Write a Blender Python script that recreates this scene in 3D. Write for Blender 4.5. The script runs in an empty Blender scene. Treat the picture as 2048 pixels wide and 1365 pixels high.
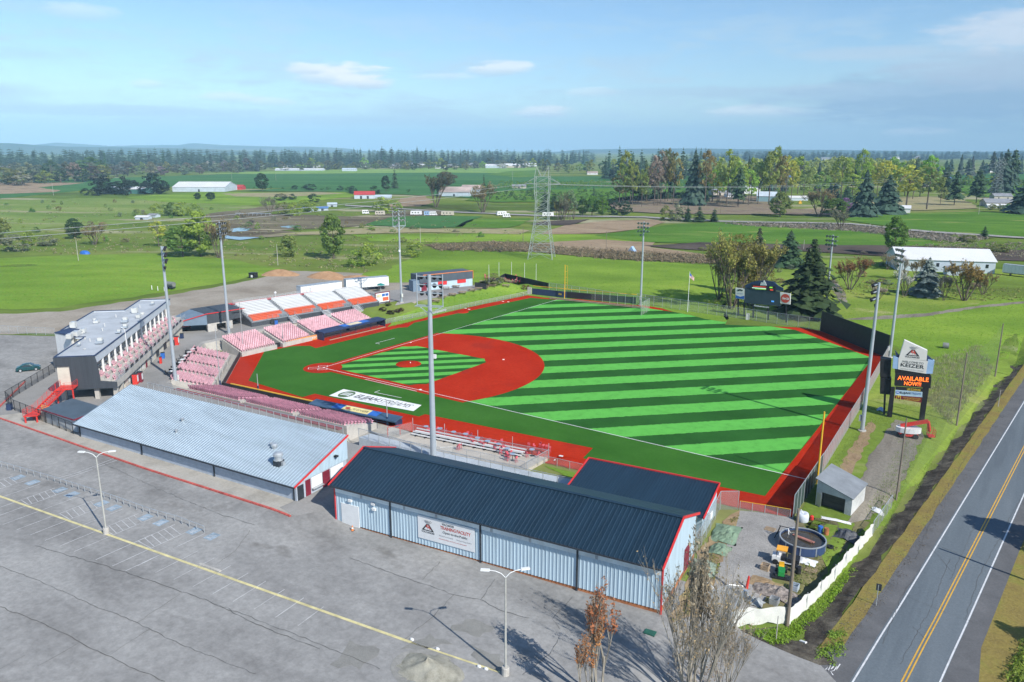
import bpy, bmesh, math, random
from mathutils import Vector, Matrix, noise as mnoise
from mathutils.geometry import tessellate_polygon
rnd = random.Random(7)
D = bpy.data
sc = bpy.context.scene
col = sc.collection
R = math.radians
# ---------------------------------------------------------------- camera (survey units: metres, origin at home plate,
# +x along the first base line, +y along the third base line)
CAM = Vector((123.56, -107.12, 45.10)); YAW, PITCH, ROLL, FL = R(124.9), R(-13.86), R(0.12), 1556.6
_f = Vector((math.cos(YAW)*math.cos(PITCH), math.sin(YAW)*math.cos(PITCH), math.sin(PITCH)))
_r = _f.cross(Vector((0, 0, 1))).normalized(); _u = _r.cross(_f)
_r, _u = _r*math.cos(ROLL)+_u*math.sin(ROLL), _u*math.cos(ROLL)-_r*math.sin(ROLL)
cd = D.cameras.new('camera'); cam = D.objects.new('camera', cd); col.objects.link(cam)
cam.matrix_world = Matrix(((_r.x, _u.x, -_f.x, CAM.x), (_r.y, _u.y, -_f.y, CAM.y), (_r.z, _u.z, -_f.z, CAM.z), (0, 0, 0, 1)))
cd.sensor_width = 36; cd.lens = 36*FL/2048; cd.clip_start = .5; cd.clip_end = 80000
sc.camera = cam

def sm(a, b, t):
    t = (t-a)/(b-a); t = 0 if t < 0 else 1 if t > 1 else t
    return t*t*(3-2*t)
def south_level(x, y=0):
    lot = 2.6-1.2*max(0, min(1, (x-5)/90)) - 1.1*sm(97.5, 104, x); t = sm(-52.5, -60, y)
    return t*lot+(1-t)*south_level0(x)
def south_level0(x):
    return 2.6 - 1.1*sm(50, 62, x) - .2*sm(75, 95, x) - 1.1*sm(97.5, 104, x)
def height(x, y):
    q = -.57*x+.82*y
    fade = 1-sm(108, 150, q)
    if y < 36: w = sm(-29.5, -31.5, x)
    else:
        xf = -19.3+(y-36)*.125
        w = sm(xf-.8, xf-11, x)*sm(108, 98, y) if y > 42 else max(sm(xf-.8, xf-11, x)*sm(36, 42, y), sm(-29.5, -31.5, x))
    w = max(w, sm(-36, -38.5, x+y))
    z = 2.6*w*fade if x < 0 or y > -17 else 0
    s = sm(-28.3, -29.8, y) if x < 38 else sm(-27.5, -32, y) if x < 66 else sm(-26, -34, y)
    z = max(z, s*south_level(x, y)*(fade if x < -20 else 1))
    # roadside ditch
    dx = x-(109.7+(y+20)*.0865)
    z -= .9*math.exp(-(dx/1.5)**2)*sm(-41, -36, y)
    return z
def ray(px, py): return _f*FL+_r*(px-1024)-_u*(py-682.5)
def at(px, py, z=None, dz=0):
    """ground point seen at a survey pixel (z: fixed level, else the terrain)"""
    d = ray(px, py)
    if z is not None: return CAM+d*((z-CAM.z)/d.z)
    zz = 0.
    for i in range(25):
        p = CAM+d*((zz-CAM.z)/d.z); zn = height(p.x, p.y)+dz
        if abs(zn-zz) < 1e-3: break
        zz = zz*.5+zn*.5
    return CAM+d*((zz-CAM.z)/d.z)
def hat(b, px, py):
    """level of the point above ground spot b seen at a survey pixel"""
    d = ray(px, py); t = ((b.x-CAM.x)*d.x+(b.y-CAM.y)*d.y)/(d.x*d.x+d.y*d.y)
    return CAM.z+t*d.z
def mpp(p): return (Vector(p)-CAM).dot(_f)/FL      # metres per survey pixel there

# ---------------------------------------------------------------- materials
def nt(m): return m.node_tree.nodes, m.node_tree.links
def ramp(N, stops):
    r = N.new('ShaderNodeValToRGB'); e = r.color_ramp.elements
    e[0].position, e[1].position = stops[0][0], stops[-1][0]
    e[0].color, e[1].color = (*stops[0][1], 1), (*stops[-1][1], 1)
    for p, c in stops[1:-1]: k = e.new(p); k.color = (*c, 1)
    return r
MATS = {}
def mat(name, c, rough=.7, var=.12, scale=.6, metal=0, bump=0, fine=0, streak=None, spec=.4):
    """painted or natural surface: base colour broken up by two noises (weathering)"""
    if name in MATS: return MATS[name]
    m = D.materials.new(name); m.use_nodes = True; N, L = nt(m); b = N['Principled BSDF']
    tc = N.new('ShaderNodeTexCoord'); mp = N.new('ShaderNodeMapping'); L.new(tc.outputs['Object'], mp.inputs[0])
    if streak: mp.inputs['Scale'].default_value = streak
    n1 = N.new('ShaderNodeTexNoise'); n1.inputs['Scale'].default_value = scale; n1.inputs['Detail'].default_value = 6
    n1.inputs['Roughness'].default_value = .65
    L.new(mp.outputs[0], n1.inputs[0])
    lo = tuple(max(0, v*(1-2.2*var)) for v in c); hi = tuple(min(1, v*(1+1.8*var)) for v in c)
    r = ramp(N, [(.25, lo), (.5, c), (.75, hi)]); L.new(n1.outputs[0], r.inputs[0]); out = r.outputs[0]
    if fine:
        n2 = N.new('ShaderNodeTexNoise'); n2.inputs['Scale'].default_value = scale*14; n2.inputs['Detail'].default_value = 4
        L.new(tc.outputs['Object'], n2.inputs[0])
        mx = N.new('ShaderNodeMix'); mx.data_type = 'RGBA'; mx.blend_type = 'OVERLAY'; mx.inputs[0].default_value = fine
        L.new(out, mx.inputs['A']); L.new(n2.outputs[0], mx.inputs['B']); out = mx.outputs['Result']
    L.new(out, b.inputs['Base Color'])
    b.inputs['Roughness'].default_value = rough; b.inputs['Metallic'].default_value = metal
    b.inputs['Specular IOR Level'].default_value = spec
    if bump:
        bp = N.new('ShaderNodeBump'); bp.inputs['Strength'].default_value = bump; bp.inputs['Distance'].default_value = .05
        n3 = N.new('ShaderNodeTexNoise'); n3.inputs['Scale'].default_value = scale*8; n3.inputs['Detail'].default_value = 5
        L.new(tc.outputs['Object'], n3.inputs[0]); L.new(n3.outputs[0], bp.inputs['Height']); L.new(bp.outputs[0], b.inputs['Normal'])
    MATS[name] = m; return m
def ground_mat(name, stops, scale, fine=.35, fscale=3., stretch=(1, 1, 1), bump=.4, rough=.95, rot=0, patch=None, band=0):
    """earth, grass or paving: a colour ramp over a broad noise, broken by finer ones"""
    if name in MATS: return MATS[name]
    m = D.materials.new(name); m.use_nodes = True; N, L = nt(m); b = N['Principled BSDF']
    tc = N.new('ShaderNodeTexCoord'); mp = N.new('ShaderNodeMapping'); mp.inputs['Scale'].default_value = stretch
    mp.inputs['Rotation'].default_value = (0, 0, rot); L.new(tc.outputs['Object'], mp.inputs[0])
    if band: mp.vector_type = 'TEXTURE'; mp.inputs['Scale'].default_value = (band, 1, 1); mp.inputs['Rotation'].default_value = (0, 0, .5)
    n1 = N.new('ShaderNodeTexNoise'); n1.inputs['Scale'].default_value = scale; n1.inputs['Detail'].default_value = 9
    n1.inputs['Roughness'].default_value = .62; n1.inputs['Distortion'].default_value = .35
    L.new(mp.outputs[0], n1.inputs[0])
    r = ramp(N, stops); L.new(n1.outputs[0], r.inputs[0]); out = r.outputs[0]
    if patch:      # (colour, scale, threshold): scattered patches of another ground
        pc, ps, pt = patch
        n4 = N.new('ShaderNodeTexNoise'); n4.inputs['Scale'].default_value = ps; n4.inputs['Detail'].default_value = 8
        L.new(mp.outputs[0], n4.inputs[0]); rr = ramp(N, [(pt, (0, 0, 0)), (pt+.08, (1, 1, 1))]); L.new(n4.outputs[0], rr.inputs[0])
        mx = N.new('ShaderNodeMix'); mx.data_type = 'RGBA'; L.new(rr.outputs[0], mx.inputs[0]); L.new(out, mx.inputs['A'])
        mx.inputs['B'].default_value = (*pc, 1); out = mx.outputs['Result']
    n2 = N.new('ShaderNodeTexNoise'); n2.inputs['Scale'].default_value = fscale; n2.inputs['Detail'].default_value = 6
    n2.inputs['Roughness'].default_value = .75
    L.new(tc.outputs['Object'], n2.inputs[0])
    mx = N.new('ShaderNodeMix'); mx.data_type = 'RGBA'; mx.blend_type = 'OVERLAY'; mx.inputs[0].default_value = fine
    L.new(out, mx.inputs['A']); L.new(n2.outputs[0], mx.inputs['B'])
    L.new(mx.outputs['Result'], b.inputs['Base Color']); b.inputs['Roughness'].default_value = rough
    b.inputs['Specular IOR Level'].default_value = .0
    if bump:
        bp = N.new('ShaderNodeBump'); bp.inputs['Strength'].default_value = bump; bp.inputs['Distance'].default_value = .15
        L.new(n2.outputs[0], bp.inputs['Height']); L.new(bp.outputs[0], b.inputs['Normal'])
    MATS[name] = m; return m
def leaf_mat(name, trans=.25, var=.35):
    """foliage: the plant's own colour (object colour) varied leaf by leaf and clump by clump"""
    m = D.materials.new(name); m.use_nodes = True; N, L = nt(m); b = N['Principled BSDF']
    oi = N.new('ShaderNodeObjectInfo'); g = N.new('ShaderNodeNewGeometry'); tc = N.new('ShaderNodeTexCoord')
    n = N.new('ShaderNodeTexNoise'); n.inputs['Scale'].default_value = 2.2; n.inputs['Detail'].default_value = 3; L.new(tc.outputs['Generated'], n.inputs[0])
    ad = N.new('ShaderNodeMath'); ad.operation = 'ADD'; L.new(g.outputs['Random Per Island'], ad.inputs[0]); L.new(n.outputs[0], ad.inputs[1])
    mr = N.new('ShaderNodeMapRange'); mr.inputs[1].default_value = .2; mr.inputs[2].default_value = 1.5
    mr.inputs[3].default_value = 1.28*(1-var*1.3); mr.inputs[4].default_value = 1.28*(1+var*1.3); L.new(ad.outputs[0], mr.inputs[0])
    hs = N.new('ShaderNodeHueSaturation'); L.new(oi.outputs['Color'], hs.inputs['Color']); L.new(mr.outputs[0], hs.inputs['Value'])
    mh = N.new('ShaderNodeMapRange'); mh.inputs[3].default_value = .49; mh.inputs[4].default_value = .512
    L.new(oi.outputs['Random'], mh.inputs[0]); L.new(mh.outputs[0], hs.inputs['Hue'])
    L.new(hs.outputs[0], b.inputs['Base Color']); b.inputs['Roughness'].default_value = .6; b.inputs['Specular IOR Level'].default_value = .25
    t = N.new('ShaderNodeBsdfTranslucent'); L.new(hs.outputs[0], t.inputs[0])
    ms = N.new('ShaderNodeMixShader'); ms.inputs[0].default_value = trans
    L.new(b.outputs[0], ms.inputs[1]); L.new(t.outputs[0], ms.inputs[2]); L.new(ms.outputs[0], N['Material Output'].inputs[0])
    MATS[name] = m; return m
def wire_mat(name, c, cover):
    """woven wire or netting: threads far finer than a picture element, so a mix of thread and gap"""
    if name in MATS: return MATS[name]
    m = D.materials.new(name); m.use_nodes = True; N, L = nt(m); b = N['Principled BSDF']
    b.inputs['Base Color'].default_value = (*c, 1); b.inputs['Roughness'].default_value = .6
    t = N.new('ShaderNodeBsdfTransparent'); ms = N.new('ShaderNodeMixShader')
    tc = N.new('ShaderNodeTexCoord'); n = N.new('ShaderNodeTexNoise'); n.inputs['Scale'].default_value = .8; n.inputs['Detail'].default_value = 4
    L.new(tc.outputs['Object'], n.inputs[0]); mr = N.new('ShaderNodeMapRange'); mr.inputs[3].default_value = cover*.7; mr.inputs[4].default_value = cover*1.3
    L.new(n.outputs[0], mr.inputs[0]); L.new(mr.outputs[0], ms.inputs[0])
    L.new(t.outputs[0], ms.inputs[1]); L.new(b.outputs[0], ms.inputs[2]); L.new(ms.outputs[0], N['Material Output'].inputs[0])
    MATS[name] = m; return m
def glow_mat(name, c, s):
    m = D.materials.new(name); m.use_nodes = True; b = m.node_tree.nodes['Principled BSDF']
    b.inputs['Base Color'].default_value = (*c, 1); b.inputs['Emission Color'].default_value = (*c, 1); b.inputs['Emission Strength'].default_value = s
    MATS[name] = m; return m

# ---------------------------------------------------------------- mesh building
ORG = {}
class MB:
    def __init__(s): s.v = []; s.f = []; s.m = []
    def add(s, vs, fs, mi=0):
        o = len(s.v); s.v += [tuple(v) for v in vs]; s.f += [tuple(i+o for i in f) for f in fs]; s.m += [mi]*len(fs); return s
    def box(s, x0, x1, y0, y1, z0, z1, mi=0):
        return s.hexa([(x0, y0, z0), (x1, y0, z0), (x1, y1, z0), (x0, y1, z0)], [(x0, y0, z1), (x1, y0, z1), (x1, y1, z1), (x0, y1, z1)], mi)
    def hexa(s, b, t, mi=0):
        n = len(b)
        return s.add(list(b)+list(t), [tuple(range(n-1, -1, -1)), tuple(range(n, 2*n))]+[(i, (i+1) % n, n+(i+1) % n, n+i) for i in range(n)], mi)
    def obox(s, c, l, rz=0, mi=0):
        """centre of the bottom face, size, turn"""
        ca, sa = math.cos(rz), math.sin(rz); x, y, z = c
        q = [(x+a*l[0]/2*ca-b*l[1]/2*sa, y+a*l[0]/2*sa+b*l[1]/2*ca) for a, b in ((-1, -1), (1, -1), (1, 1), (-1, 1))]
        return s.hexa([(*k, z) for k in q], [(*k, z+l[2]) for k in q], mi)
    def prism(s, poly, z0, z1, mi=0):
        return s.hexa([(p[0], p[1], z0) for p in poly], [(p[0], p[1], z1) for p in poly], mi)
    def extr(s, poly, vec, mi=0):
        vec = Vector(vec); return s.hexa([Vector(p) for p in poly], [Vector(p)+vec for p in poly], mi)
    def beam(s, p, q, w, h=None, mi=0):
        p = Vector(p); q = Vector(q); h = h or w; d = (q-p).normalized()
        a = d.cross(Vector((0, 0, 1))); a = a.normalized() if a.length > 1e-4 else Vector((1, 0, 0)); b = a.cross(d)
        k = [a*x*w/2+b*y*h/2 for x, y in ((-1, -1), (1, -1), (1, 1), (-1, 1))]
        return s.hexa([p+i for i in k], [q+i for i in k], mi)
    def tube(s, p, q, r0, r1=None, n=8, mi=0):
        p = Vector(p); q = Vector(q); r1 = r0 if r1 is None else r1; d = (q-p).normalized()
        a = d.cross(Vector((0, 0, 1))); a = a.normalized() if a.length > 1e-4 else Vector((1, 0, 0)); b = a.cross(d)
        ring = [(a*math.cos(t)+b*math.sin(t)) for t in (2*math.pi*i/n for i in range(n))]
        return s.hexa([p+k*r0 for k in ring], [q+k*r1 for k in ring], mi)
    def path(s, pts, r, n=6, mi=0):
        for a, b in zip(pts, pts[1:]): s.tube(a, b, r if not callable(r) else r(a), None, n, mi)
        return s
    def quad(s, a, b, c, d, mi=0): return s.add([a, b, c, d], [(0, 1, 2, 3)], mi)
    def lathe(s, c, prof, n=12, mi=0):
        """profile of (radius, height) turned about a vertical axis through c"""
        vs = []; k = len(prof)
        for i in range(n):
            t = 2*math.pi*i/n; vs += [(c[0]+r*math.cos(t), c[1]+r*math.sin(t), c[2]+z) for r, z in prof]
        fs = [(i*k+j, ((i+1) % n)*k+j, ((i+1) % n)*k+j+1, i*k+j+1) for i in range(n) for j in range(k-1)]
        return s.add(vs, fs, mi)
    def ball(s, c, r, n=10, mi=0):
        r = (r, r, r) if not hasattr(r, '__len__') else r; m = max(4, n//2+1); vs = []
        for j in range(m+1):
            p = math.pi*j/m
            for i in range(n): t = 2*math.pi*i/n; vs.append((c[0]+r[0]*math.sin(p)*math.cos(t), c[1]+r[1]*math.sin(p)*math.sin(t), c[2]+r[2]*math.cos(p)))
        return s.add(vs, [(j*n+i, (j+1)*n+i, (j+1)*n+(i+1) % n, j*n+(i+1) % n) for j in range(m) for i in range(n)], mi)
    def ribbed(s, o, u, v, nrib, depth, mi=0, flat=.62, th=.05):
        """sheet of ribbed metal: corner o, u across the ribs, v along them, ribs standing out by depth"""
        o = Vector(o); u = Vector(u); v = Vector(v); nn = u.cross(v).normalized(); prof = []
        for i in range(nrib):
            for a, d in ((0, 0), (flat, 0), (flat+.1, depth), (.9, depth)): prof.append(((i+a)/nrib, d))
        prof.append((1, 0)); vs = []
        for t, d in prof: vs += [o+u*t+nn*d, o+u*t+nn*d+v]
        s.add(vs, [(2*i, 2*i+2, 2*i+3, 2*i+1) for i in range(len(prof)-1)], mi)
        return s.hexa([o-nn*th, o+u-nn*th, o+u+v-nn*th, o+v-nn*th], [o-nn*.004, o+u-nn*.004, o+u+v-nn*.004, o+v-nn*.004], mi)
    def fit(s):
        """scale a plant to 10 high and 6 wide"""
        zt = sorted(v[2] for v in s.v)[int(len(s.v)*.995)]; rr = sorted(math.hypot(v[0], v[1]) for v in s.v)[int(len(s.v)*.97)]
        s.v = [(x*3/rr, y*3/rr, z*10/zt) for x, y, z in s.v]; return s
    def mesh(s, name, mats, org=(0, 0, 0), smooth=False):
        me = D.meshes.new(name); ox, oy, oz = org
        me.from_pydata([(a-ox, b-oy, c-oz) for a, b, c in s.v], [], s.f)
        for m in (mats if isinstance(mats, (list, tuple)) else [mats]): me.materials.append(MATS[m] if isinstance(m, str) else m)
        me.polygons.foreach_set('material_index', s.m)
        if smooth: me.polygons.foreach_set('use_smooth', [True]*len(me.polygons))
        me.update(); return me
    def build(s, name, mats, parent=None, loc=None, smooth=False):
        """one mesh object; points given in world space, or in the parent thing's frame"""
        org = ORG.get(parent.name, (0, 0, 0)) if parent else (loc or (0, 0, 0))
        o = D.objects.new(name, s.mesh(name, mats, org, smooth)); col.objects.link(o)
        if parent: o.parent = parent; ORG[o.name] = org
        else: o.location = org; ORG[o.name] = tuple(org)
        return o
def tag(o, label=None, cat=None, group=None, kind=None):
    if label: o['label'] = label
    if cat: o['category'] = cat
    if group: o['group'] = group
    if kind: o['kind'] = kind
    return o
def thing(name, label, cat, loc=(0, 0, 0), group=None, local=False):
    """an Empty at a thing's base; parts are built in world space unless local"""
    o = D.objects.new(name, None); col.objects.link(o); o.location = loc; o.empty_display_size = .3
    ORG[o.name] = (0, 0, 0) if local else tuple(loc)
    return tag(o, label, cat, group)
def dup(root, loc, rz=0, label=None, group=None, s=None):
    r = root.copy(); col.objects.link(r); r.location = loc; r.rotation_euler = (0, 0, rz)
    if s: r.scale = (s, s, s) if not hasattr(s, '__len__') else s
    if label: r['label'] = label
    if group: r['group'] = group
    for ch in root.children:
        c = ch.copy(); col.objects.link(c); c.parent = r
        for g in ch.children: d = g.copy(); col.objects.link(d); d.parent = c
    return r
def struct(o): o['kind'] = 'structure'; return o
_txt = {}
def lettering(parent, text, o, u, v, size, m, width=None, name='lettering', shear=0, bold=.0):
    """a line of type: o = centre of the baseline, u/v = unit directions of reading and of height"""
    k = (text, bold)
    if k not in _txt:
        c = D.curves.new('type', 'FONT'); c.body = text; c.align_x = 'CENTER'; c.resolution_u = 2; c.offset = bold; c.space_word = .55
        ob = D.objects.new('type', c); col.objects.link(ob); dg = bpy.context.evaluated_depsgraph_get()
        me = D.meshes.new_from_object(ob.evaluated_get(dg)); _txt[k] = ([tuple(q.co) for q in me.vertices], [tuple(p.vertices) for p in me.polygons])
        D.objects.remove(ob); D.meshes.remove(me); D.curves.remove(c)
    vs, fs = _txt[k]; xs = [q[0] for q in vs]; w = max(xs)-min(xs); cx = (max(xs)+min(xs))/2
    sx = size/.72 if width is None else width/w; sy = size/.72
    o = Vector(o); u = Vector(u); v = Vector(v)
    b = MB(); b.add([o+u*((q[0]-cx)*sx+shear*q[1]*sy)+v*(q[1]*sy) for q in vs], fs)
    return b.build(name, m, parent)
def drape(name, poly, m, off=.03, step=1.5, lvl=None):
    """a sheet lying on the ground inside a plan outline"""
    bm = bmesh.new(); V = [bm.verts.new((p[0], p[1], 0)) for p in poly]
    for t in tessellate_polygon([[Vector((p[0], p[1], 0)) for p in poly]]):
        try: bm.faces.new([V[i] for i in t])
        except ValueError: pass
    if lvl is None:
        for ax in (0, 1):
            lo = min(p[ax] for p in poly); hi = max(p[ax] for p in poly); k = math.ceil(lo/step)
            while k*step < hi:
                n = (1, 0, 0) if ax == 0 else (0, 1, 0)
                bmesh.ops.bisect_plane(bm, geom=bm.verts[:]+bm.edges[:]+bm.faces[:], plane_co=tuple(k*step*i for i in n), plane_no=n); k += 1
    for v in bm.verts: v.co.z = (height(v.co.x, v.co.y) if lvl is None else lvl)+off
    bm.normal_update(); fl = [f for f in bm.faces if f.normal.z < 0]
    if fl: bmesh.ops.reverse_faces(bm, faces=fl)
    me = D.meshes.new(name); bm.to_mesh(me); bm.free(); me.materials.append(MATS[m] if isinstance(m, str) else m)
    o = D.objects.new(name, me); col.objects.link(o); ORG[o.name] = (0, 0, 0); return struct(o)
def pxpoly(pts): return [at(*p).to_2d() for p in pts]
def ragged(poly, seg=2.5, amp=.5, seed=0):
    """an outline with the wandering edge of worn ground"""
    out = []; r = random.Random(seed)
    for a, b in zip(poly, poly[1:]+poly[:1]):
        a = Vector(a[:2]); b = Vector(b[:2]); n = max(1, int((b-a).length/seg)); t = (b-a).normalized() if (b-a).length else Vector((1, 0)); p = Vector((-t.y, t.x))
        for i in range(n): out.append(a+(b-a)*i/n+p*(r.uniform(-amp, amp) if i else 0))
    return out
def line_strip(a, b, w):
    a = Vector(a[:2]); b = Vector(b[:2]); t = (b-a).normalized(); p = Vector((-t.y, t.x))*w/2
    return [a-p, b-p, b+p, a+p]
# ---------------------------------------------------------------- sky, sun, air
SUN_AZ, SUN_EL = R(-15.2), R(38.4)
w = D.worlds.new('World'); sc.world = w; w.use_nodes = True; N, L = w.node_tree.nodes, w.node_tree.links
bg = N['Background']; bg.inputs[1].default_value = .095
sky = N.new('ShaderNodeTexSky'); sky.sky_type = 'NISHITA'; sky.sun_disc = False; sky.sun_elevation = SUN_EL
sky.sun_rotation = math.pi/2-SUN_AZ; sky.altitude = 50; sky.air_density = 1.0; sky.dust_density = .35; sky.ozone_density = 2.2
tc = N.new('ShaderNodeTexCoord'); sx = N.new('ShaderNodeSeparateXYZ'); L.new(tc.outputs['Generated'], sx.inputs[0])
def mth(op, a, b=None, c=None):
    n = N.new('ShaderNodeMath'); n.operation = op
    for i, v in enumerate((a, b, c)):
        if v is None: continue
        if isinstance(v, (int, float)): n.inputs[i].default_value = v
        else: L.new(v, n.inputs[i])
    return n.outputs[0]
# compass angle (from the centre of view, to the right) and elevation of a sky direction
az = mth('SUBTRACT', YAW, mth('ARCTAN2', sx.outputs[1], sx.outputs[0])); el = mth('ARCSINE', sx.outputs[2])
cv = N.new('ShaderNodeCombineXYZ'); L.new(mth('MULTIPLY', az, 9.), cv.inputs[0]); L.new(mth('MULTIPLY', el, 42.), cv.inputs[1])
cv.inputs[2].default_value = 3.7
def noise_tex(scale, detail, rough=.6, vec=cv.outputs[0], dist=0.):
    n = N.new('ShaderNodeTexNoise'); n.inputs['Scale'].default_value = scale; n.inputs['Detail'].default_value = detail
    n.inputs['Roughness'].default_value = rough; n.inputs['Distortion'].default_value = dist; L.new(vec, n.inputs[0]); return n.outputs[0]
n_big = noise_tex(.55, 8, .55, dist=.2); n_fine = noise_tex(2.6, 9, .62, dist=.3)
def band(v, lo, hi, a=0., b=1.):
    n = N.new('ShaderNodeMapRange'); n.interpolation_type = 'SMOOTHSTEP'
    for i, k in enumerate((lo, hi, a, b)): n.inputs[i+1].default_value = k
    L.new(v, n.inputs[0]); return n.outputs[0]
# thin veil and streaks of cloud, thickest in the middle of the sky
cover = mth('ADD', mth('MULTIPLY', n_big, .58), mth('MULTIPLY', n_fine, .42))
elmid = mth('MULTIPLY', band(el, .005, .04), band(el, .19, .09))
veil = mth('MULTIPLY', band(cover, .45, .63), mth('ADD', mth('MULTIPLY', elmid, .62), .05))
def puff(px, py, rx, ry, amp, soft=.9):
    """one cumulus: an ellipse of sky eaten into by the noise"""
    a0 = math.atan((px-1024)/FL); e0 = (297-py)/FL*.97
    x = mth('DIVIDE', mth('SUBTRACT', az, a0), rx/FL); y = mth('DIVIDE', mth('SUBTRACT', el, e0), ry/FL)
    d = mth('ADD', mth('MULTIPLY', x, x), mth('MULTIPLY', y, y))
    return mth('MULTIPLY', band(mth('ADD', d, mth('MULTIPLY', mth('SUBTRACT', n_fine, .5), 3.4)), 1.0+soft*.3, .15), amp), y
def mix(a, b, f):
    m = N.new('ShaderNodeMix'); m.data_type = 'RGBA'; L.new(f, m.inputs[0])
    for i, v in ((6, a), (7, b)):
        if isinstance(v, tuple): m.inputs[i].default_value = (*v, 1)
        else: L.new(v, m.inputs[i])
    return m.outputs[2]
CLOUD_W, CLOUD_G = (8.9, 9.2, 9.3), (5.2, 6.6, 7.8)
tint = N.new('ShaderNodeMix'); tint.data_type = 'RGBA'; tint.blend_type = 'MULTIPLY'; tint.inputs[0].default_value = 1
L.new(sky.outputs[0], tint.inputs[6]); tint.inputs[7].default_value = (.98, 1.14, 1.28, 1)
skyc = mix(tint.outputs[2], (3.9, 6.1, 7.9), mth('MULTIPLY', band(el, .07, 0), .75))
skyc = mix(skyc, (5.0, 6.5, 7.7), veil)
for px, py, rx, ry, amp in ((690, 160, 95, 22, 1.), (735, 172, 62, 17, 1.), (625, 150, 40, 12, .8), (1000, 145, 62, 15, .75), (1085, 226, 62, 14, .85), (480, 205, 60, 10, .5), (560, 212, 50, 8, .45), (1500, 228, 110, 13, .7), (1180, 190, 60, 10, .35), (330, 185, 30, 8, .4), (1810, 266, 60, 9, .6), (890, 160, 60, 8, .35), (1620, 190, 90, 10, .3), (215, 70, 60, 16, .35)):
    f, y = puff(px, py, rx, ry, amp); tone = mix(CLOUD_G, CLOUD_W, band(y, -.9, .35)); skyc = mix(skyc, tone, f)
for px, py, rx, ry, amp, c in ((1900, 212, 290, 44, .9, (3.0, 4.4, 6.1)), (1980, 165, 190, 30, .75, (4.6, 5.6, 6.9)), (1990, 105, 130, 32, .8, (6.6, 7.3, 8.2)), (1600, 195, 200, 14, .6, (4.3, 5.8, 7.2)), (1350, 190, 150, 9, .5, (4.5, 5.9, 7.3)), (250, 232, 260, 9, .6, (4.6, 5.9, 7.2)), (700, 245, 300, 9, .5, (4.7, 6, 7.3)), (1700, 130, 130, 10, .5, (5.2, 6.3, 7.5)), (820, 222, 60, 14, .3, (4.4, 5.6, 7.)), (60, 145, 90, 10, .3, (4.4, 5.8, 7.4)), (1240, 135, 70, 12, .3, (4.8, 6, 7.4)), (20, 205, 90, 10, .35, (4.6, 5.9, 7.3))):
    f, y = puff(px, py, rx, ry, amp, 2.2); skyc = mix(skyc, c, f)
L.new(skyc, bg.inputs[0])
sl = D.lights.new('sun', 'SUN'); so = D.objects.new('sun', sl); col.objects.link(so)
sl.energy = 4.9; sl.angle = R(.53); sl.color = (1, .955, .88)
so.rotation_euler = Vector((math.cos(SUN_AZ)*math.cos(SUN_EL), math.sin(SUN_AZ)*math.cos(SUN_EL), math.sin(SUN_EL))).to_track_quat('Z', 'Y').to_euler()
so.location = (60, -40, 120)
sc.view_settings.view_transform = 'Standard'; sc.view_settings.look = 'None'; sc.view_settings.gamma = 1; sc.view_settings.exposure = .3
sc.cycles.max_bounces = 6; sc.cycles.diffuse_bounces = 2; sc.cycles.glossy_bounces = 2; sc.cycles.transmission_bounces = 2
sc.cycles.transparent_max_bounces = 10; sc.cycles.volume_bounces = 0; sc.cycles.caustics_reflective = False; sc.cycles.caustics_refractive = False
sc.cycles.sample_clamp_indirect = 4
HZ = D.materials.new('haze'); HZ.use_nodes = True; N, L = nt(HZ); N.remove(N['Principled BSDF'])
pv = N.new('ShaderNodeVolumePrincipled'); pv.inputs['Color'].default_value = (.44, .75, 1, 1); pv.inputs['Density'].default_value = 1.05e-4
pv.inputs['Anisotropy'].default_value = -.3; L.new(pv.outputs[0], N['Material Output'].inputs['Volume'])
b = MB(); b.box(-14000, 5500, -700, 14000, -4, 420); MATS['haze'] = HZ
hz = b.build('haze', 'haze'); hz['kind'] = 'stuff'
hz['label'] = 'thin blue air over the whole plain'; hz['category'] = 'haze'

# ---------------------------------------------------------------- ground colours
G_MEADOW = ground_mat('meadow', [(.22, (.10, .115, .035)), (.40, (.13, .19, .035)), (.52, (.18, .26, .045)), (.64, (.24, .30, .06)), (.8, (.30, .26, .12))], .03, .5, .9, bump=.6, band=2.5, patch=((.36, .34, .16), .06, .64))
G_GREEN = ground_mat('bright grass', [(.25, (.10, .17, .022)), (.45, (.15, .25, .035)), (.6, (.21, .32, .045)), (.8, (.30, .33, .07))], .03, .55, 1.1, bump=.7, band=2)
G_LUSH = ground_mat('lush grass', [(.25, (.06, .13, .02)), (.5, (.09, .19, .03)), (.75, (.15, .25, .04))], .045, .55, .8, bump=.7, band=3, patch=((.22, .26, .08), .07, .6))
G_PLAIN = ground_mat('plain', [(.28, (.07, .085, .03)), (.42, (.10, .16, .03)), (.55, (.16, .21, .045)), (.7, (.22, .21, .09)), (.82, (.28, .23, .14))], .012, .5, .12, bump=.3, patch=((.33, .31, .20), .022, .56), band=4)
G_OLIVE = ground_mat('pasture', [(.25, (.10, .17, .035)), (.5, (.17, .24, .06)), (.75, (.27, .29, .11))], .02, .45, .2, bump=.2, patch=((.30, .28, .17), .03, .58), band=4)
G_CROP = ground_mat('crop', [(.25, (.04, .12, .04)), (.5, (.06, .155, .05)), (.8, (.09, .19, .06))], .02, .4, .1, bump=.1, band=8)
G_LIME = ground_mat('light crop', [(.25, (.13, .25, .05)), (.5, (.19, .31, .075)), (.8, (.26, .36, .11))], .01, .3, .08, bump=.1)
G_TILLED = ground_mat('tilled earth', [(.25, (.20, .145, .095)), (.5, (.30, .225, .15)), (.8, (.38, .31, .21))], .03, .4, .3, stretch=(1, 3, 1), rot=.6)
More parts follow.
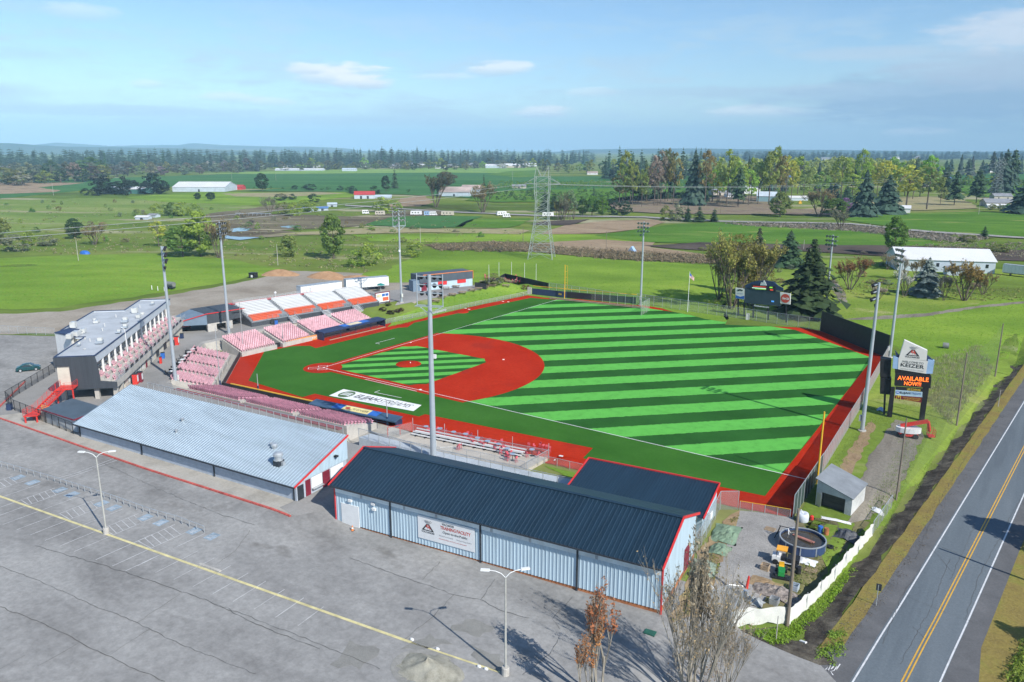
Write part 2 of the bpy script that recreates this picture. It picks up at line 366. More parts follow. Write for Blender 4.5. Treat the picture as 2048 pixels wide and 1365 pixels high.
G_PLOW = ground_mat('dark ploughed earth', [(.25, (.060, .050, .045)), (.5, (.095, .078, .068)), (.8, (.15, .12, .10))], .03, .4, .3)
G_WET = ground_mat('wet earth', [(.25, (.05, .042, .035)), (.45, (.12, .10, .07)), (.6, (.19, .17, .11)), (.8, (.13, .18, .07))], .03, .5, .3, band=4, patch=((.30, .27, .18), .05, .58))
G_DRY = ground_mat('dry grass', [(.25, (.20, .18, .09)), (.5, (.33, .29, .17)), (.75, (.22, .25, .08))], .04, .4, .4)
G_BRUSH = ground_mat('brush floor', [(.25, (.09, .075, .05)), (.5, (.15, .12, .075)), (.75, (.13, .15, .05))], .06, .4, .5)
G_GRAVEL = ground_mat('gravel', [(.25, (.22, .21, .20)), (.5, (.32, .31, .295)), (.8, (.42, .405, .385))], .25, .7, 6., bump=.8)
G_DIRT = ground_mat('dirt lot', [(.25, (.19, .16, .13)), (.45, (.29, .255, .21)), (.6, (.36, .325, .275)), (.8, (.27, .20, .15))], .045, .4, 1.6)
G_MUD = ground_mat('rutted dirt', [(.3, (.15, .13, .105)), (.5, (.25, .225, .185)), (.7, (.33, .30, .25))], .22, .5, 2.2, stretch=(1, .12, 1), bump=.9, rot=-.09)
G_DITCH = ground_mat('ditch soil', [(.25, (.035, .03, .026)), (.45, (.075, .066, .056)), (.6, (.14, .125, .10)), (.8, (.24, .215, .17))], .5, .7, 3.5, bump=1.)
G_BANK = ground_mat('bare bank', [(.25, (.22, .15, .085)), (.5, (.34, .245, .15)), (.8, (.30, .26, .10))], .3, .5, 2.5, bump=.8)
G_VERGE = ground_mat('mossy verge', [(.25, (.19, .14, .06)), (.5, (.25, .20, .065)), (.75, (.20, .23, .05))], .22, .5, 3., bump=.6)
G_LOT = ground_mat('car park asphalt', [(.26, (.165, .162, .157)), (.42, (.248, .245, .238)), (.56, (.30, .297, .288)), (.8, (.355, .35, .337))], .075, .5, 1.4, stretch=(1, 1.9, 1), bump=.2, rot=.12, patch=((.20, .194, .183), .12, .64))
G_ROAD = ground_mat('road asphalt', [(.25, (.095, .112, .13)), (.5, (.135, .16, .18)), (.8, (.17, .195, .215))], .3, .35, 5., stretch=(1, .06, 1), bump=.15, rot=-.083)
G_SHLD = ground_mat('shoulder asphalt', [(.25, (.10, .102, .107)), (.5, (.13, .132, .137)), (.8, (.165, .165, .17))], .3, .35, 5., bump=.15)
G_CONC = ground_mat('concrete paving', [(.25, (.27, .255, .225)), (.5, (.39, .37, .33)), (.8, (.46, .44, .40))], .3, .35, 3., bump=.15)
G_WALK = ground_mat('concourse asphalt', [(.25, (.20, .195, .19)), (.5, (.27, .265, .255)), (.8, (.33, .32, .31))], .12, .3, 3., bump=.1)
G_CLEAN = ground_mat('tree strip soil', [(.25, (.15, .12, .085)), (.5, (.24, .19, .14)), (.75, (.19, .19, .08))], .05, .5, .4)

# ---------------------------------------------------------------- the ground: one sheet to the horizon
xs = [-129+1.5*i for i in range(int(262/1.5)+1)]; ys = [-135+1.5*i for i in range(int(300/1.5)+1)]
for a in (xs, ys):
    s = 4.
    while a[-1] < 13000/(1 if a is ys else 2.6): a.append(min(a[-1]+s, 13900 if a is ys else 5400)); s *= 1.22
    s = 4.
    while a[0] > (-680 if a is ys else -13800): a.insert(0, max(a[0]-s, -690 if a is ys else -13900)); s *= 1.22
b = MB(); b.v = [(x, y, height(x, y)) for y in ys for x in xs]; nx = len(xs)
b.f = [(j*nx+i, j*nx+i+1, (j+1)*nx+i+1, (j+1)*nx+i) for j in range(len(ys)-1) for i in range(nx-1)]; b.m = [0]*len(b.f)
struct(b.build('ground', G_PLAIN, smooth=True))
# far hills: long ridges kilometres away
G_HILL = ground_mat('hill woods', [(.3, (.03, .06, .03)), (.5, (.05, .085, .04)), (.62, (.12, .13, .06)), (.75, (.06, .09, .04))], .0011, .3, .01, bump=0)
def ridge(name, prof, dist, depth, seed):
    """prof: (survey x, survey y of the crest); a rounded range of hills with spurs"""
    b = MB(); n = 160; rows = 9; vs = []
    x0, x1 = prof[0][0], prof[-1][0]
    for i in range(n+1):
        px = x0+(x1-x0)*i/n; k = max(j for j in range(len(prof)-1) if prof[j][0] <= px)
        t = (px-prof[k][0])/(prof[k+1][0]-prof[k][0]); py = prof[k][1]+(prof[k+1][1]-prof[k][1])*t
        d = ray(px, 297); d.z = 0; d = d/d.dot(_f)*_f.length
        for j in range(rows):
            s = j/(rows-1); c = CAM+d*(dist+depth*s); c.z = 0
            h = ((297-py)/FL*(dist+depth/2)+45)*sm(0, .08, i/n)*sm(1, .92, i/n)
            nz = mnoise.fractal(Vector((c.x/700, c.y/700, seed)), 1., 2., 5)
            c.z = max(-2, h*math.sin(math.pi*min(1, s*1.0))*(1+.22*nz*(1 if j != rows//2 else .35))); vs.append(c)
    b.add(vs, [(i*rows+j, (i+1)*rows+j, (i+1)*rows+j+1, i*rows+j+1) for i in range(n) for j in range(rows-1)])
    return struct(b.build(name, G_HILL, smooth=True))
ridge('hills', [(-340, 296), (-200, 286), (0, 287), (50, 290), (120, 294), (250, 295), (420, 299), (560, 304), (620, 306)], 5600, 1500, 1)
ridge('hills', [(-300, 290), (60, 292), (110, 286), (140, 287), (220, 293), (360, 290), (385, 286), (450, 291), (620, 294), (760, 298)], 9200, 1800, 2)
ridge('hills', [(1080, 298), (1200, 297), (1380, 295), (1480, 296), (1600, 297), (1720, 298), (1900, 300), (1960, 301), (2030, 298), (2300, 297)], 8600, 2000, 3)

def fpatch(name, pts, m, off=.1, lvl=0): return drape(name, ragged(pxpoly(pts), 5, 1.3, 3) if lvl is None else ragged([at(p[0], p[1], 0).to_2d() for p in pts], 12, 2.2, int(pts[1][0])), m, off, 4., lvl)
# fields of the plain, far to near
fpatch('field', [(-200, 402), (-200, 372), (210, 357), (520, 347), (860, 344), (1075, 344), (1075, 374), (860, 372), (640, 375), (500, 378), (300, 372), (160, 382), (0, 398)], G_CROP, .2)
fpatch('field', [(-200, 372), (-200, 366), (60, 366), (172, 366.5), (150, 369), (75, 376), (122, 382), (110, 385), (0, 389), (-200, 396)], G_TILLED, .35)
fpatch('field', [(380, 349), (520, 344), (860, 337), (1078, 336), (1075, 347), (860, 346), (640, 348)], G_LIME, .35)
fpatch('field', [(970, 350), (1020, 343), (1075, 341), (1075, 354), (1040, 356)], G_LUSH, .45)
fpatch('field', [(860, 365), (1075, 354), (1440, 353), (1440, 362), (1200, 364), (1075, 366)], G_CROP, .45)
fpatch('orchard_floor', [(480, 383), (640, 374), (860, 371), (1430, 363), (1450, 390), (1200, 395), (1000, 400), (700, 385)], G_CROP, .5)
fpatch('orchard_floor', [(985, 384), (1220, 378), (1450, 384), (1440, 396), (1210, 404), (990, 406), (930, 402)], G_LUSH, .6)
fpatch('field', [(-200, 470), (-200, 402), (0, 402), (200, 396), (300, 400), (430, 405), (560, 420), (500, 432), (420, 440), (280, 447), (100, 455), (0, 470)], G_OLIVE, .12)
fpatch('field', [(250, 395), (400, 385), (520, 386), (690, 385), (720, 392), (640, 402), (500, 412), (330, 405)], G_GREEN, .25)
fpatch('field', [(440, 388), (640, 385), (690, 388), (560, 396), (470, 394)], G_DRY, .35)
fpatch('dirt_field', [(420, 428), (560, 410), (620, 415), (520, 428), (700, 434), (780, 428), (862, 418), (900, 430), (760, 445), (700, 455), (560, 462), (640, 470), (480, 480), (440, 470), (452, 450), (400, 440)], G_WET, .3)
fpatch('dirt_field', [(775, 415), (800, 398), (848, 392), (870, 405), (840, 414)], G_TILLED, .35)
fpatch('crop_rows', [(725, 452), (790, 434), (900, 433), (966, 434), (925, 455), (860, 458)], G_CROP, .35)
fpatch('crop_rows', [(905, 457), (945, 440), (1060, 438), (1040, 452), (1010, 458)], G_LUSH, .35)
fpatch('dirt_track', [(540, 470), (720, 458), (860, 459), (1020, 458), (1060, 462), (1040, 470), (860, 466), (700, 470)], G_DRY, .32)
fpatch('dirt_field', [(1080, 470), (1130, 452), (1220, 443), (1310, 440), (1330, 446), (1300, 456), (1205, 468)], G_TILLED, .38)
fpatch('dirt_field', [(1060, 450), (1090, 444), (1180, 440), (1140, 452)], G_PLOW, .45)
fpatch('field', [(1190, 472), (1330, 452), (1450, 445), (1700, 458), (1830, 470), (1880, 492), (1800, 496), (1540, 490), (1300, 486)], G_LUSH, .3)
fpatch('field', [(700, 470), (1060, 468), (1190, 470), (1300, 482), (1240, 492), (1060, 484), (850, 486), (740, 484)], G_GREEN, .2)
fpatch('dry_strip', [(1080, 488), (1200, 480), (1310, 486), (1300, 496), (1420, 512), (1250, 506), (1120, 500)], G_TILLED, .28)
fpatch('dirt_field', [(1285, 493), (1400, 486), (1560, 490), (1920, 495), (2100, 505), (2100, 525), (1800, 516), (1560, 502), (1420, 503)], G_PLOW, .35)
fpatch('brush_strip', [(850, 490), (980, 484), (1080, 488), (1160, 500), (1450, 514), (1450, 530), (1240, 520), (1060, 504), (880, 502)], G_BRUSH, .3)
fpatch('field', [(1680, 440), (1760, 428), (1950, 425), (2200, 432), (2200, 478), (2048, 475), (1860, 465), (1720, 446)], G_LUSH, .35)
fpatch('gravel_road', [(690, 411), (800, 418), (900, 424), (1080, 432), (1290, 434.5), (1440, 443), (1700, 448), (1860, 464), (2200, 486), (2200, 489), (1860, 467), (1700, 450.5), (1440, 445.5), (1290, 437), (1080, 434), (900, 426), (800, 420), (690, 413)], G_GRAVEL, .55)
fpatch('brush_strip', [(1440, 447), (1700, 452), (1860, 469), (1990, 478), (1900, 482), (1830, 474), (1700, 462), (1500, 452)], G_BRUSH, .5)
fpatch('tree_strip', [(1200, 402), (1330, 385), (1460, 392), (1560, 396), (1560, 420), (1700, 420), (1690, 432), (1450, 430), (1380, 430), (1240, 425)], G_CLEAN, .6)
fpatch('field', [(1600, 420), (1800, 395), (1920, 395), (1960, 418), (1850, 422)], G_DRY, .5)
fpatch('field', [(1890, 352), (2200, 340), (2200, 360), (1950, 372)], G_CROP, .5)
fpatch('orchard_floor', [(1870, 370), (2000, 362), (2200, 368), (2200, 392), (1960, 396)], G_LUSH, .6)
# meadows round the ballpark
fpatch('meadow', [(-60, 620), (-60, 520), (130, 512), (300, 508), (470, 520), (560, 538), (545, 548), (330, 585), (120, 616)], G_GREEN, .06, None)
fpatch('meadow', [(690, 575), (735, 545), (860, 500), (960, 500), (1060, 505), (1240, 521), (1430, 531), (1440, 580), (1450, 645), (1290, 612), (1060, 592), (870, 560)], G_GREEN, .06, None)
fpatch('meadow', [(1450, 650), (1440, 575), (1500, 520), (1800, 520), (2200, 560), (2200, 640), (2048, 712), (1960, 800), (1800, 710), (1640, 660)], G_MEADOW, .06, None)
fpatch('meadow', [(1660, 640), (1700, 640), (2100, 590), (2060, 690), (1980, 730), (1800, 700)], G_GREEN, .09, None)
drape('meadow', [at(*p).to_2d() for p in ((1775, 712), (2044, 712), (1660, 1190), (1655, 1140))]+[(101.6, -12)], G_MEADOW, .05, 1.5)
# ---------------------------------------------------------------- paved and worn ground
LOTP = [at(-90, 668).to_2d(), at(110, 673).to_2d(), (-50, -28), (-10, -56), (53, -51.4), (54.5, -38), (58, -38), (97, -37), (99.5, -38.5), (104.5, -40.5), (108.7, -43.6), (110, -48), (112, -100), (-110, -100)]
drape('car_park', LOTP, G_LOT, .03)
drape('dirt_lot', ragged(pxpoly([(-80, 668), (110, 668), (330, 640), (430, 690), (500, 660), (690, 585), (760, 600), (830, 608), (845, 585), (830, 566), (740, 548), (580, 542), (540, 552), (470, 568), (330, 592), (120, 624), (-80, 632)]), 3, .8, 2), G_DIRT, .035)
drape('concourse', [(-47, -30), (-14.5, -57), (53.5, -51.9), (60, -36), (66, -30), (64, -24.5), (38, -26), (38, -29.4), (-5, -30.9), (-11, -28), (-31, -7), (-31, 36), (-29, 60), (-27, 82), (-34, 84), (-46, 60), (-60, 20), (-55, 0)], G_WALK, .045)
drape('concourse', [(37.5, -18.0), (18.7, -18.3), (-5.3, -20.4), (-23.3, -3), (-21.7, 8), (-19, 38), (-31, 37), (-31, -7), (-11, -28), (-5, -31), (38, -29.5), (43, -27.5), (42.3, -18)], G_CONC, .05, 1.5)
drape('pavement', [(-14.6, -57.1), (-13.8, -55.7), (-10.5, -50), (6, -49), (50.5, -45), (50.5, -51.8), (53.5, -52.1), (25.7, -54.3)], G_CONC, .06)
drape('path', pxpoly([(790, 612), (830, 604), (960, 580), (1040, 570), (1060, 568), (1060, 562), (990, 566), (945, 572), (835, 584), (800, 600)]), G_WALK, .06)
# red kerb along the pavement: a real step
KERB = [(-31, -44.8), (-16.6, -55.9), (-14.3, -56.9), (25.7, -54.6), (53.2, -52.4)]
mat('kerb red', (.50, .10, .08), .7, .2, 1.2)
b = MB()
for p, q in zip(KERB, KERB[1:]):
    n = max(1, int((Vector(q)-Vector(p)).length/3))
    for i in range(n):
        a = Vector(p).lerp(Vector(q), i/n); c = Vector(p).lerp(Vector(q), (i+1)/n)
        b.beam((*a, height(*a)+.09), (*c, height(*c)+.09), .26, .2)
tag(b.build('kerb', 'kerb red'), 'red painted kerb between the car park and the pavement', 'kerb')
# road
mat('road white', (.62, .63, .64), .6, .12, 2.); mat('road yellow', (.62, .36, .05), .6, .12, 2.); mat('faded white', (.50, .505, .51), .7, .22, .8, fine=.3)
mat('faded yellow', (.58, .52, .27), .7, .18, .7, fine=.3); mat('stall blue', (.27, .34, .40), .7, .2, 1.5, fine=.4); mat('crack_or_shadow', (.10, .097, .09), .9, .2)
def rx(x0, y): return x0+.0833*(y+41.75)      # the road runs almost along y
def rstrip(a, c, y0, y1): return [(rx(a, y0), y0), (rx(c, y0), y0), (rx(c, y1), y1), (rx(a, y1), y1)]
drape('road', [(110.2, -135), (128, -135), (rx(122.1, -30), -30), (rx(122.2, 240), 240), (rx(112.0, 240), 240), (rx(112.1, -36), -36), (110.4, -42), (108.2, -46)], G_SHLD, .05)
drape('road', rstrip(114.2, 120.4, -135, 240), G_ROAD, .062)
struct(drape('road_marking', rstrip(114.35, 114.5, -43.5, 240), 'road white', .074))
struct(drape('road_marking', rstrip(120.2, 120.35, -43.5, 240), 'road white', .074))
for k in (117.62, 117.92): struct(drape('road_marking', rstrip(k, k+.13, -135, 240), 'road yellow', .074))
def crack_or_shadow(pts, w=.05, seed=0, name='crack_or_shadow', m='crack_or_shadow', off=.078):
    r = random.Random(seed); P = []
    for a, c in zip(pts, pts[1:]):
        a = Vector(a); c = Vector(c); n = max(1, int((c-a).length/.6)); t = (c-a).normalized(); k = Vector((-t.y, t.x))
        for i in range(n): P.append(a.lerp(c, i/n)+k*r.uniform(-.10, .10)*(1 if i else 0))
    P.append(Vector(pts[-1])); b = MB(); vs = []
    for i, p in enumerate(P):
        t = (P[min(i+1, len(P)-1)]-P[max(i-1, 0)]).normalized(); k = Vector((-t.y, t.x))*w*r.uniform(.4, 1.2)/2
        z = height(p.x, p.y)+off; vs += [(p.x-k.x, p.y-k.y, z), (p.x+k.x, p.y+k.y, z)]
    b.add(vs, [(2*i, 2*i+2, 2*i+3, 2*i+1) for i in range(len(P)-1)])
    return struct(b.build(name, m))
def pxs(*pts): return [at(*p).to_2d() for p in pts]
for i, (pts, w_) in enumerate([
    (pxs((0, 1134), (70, 1160), (180, 1210), (270, 1245), (360, 1290), (512, 1350)), .05), (pxs((70, 1093), (200, 1130), (310, 1165), (420, 1205), (512, 1250), (640, 1300)), .07),
    (pxs((0, 1215), (90, 1250), (160, 1286), (250, 1330), (330, 1365)), .07), (pxs((360, 1190), (275, 1247)), .05), (pxs((300, 1260), (220, 1312)), .04),
    (pxs((160, 1286), (75, 1334)), .05), (pxs((500, 1062), (470, 1104), (430, 1132)), .05), (pxs((700, 1117), (820, 1160), (908, 1191), (960, 1200), (1000, 1222), (1060, 1238)), .06),
    (pxs((880, 1125), (845, 1162)), .05), (pxs((908, 1191), (860, 1240), (810, 1280)), .06), (pxs((990, 1160), (962, 1200)), .05), (pxs((1120, 1272), (1100, 1310), (1045, 1352)), .05),
    (pxs((200, 925), (330, 985), (440, 1030), (510, 1052)), .05), (pxs((1145, 1195), (1105, 1240), (1120, 1260)), .05), (pxs((50, 1312), (0, 1340)), .04), (pxs((420, 1205), (640, 1290), (760, 1340)), .05),
    (pxs((1870, 1090), (1990, 1140), (2048, 1160)), .035), (pxs((1840, 1140), (1800, 1200), (1765, 1290)), .05), (pxs((1900, 1120), (1860, 1220), (1800, 1330)), .04), (pxs((1815, 1195), (1880, 1222), (1960, 1250)), .04),  # first line here is a utility pole's cast shadow drawn as a dark strip
    (pxs((1825, 1255), (1850, 1280)), .04), (pxs((1850, 1085), (1905, 1145)), .04), (pxs((1950, 1050), (1900, 1160)), .04), (pxs((2040, 1000), (1960, 1150), (1930, 1240)), .04), (pxs((1960, 870), (1880, 1000), (1830, 1120)), .04)]):
    crack_or_shadow(pts, w_*.8, i)
# long yellow stripe and the stall lines of the car park
Ya, Yb = at(-30, 983).to_2d(), at(822, 1286).to_2d()
drape('parking_stripe', line_strip(Ya, Yb, .32), 'faded yellow', .05); drape('parking_stripe', line_strip(Yb, at(1000, 1346), .22), 'faded yellow', .05)
stall_n = 0
def stripe(a, c, w_=.1, m='faded white', off=.045): return drape('stall_line', line_strip(a, c, w_), m, off)
ytop = lambda x: -65.0+(x-20)*.118       # head of the accessible stalls
ymid = lambda x: Ya.y+(x-Ya.x)*(Yb.y-Ya.y)/(Yb.x-Ya.x)
sd = Vector((-.115, .993))               # stall direction, square to the stripe
pat = [0, 3.0, 2.7]
x = 8.; k = 0; xs_ = []
STALLS = pxs((-40, 928), (21, 942), (62, 955), (108, 969), (168, 990), (206, 1004), (262, 1026), (300, 1040), (352, 1048), (385, 1064), (420, 1075))
heads = [at(*p).to_2d() for p in ((-8, 942), (26, 953), (54, 961), (80, 969), (110, 977), (132, 984), (160, 993), (190, 1001), (216, 1010), (246, 1019), (277, 1028), (306, 1037), (350, 1050), (384, 1060), (410, 1068))]
for hd in heads:
    f0 = hd; yy = ymid(f0.x); f1 = Vector((f0.x+.45, yy-4.2)); stripe(f0, f1, .075); stall_n += 1
for i in (1, 4, 7, 10, 12):
    a, c = heads[i], heads[i+1]; a1 = Vector((a.x+.3, ymid(a.x)+.3)); c1 = Vector((c.x+.3, ymid(c.x)+.3))
    for t in (.12, .28, .44, .6, .76, .92):
        stripe(a.lerp(a1, t), c.lerp(c1, min(1, t+.16)), .07)
for q in ((36, 956), (65, 966), (120, 981), (144, 990), (203, 1008), (228, 1017), (291, 1036), (322, 1046), (388, 1063), (424, 1074)):
    c = at(*q).to_2d(); a = Vector((.995, .105)); n = Vector((-.115, .993))
    drape('stall_symbol', [c-a*.62-n*.75, c+a*.62-n*.75, c+a*.62+n*.75, c-a*.62+n*.75], 'stall blue', .047)
    for sgn in (-.28, .1): stripe(c-a*.35+n*(sgn-.2), c+a*.3+n*(sgn+.25), .09, off=.053)
    stripe(c-a*.2-n*.45, c+a*.35-n*.42, .08, off=.053)
for i in range(9):
    x = 48+i*2.75; stripe((x, ymid(x)+2.6-.25*i), (x+.4, ymid(x)-2.9), .06)
for a, c in (((105, 960), (160, 945)), ((118, 962), (185, 940)), ((150, 948), (232, 916)), ((190, 936), (238, 920))): stripe(at(*a), at(*c), .08)
# spray-painted words where the drive meets the road
G_SPRAY = mat('spray white', (.7, .7, .7), .7)
def chalk(pts): return crack_or_shadow(pxs(*pts), .09, 5, 'spray_marking', G_SPRAY, .08)
chalk([(1651, 1341), (1655, 1336), (1656, 1343), (1661, 1333)]); chalk([(1662, 1340), (1667, 1335), (1664, 1331)]); chalk([(1666, 1352), (1661, 1345), (1668, 1343), (1674, 1334), (1672, 1342), (1680, 1330)])
# by the road: drive, ditch, verge, yard, ruts
drape('driveway', ragged(pxpoly([(1370, 1240), (1490, 1262), (1600, 1305), (1640, 1330), (1672, 1365), (1660, 1420), (1100, 1420)]), 2, .3, 4), G_LOT, .052)
GZ = [(rx(109.7, y)-.0, y) for y in range(-41, 150, 4)]
drape('ditch', ragged([(rx(107.9, y)+.2*math.sin(y*.4), y) for y in range(-39, 92, 3)]+[(rx(110.5, y)+.25*math.sin(y*.5), y) for y in range(90, -40, -3)], 1.5, .35, 8), G_DITCH, .045, 1.5)
drape('verge', ragged([(rx(110.5, y), y) for y in range(-39, 200, 4)]+[(rx(112.2, y), y) for y in range(199, -38, -4)], 2, .12, 9), G_VERGE, .057)
drape('verge', ragged(pxpoly([(1480, 1262), (1560, 1255), (1660, 1315), (1672, 1330), (1640, 1332), (1560, 1300)]), 1.5, .3, 3), G_DITCH, .058)
drape('verge', [(rx(122.0, y), y) for y in range(-44, 200, 6)]+[(rx(130, y), y) for y in range(199, -44, -6)], G_VERGE, .04)
drape('gravel_yard', ragged(pxpoly([(1478, 1022), (1585, 1036), (1600, 1060), (1560, 1120), (1530, 1200), (1500, 1235), (1400, 1240), (1440, 1130)]), 1.5, .25, 6), G_GRAVEL, .06)
drape('yard_floor', ragged(pxpoly([(1585, 1036), (1660, 1036), (1740, 1045), (1590, 1225), (1465, 1240), (1530, 1190), (1570, 1110)]), 1.5, .25, 7), ground_mat('yard soil', [(.3, (.10, .10, .05)), (.5, (.19, .17, .09)), (.7, (.16, .18, .05))], .3, .5, 2.), .05)
drape('bank', ragged(pxpoly([(1462, 1030), (1480, 1022), (1450, 1100), (1420, 1200), (1390, 1232), (1340, 1250), (1375, 1160), (1400, 1100)]), 1.2, .3, 5), G_BANK, .07)
drape('dirt_track', ragged(pxpoly([(1790, 840), (1830, 850), (1846, 870), (1800, 985), (1740, 1040), (1690, 1050), (1715, 985), (1745, 905), (1770, 865)]), 1.5, .35, 5), G_MUD, .075)
drape('dirt_track', ragged(pxpoly([(1660, 985), (1690, 915), (1720, 870), (1745, 840), (1750, 860), (1710, 930), (1680, 985)]), 1.2, .4, 6), G_BANK, .07)
drape('footpath', ragged(pxpoly([(1668, 560), (1690, 585), (1694, 606), (1680, 608), (1672, 590), (1655, 565)]), 1.5, .3, 6), G_MUD, .12)
drape('footpath', ragged(pxpoly([(1690, 640), (1770, 632), (1850, 628), (1960, 612), (2048, 604), (2048, 608), (1950, 618), (1850, 634), (1760, 640)]), 2.5, .5, 6), G_MUD, .12)

# ---------------------------------------------------------------- the playing field
def turf(name, dark, light, period, phase):
    m = ground_mat(name, [(.3, tuple(v*.8 for v in dark)), (.7, tuple(v*1.2 for v in dark))], .12, .22, 2.2, bump=.25)
    N, L = nt(m); b = N['Principled BSDF']; src = b.inputs['Base Color'].links[0].from_socket
    tc = N.new('ShaderNodeTexCoord'); s = N.new('ShaderNodeSeparateXYZ'); L.new(tc.outputs['Object'], s.inputs[0])
    def mm(op, a, c):
        n = N.new('ShaderNodeMath'); n.operation = op
        for i, v in enumerate((a, c)):
            if isinstance(v, (int, float)): n.inputs[i].default_value = v
            else: L.new(v, n.inputs[i])
        return n.outputs[0]
    d = mm('DIVIDE', mm('SUBTRACT', mm('MULTIPLY', mm('SUBTRACT', s.outputs[0], s.outputs[1]), .70711), phase), period)
    n0 = N.new('ShaderNodeTexNoise'); n0.inputs['Scale'].default_value = 1.3; n0.inputs['Detail'].default_value = 5; L.new(tc.outputs['Object'], n0.inputs[0])
    d = mm('ADD', d, mm('MULTIPLY', mm('SUBTRACT', n0.outputs[0], .5), .07))
    sr = N.new('ShaderNodeMapRange'); sr.inputs[1].default_value = .235; sr.inputs[2].default_value = .265; L.new(mm('ABSOLUTE', mm('SUBTRACT', mm('FRACT', d, 0), .75), 0), sr.inputs[0]); lt = mm('SUBTRACT', 1., sr.outputs[0])
    n = N.new('ShaderNodeTexNoise'); n.inputs['Scale'].default_value = .5; n.inputs['Detail'].default_value = 9; n.inputs['Roughness'].default_value = .72; L.new(tc.outputs['Object'], n.inputs[0])
    r = ramp(N, [(.3, tuple(v*.74 for v in light)), (.5, light), (.75, tuple(v*1.1 for v in light))]); L.new(n.outputs[0], r.inputs[0])
    mx = N.new('ShaderNodeMix'); mx.data_type = 'RGBA'; L.new(lt, mx.inputs[0]); L.new(src, mx.inputs[6]); L.new(r.outputs[0], mx.inputs[7])
    L.new(mx.outputs[2], b.inputs['Base Color']); return m
DK, LT = (.026, .105, .021), (.115, .425, .075)
T_OUT = turf('striped turf', DK, LT, 9.54, 2.3); T_IN = turf('infield turf', DK, LT, 4.62, .6)
T_FOUL = ground_mat('foul turf', [(.3, (.030, .108, .015)), (.5, (.040, .132, .019)), (.75, (.054, .16, .025))], .07, .25, 2., bump=.25)
CLAY = ground_mat('red clay', [(.25, (.34, .018, .005)), (.5, (.41, .026, .008)), (.8, (.47, .038, .013))], .1, .4, 1.6, bump=.35, patch=((.34, .026, .012), .09, .56))
CHALK = mat('chalk', (.78, .79, .78), .8, .05, 3.)
FZ = 0.
FIELD = [(-5.3, -20.5), (18.7, -18.4), (42, -17.8), (66.1, -14.6), (65.8, -16.2), (72.3, -15.6), (93.8, -14.4), (101.15, -13), (96.3, 78.4), (77.1, 97.6), (23, 102.4), (-11.3, 97.2), (-18.9, 40), (-21.6, 10), (-23.4, -3)]
TURF = [(-4.97, -14.95), (12.2, -15.85), (12.44, -13.05), (37.2, -11.45), (37.2, -9.9), (69, -6.9), (69.8, -11.35), (96.3, -8.7), (93.7, 76.2), (71.6, 94.7), (24, 98.9), (-8.5, 92.4), (-14, 44.4), (-11.75, 39.3), (-13.3, 37.5), (-14.2, 10.6), (-17.1, 11.4), (-20.1, 8.7), (-21.3, 1.6)]
drape('warning_track', FIELD, CLAY, .012, lvl=0)
drape('turf', TURF, T_FOUL, .024, lvl=0)
drape('turf', [(0, 0), (95.9, 0), (93.7, 76.2), (71.6, 94.7), (24, 98.9), (0, 95.2)], T_OUT, .036, lvl=0)
c0, r0 = 12.8, 29.2; pts = []
for i in range(97):
    a = R(-75)+R(240)*i/96; p = (c0+r0*math.cos(a), c0+r0*math.sin(a))
    if p[0] > -1.1 and p[1] > -1.1: pts.append(p)
drape('infield_clay', [(-1.1, -1.1), (pts[0][0], -1.1)]+pts+[(-1.1, pts[-1][1])], CLAY, .048, lvl=0)
q = []; a0, a1 = 1.15, 25.7
def arc(cx, cy, r_, d0, d1, n=10): return [(cx+r_*math.cos(R(d0+(d1-d0)*i/n)), cy+r_*math.sin(R(d0+(d1-d0)*i/n))) for i in range(n+1)]
q += [p for p in arc(0, 0, 4.1, 90, 0) if p[0] >= a0 and p[1] >= a0]
q += arc(27.4, 0, 4.1, 163, 115, 6); q += arc(27.4, 27.4, 4.1, 244, 206, 6); q += arc(0, 27.4, 4.1, -25, -73, 6)
drape('infield_turf', q, T_IN, .06, lvl=0)
drape('home_circle', arc(0, 0, 4.0, 0, 352.5, 47), CLAY, .072, lvl=0)
def mound(cx, cy, r_, h, name='mound'):
    b = MB(); b.lathe((cx, cy, .055), [(r_, 0), (r_*.8, h*.45), (r_*.55, h*.8), (r_*.3, h), (0, h)], 28); return struct(b.build(name, CLAY, smooth=True))
mound(12.75, 12.75, 2.75, .27); mound(68.5, -13.9, 1.9, .25); mound(-12.2, 62.6, 1.9, .25)
def chalkline(a, c, w_=.14): return drape('chalk_line', line_strip(a, c, w_), CHALK, .086, lvl=0)
chalkline((1.0, 0), (99.3, 0)); chalkline((0, 1.0), (0, 96.3)); chalkline((13.4, -.92), (27.3, -.92))
d1, d2 = Vector((.7071, .7071)), Vector((-.7071, .7071))
def lbox(c, a, b_, skip=()):
    k = [c+d1*sx*a+d2*sy*b_ for sx, sy in ((-1, -1), (1, -1), (1, 1), (-1, 1))]
    for i in range(4):
        if i not in skip: chalkline(k[i], k[(i+1) % 4], .11)
for s in (-1, 1): lbox(d2*s*1.0, .95, .55)
lbox(d1*-1.75, 1.2, .62, (1,))
for pts in (((21.15, -4.6), (21.15, -6.05), (27.7, -5.6)), ((-4.7, 21.9), (-6.1, 21.9), (-5.9, 28.2))):
    for a, c in zip(pts, pts[1:]): chalkline(a, c)
mat('base white', (.82, .82, .8), .6)
b = MB(); 
def slab(cx, cy, sx_, sy_, z, rz, label, cat, name):
    b = MB(); b.obox((cx, cy, z), (sx_, sy_, .09), rz); return tag(b.build(name, 'base white'), label, cat)
slab(27.2, .25, .42, .42, .07, 0, 'white base bag on the right foul line at the infield clay', 'base', 'base_bag')
slab(.25, 27.2, .42, .42, .07, 0, 'white base bag on the left foul line at the infield clay', 'base', 'base_bag')
slab(27.43, 27.43, .42, .42, .07, .785, 'white base bag at the far point of the infield clay', 'base', 'base_bag')
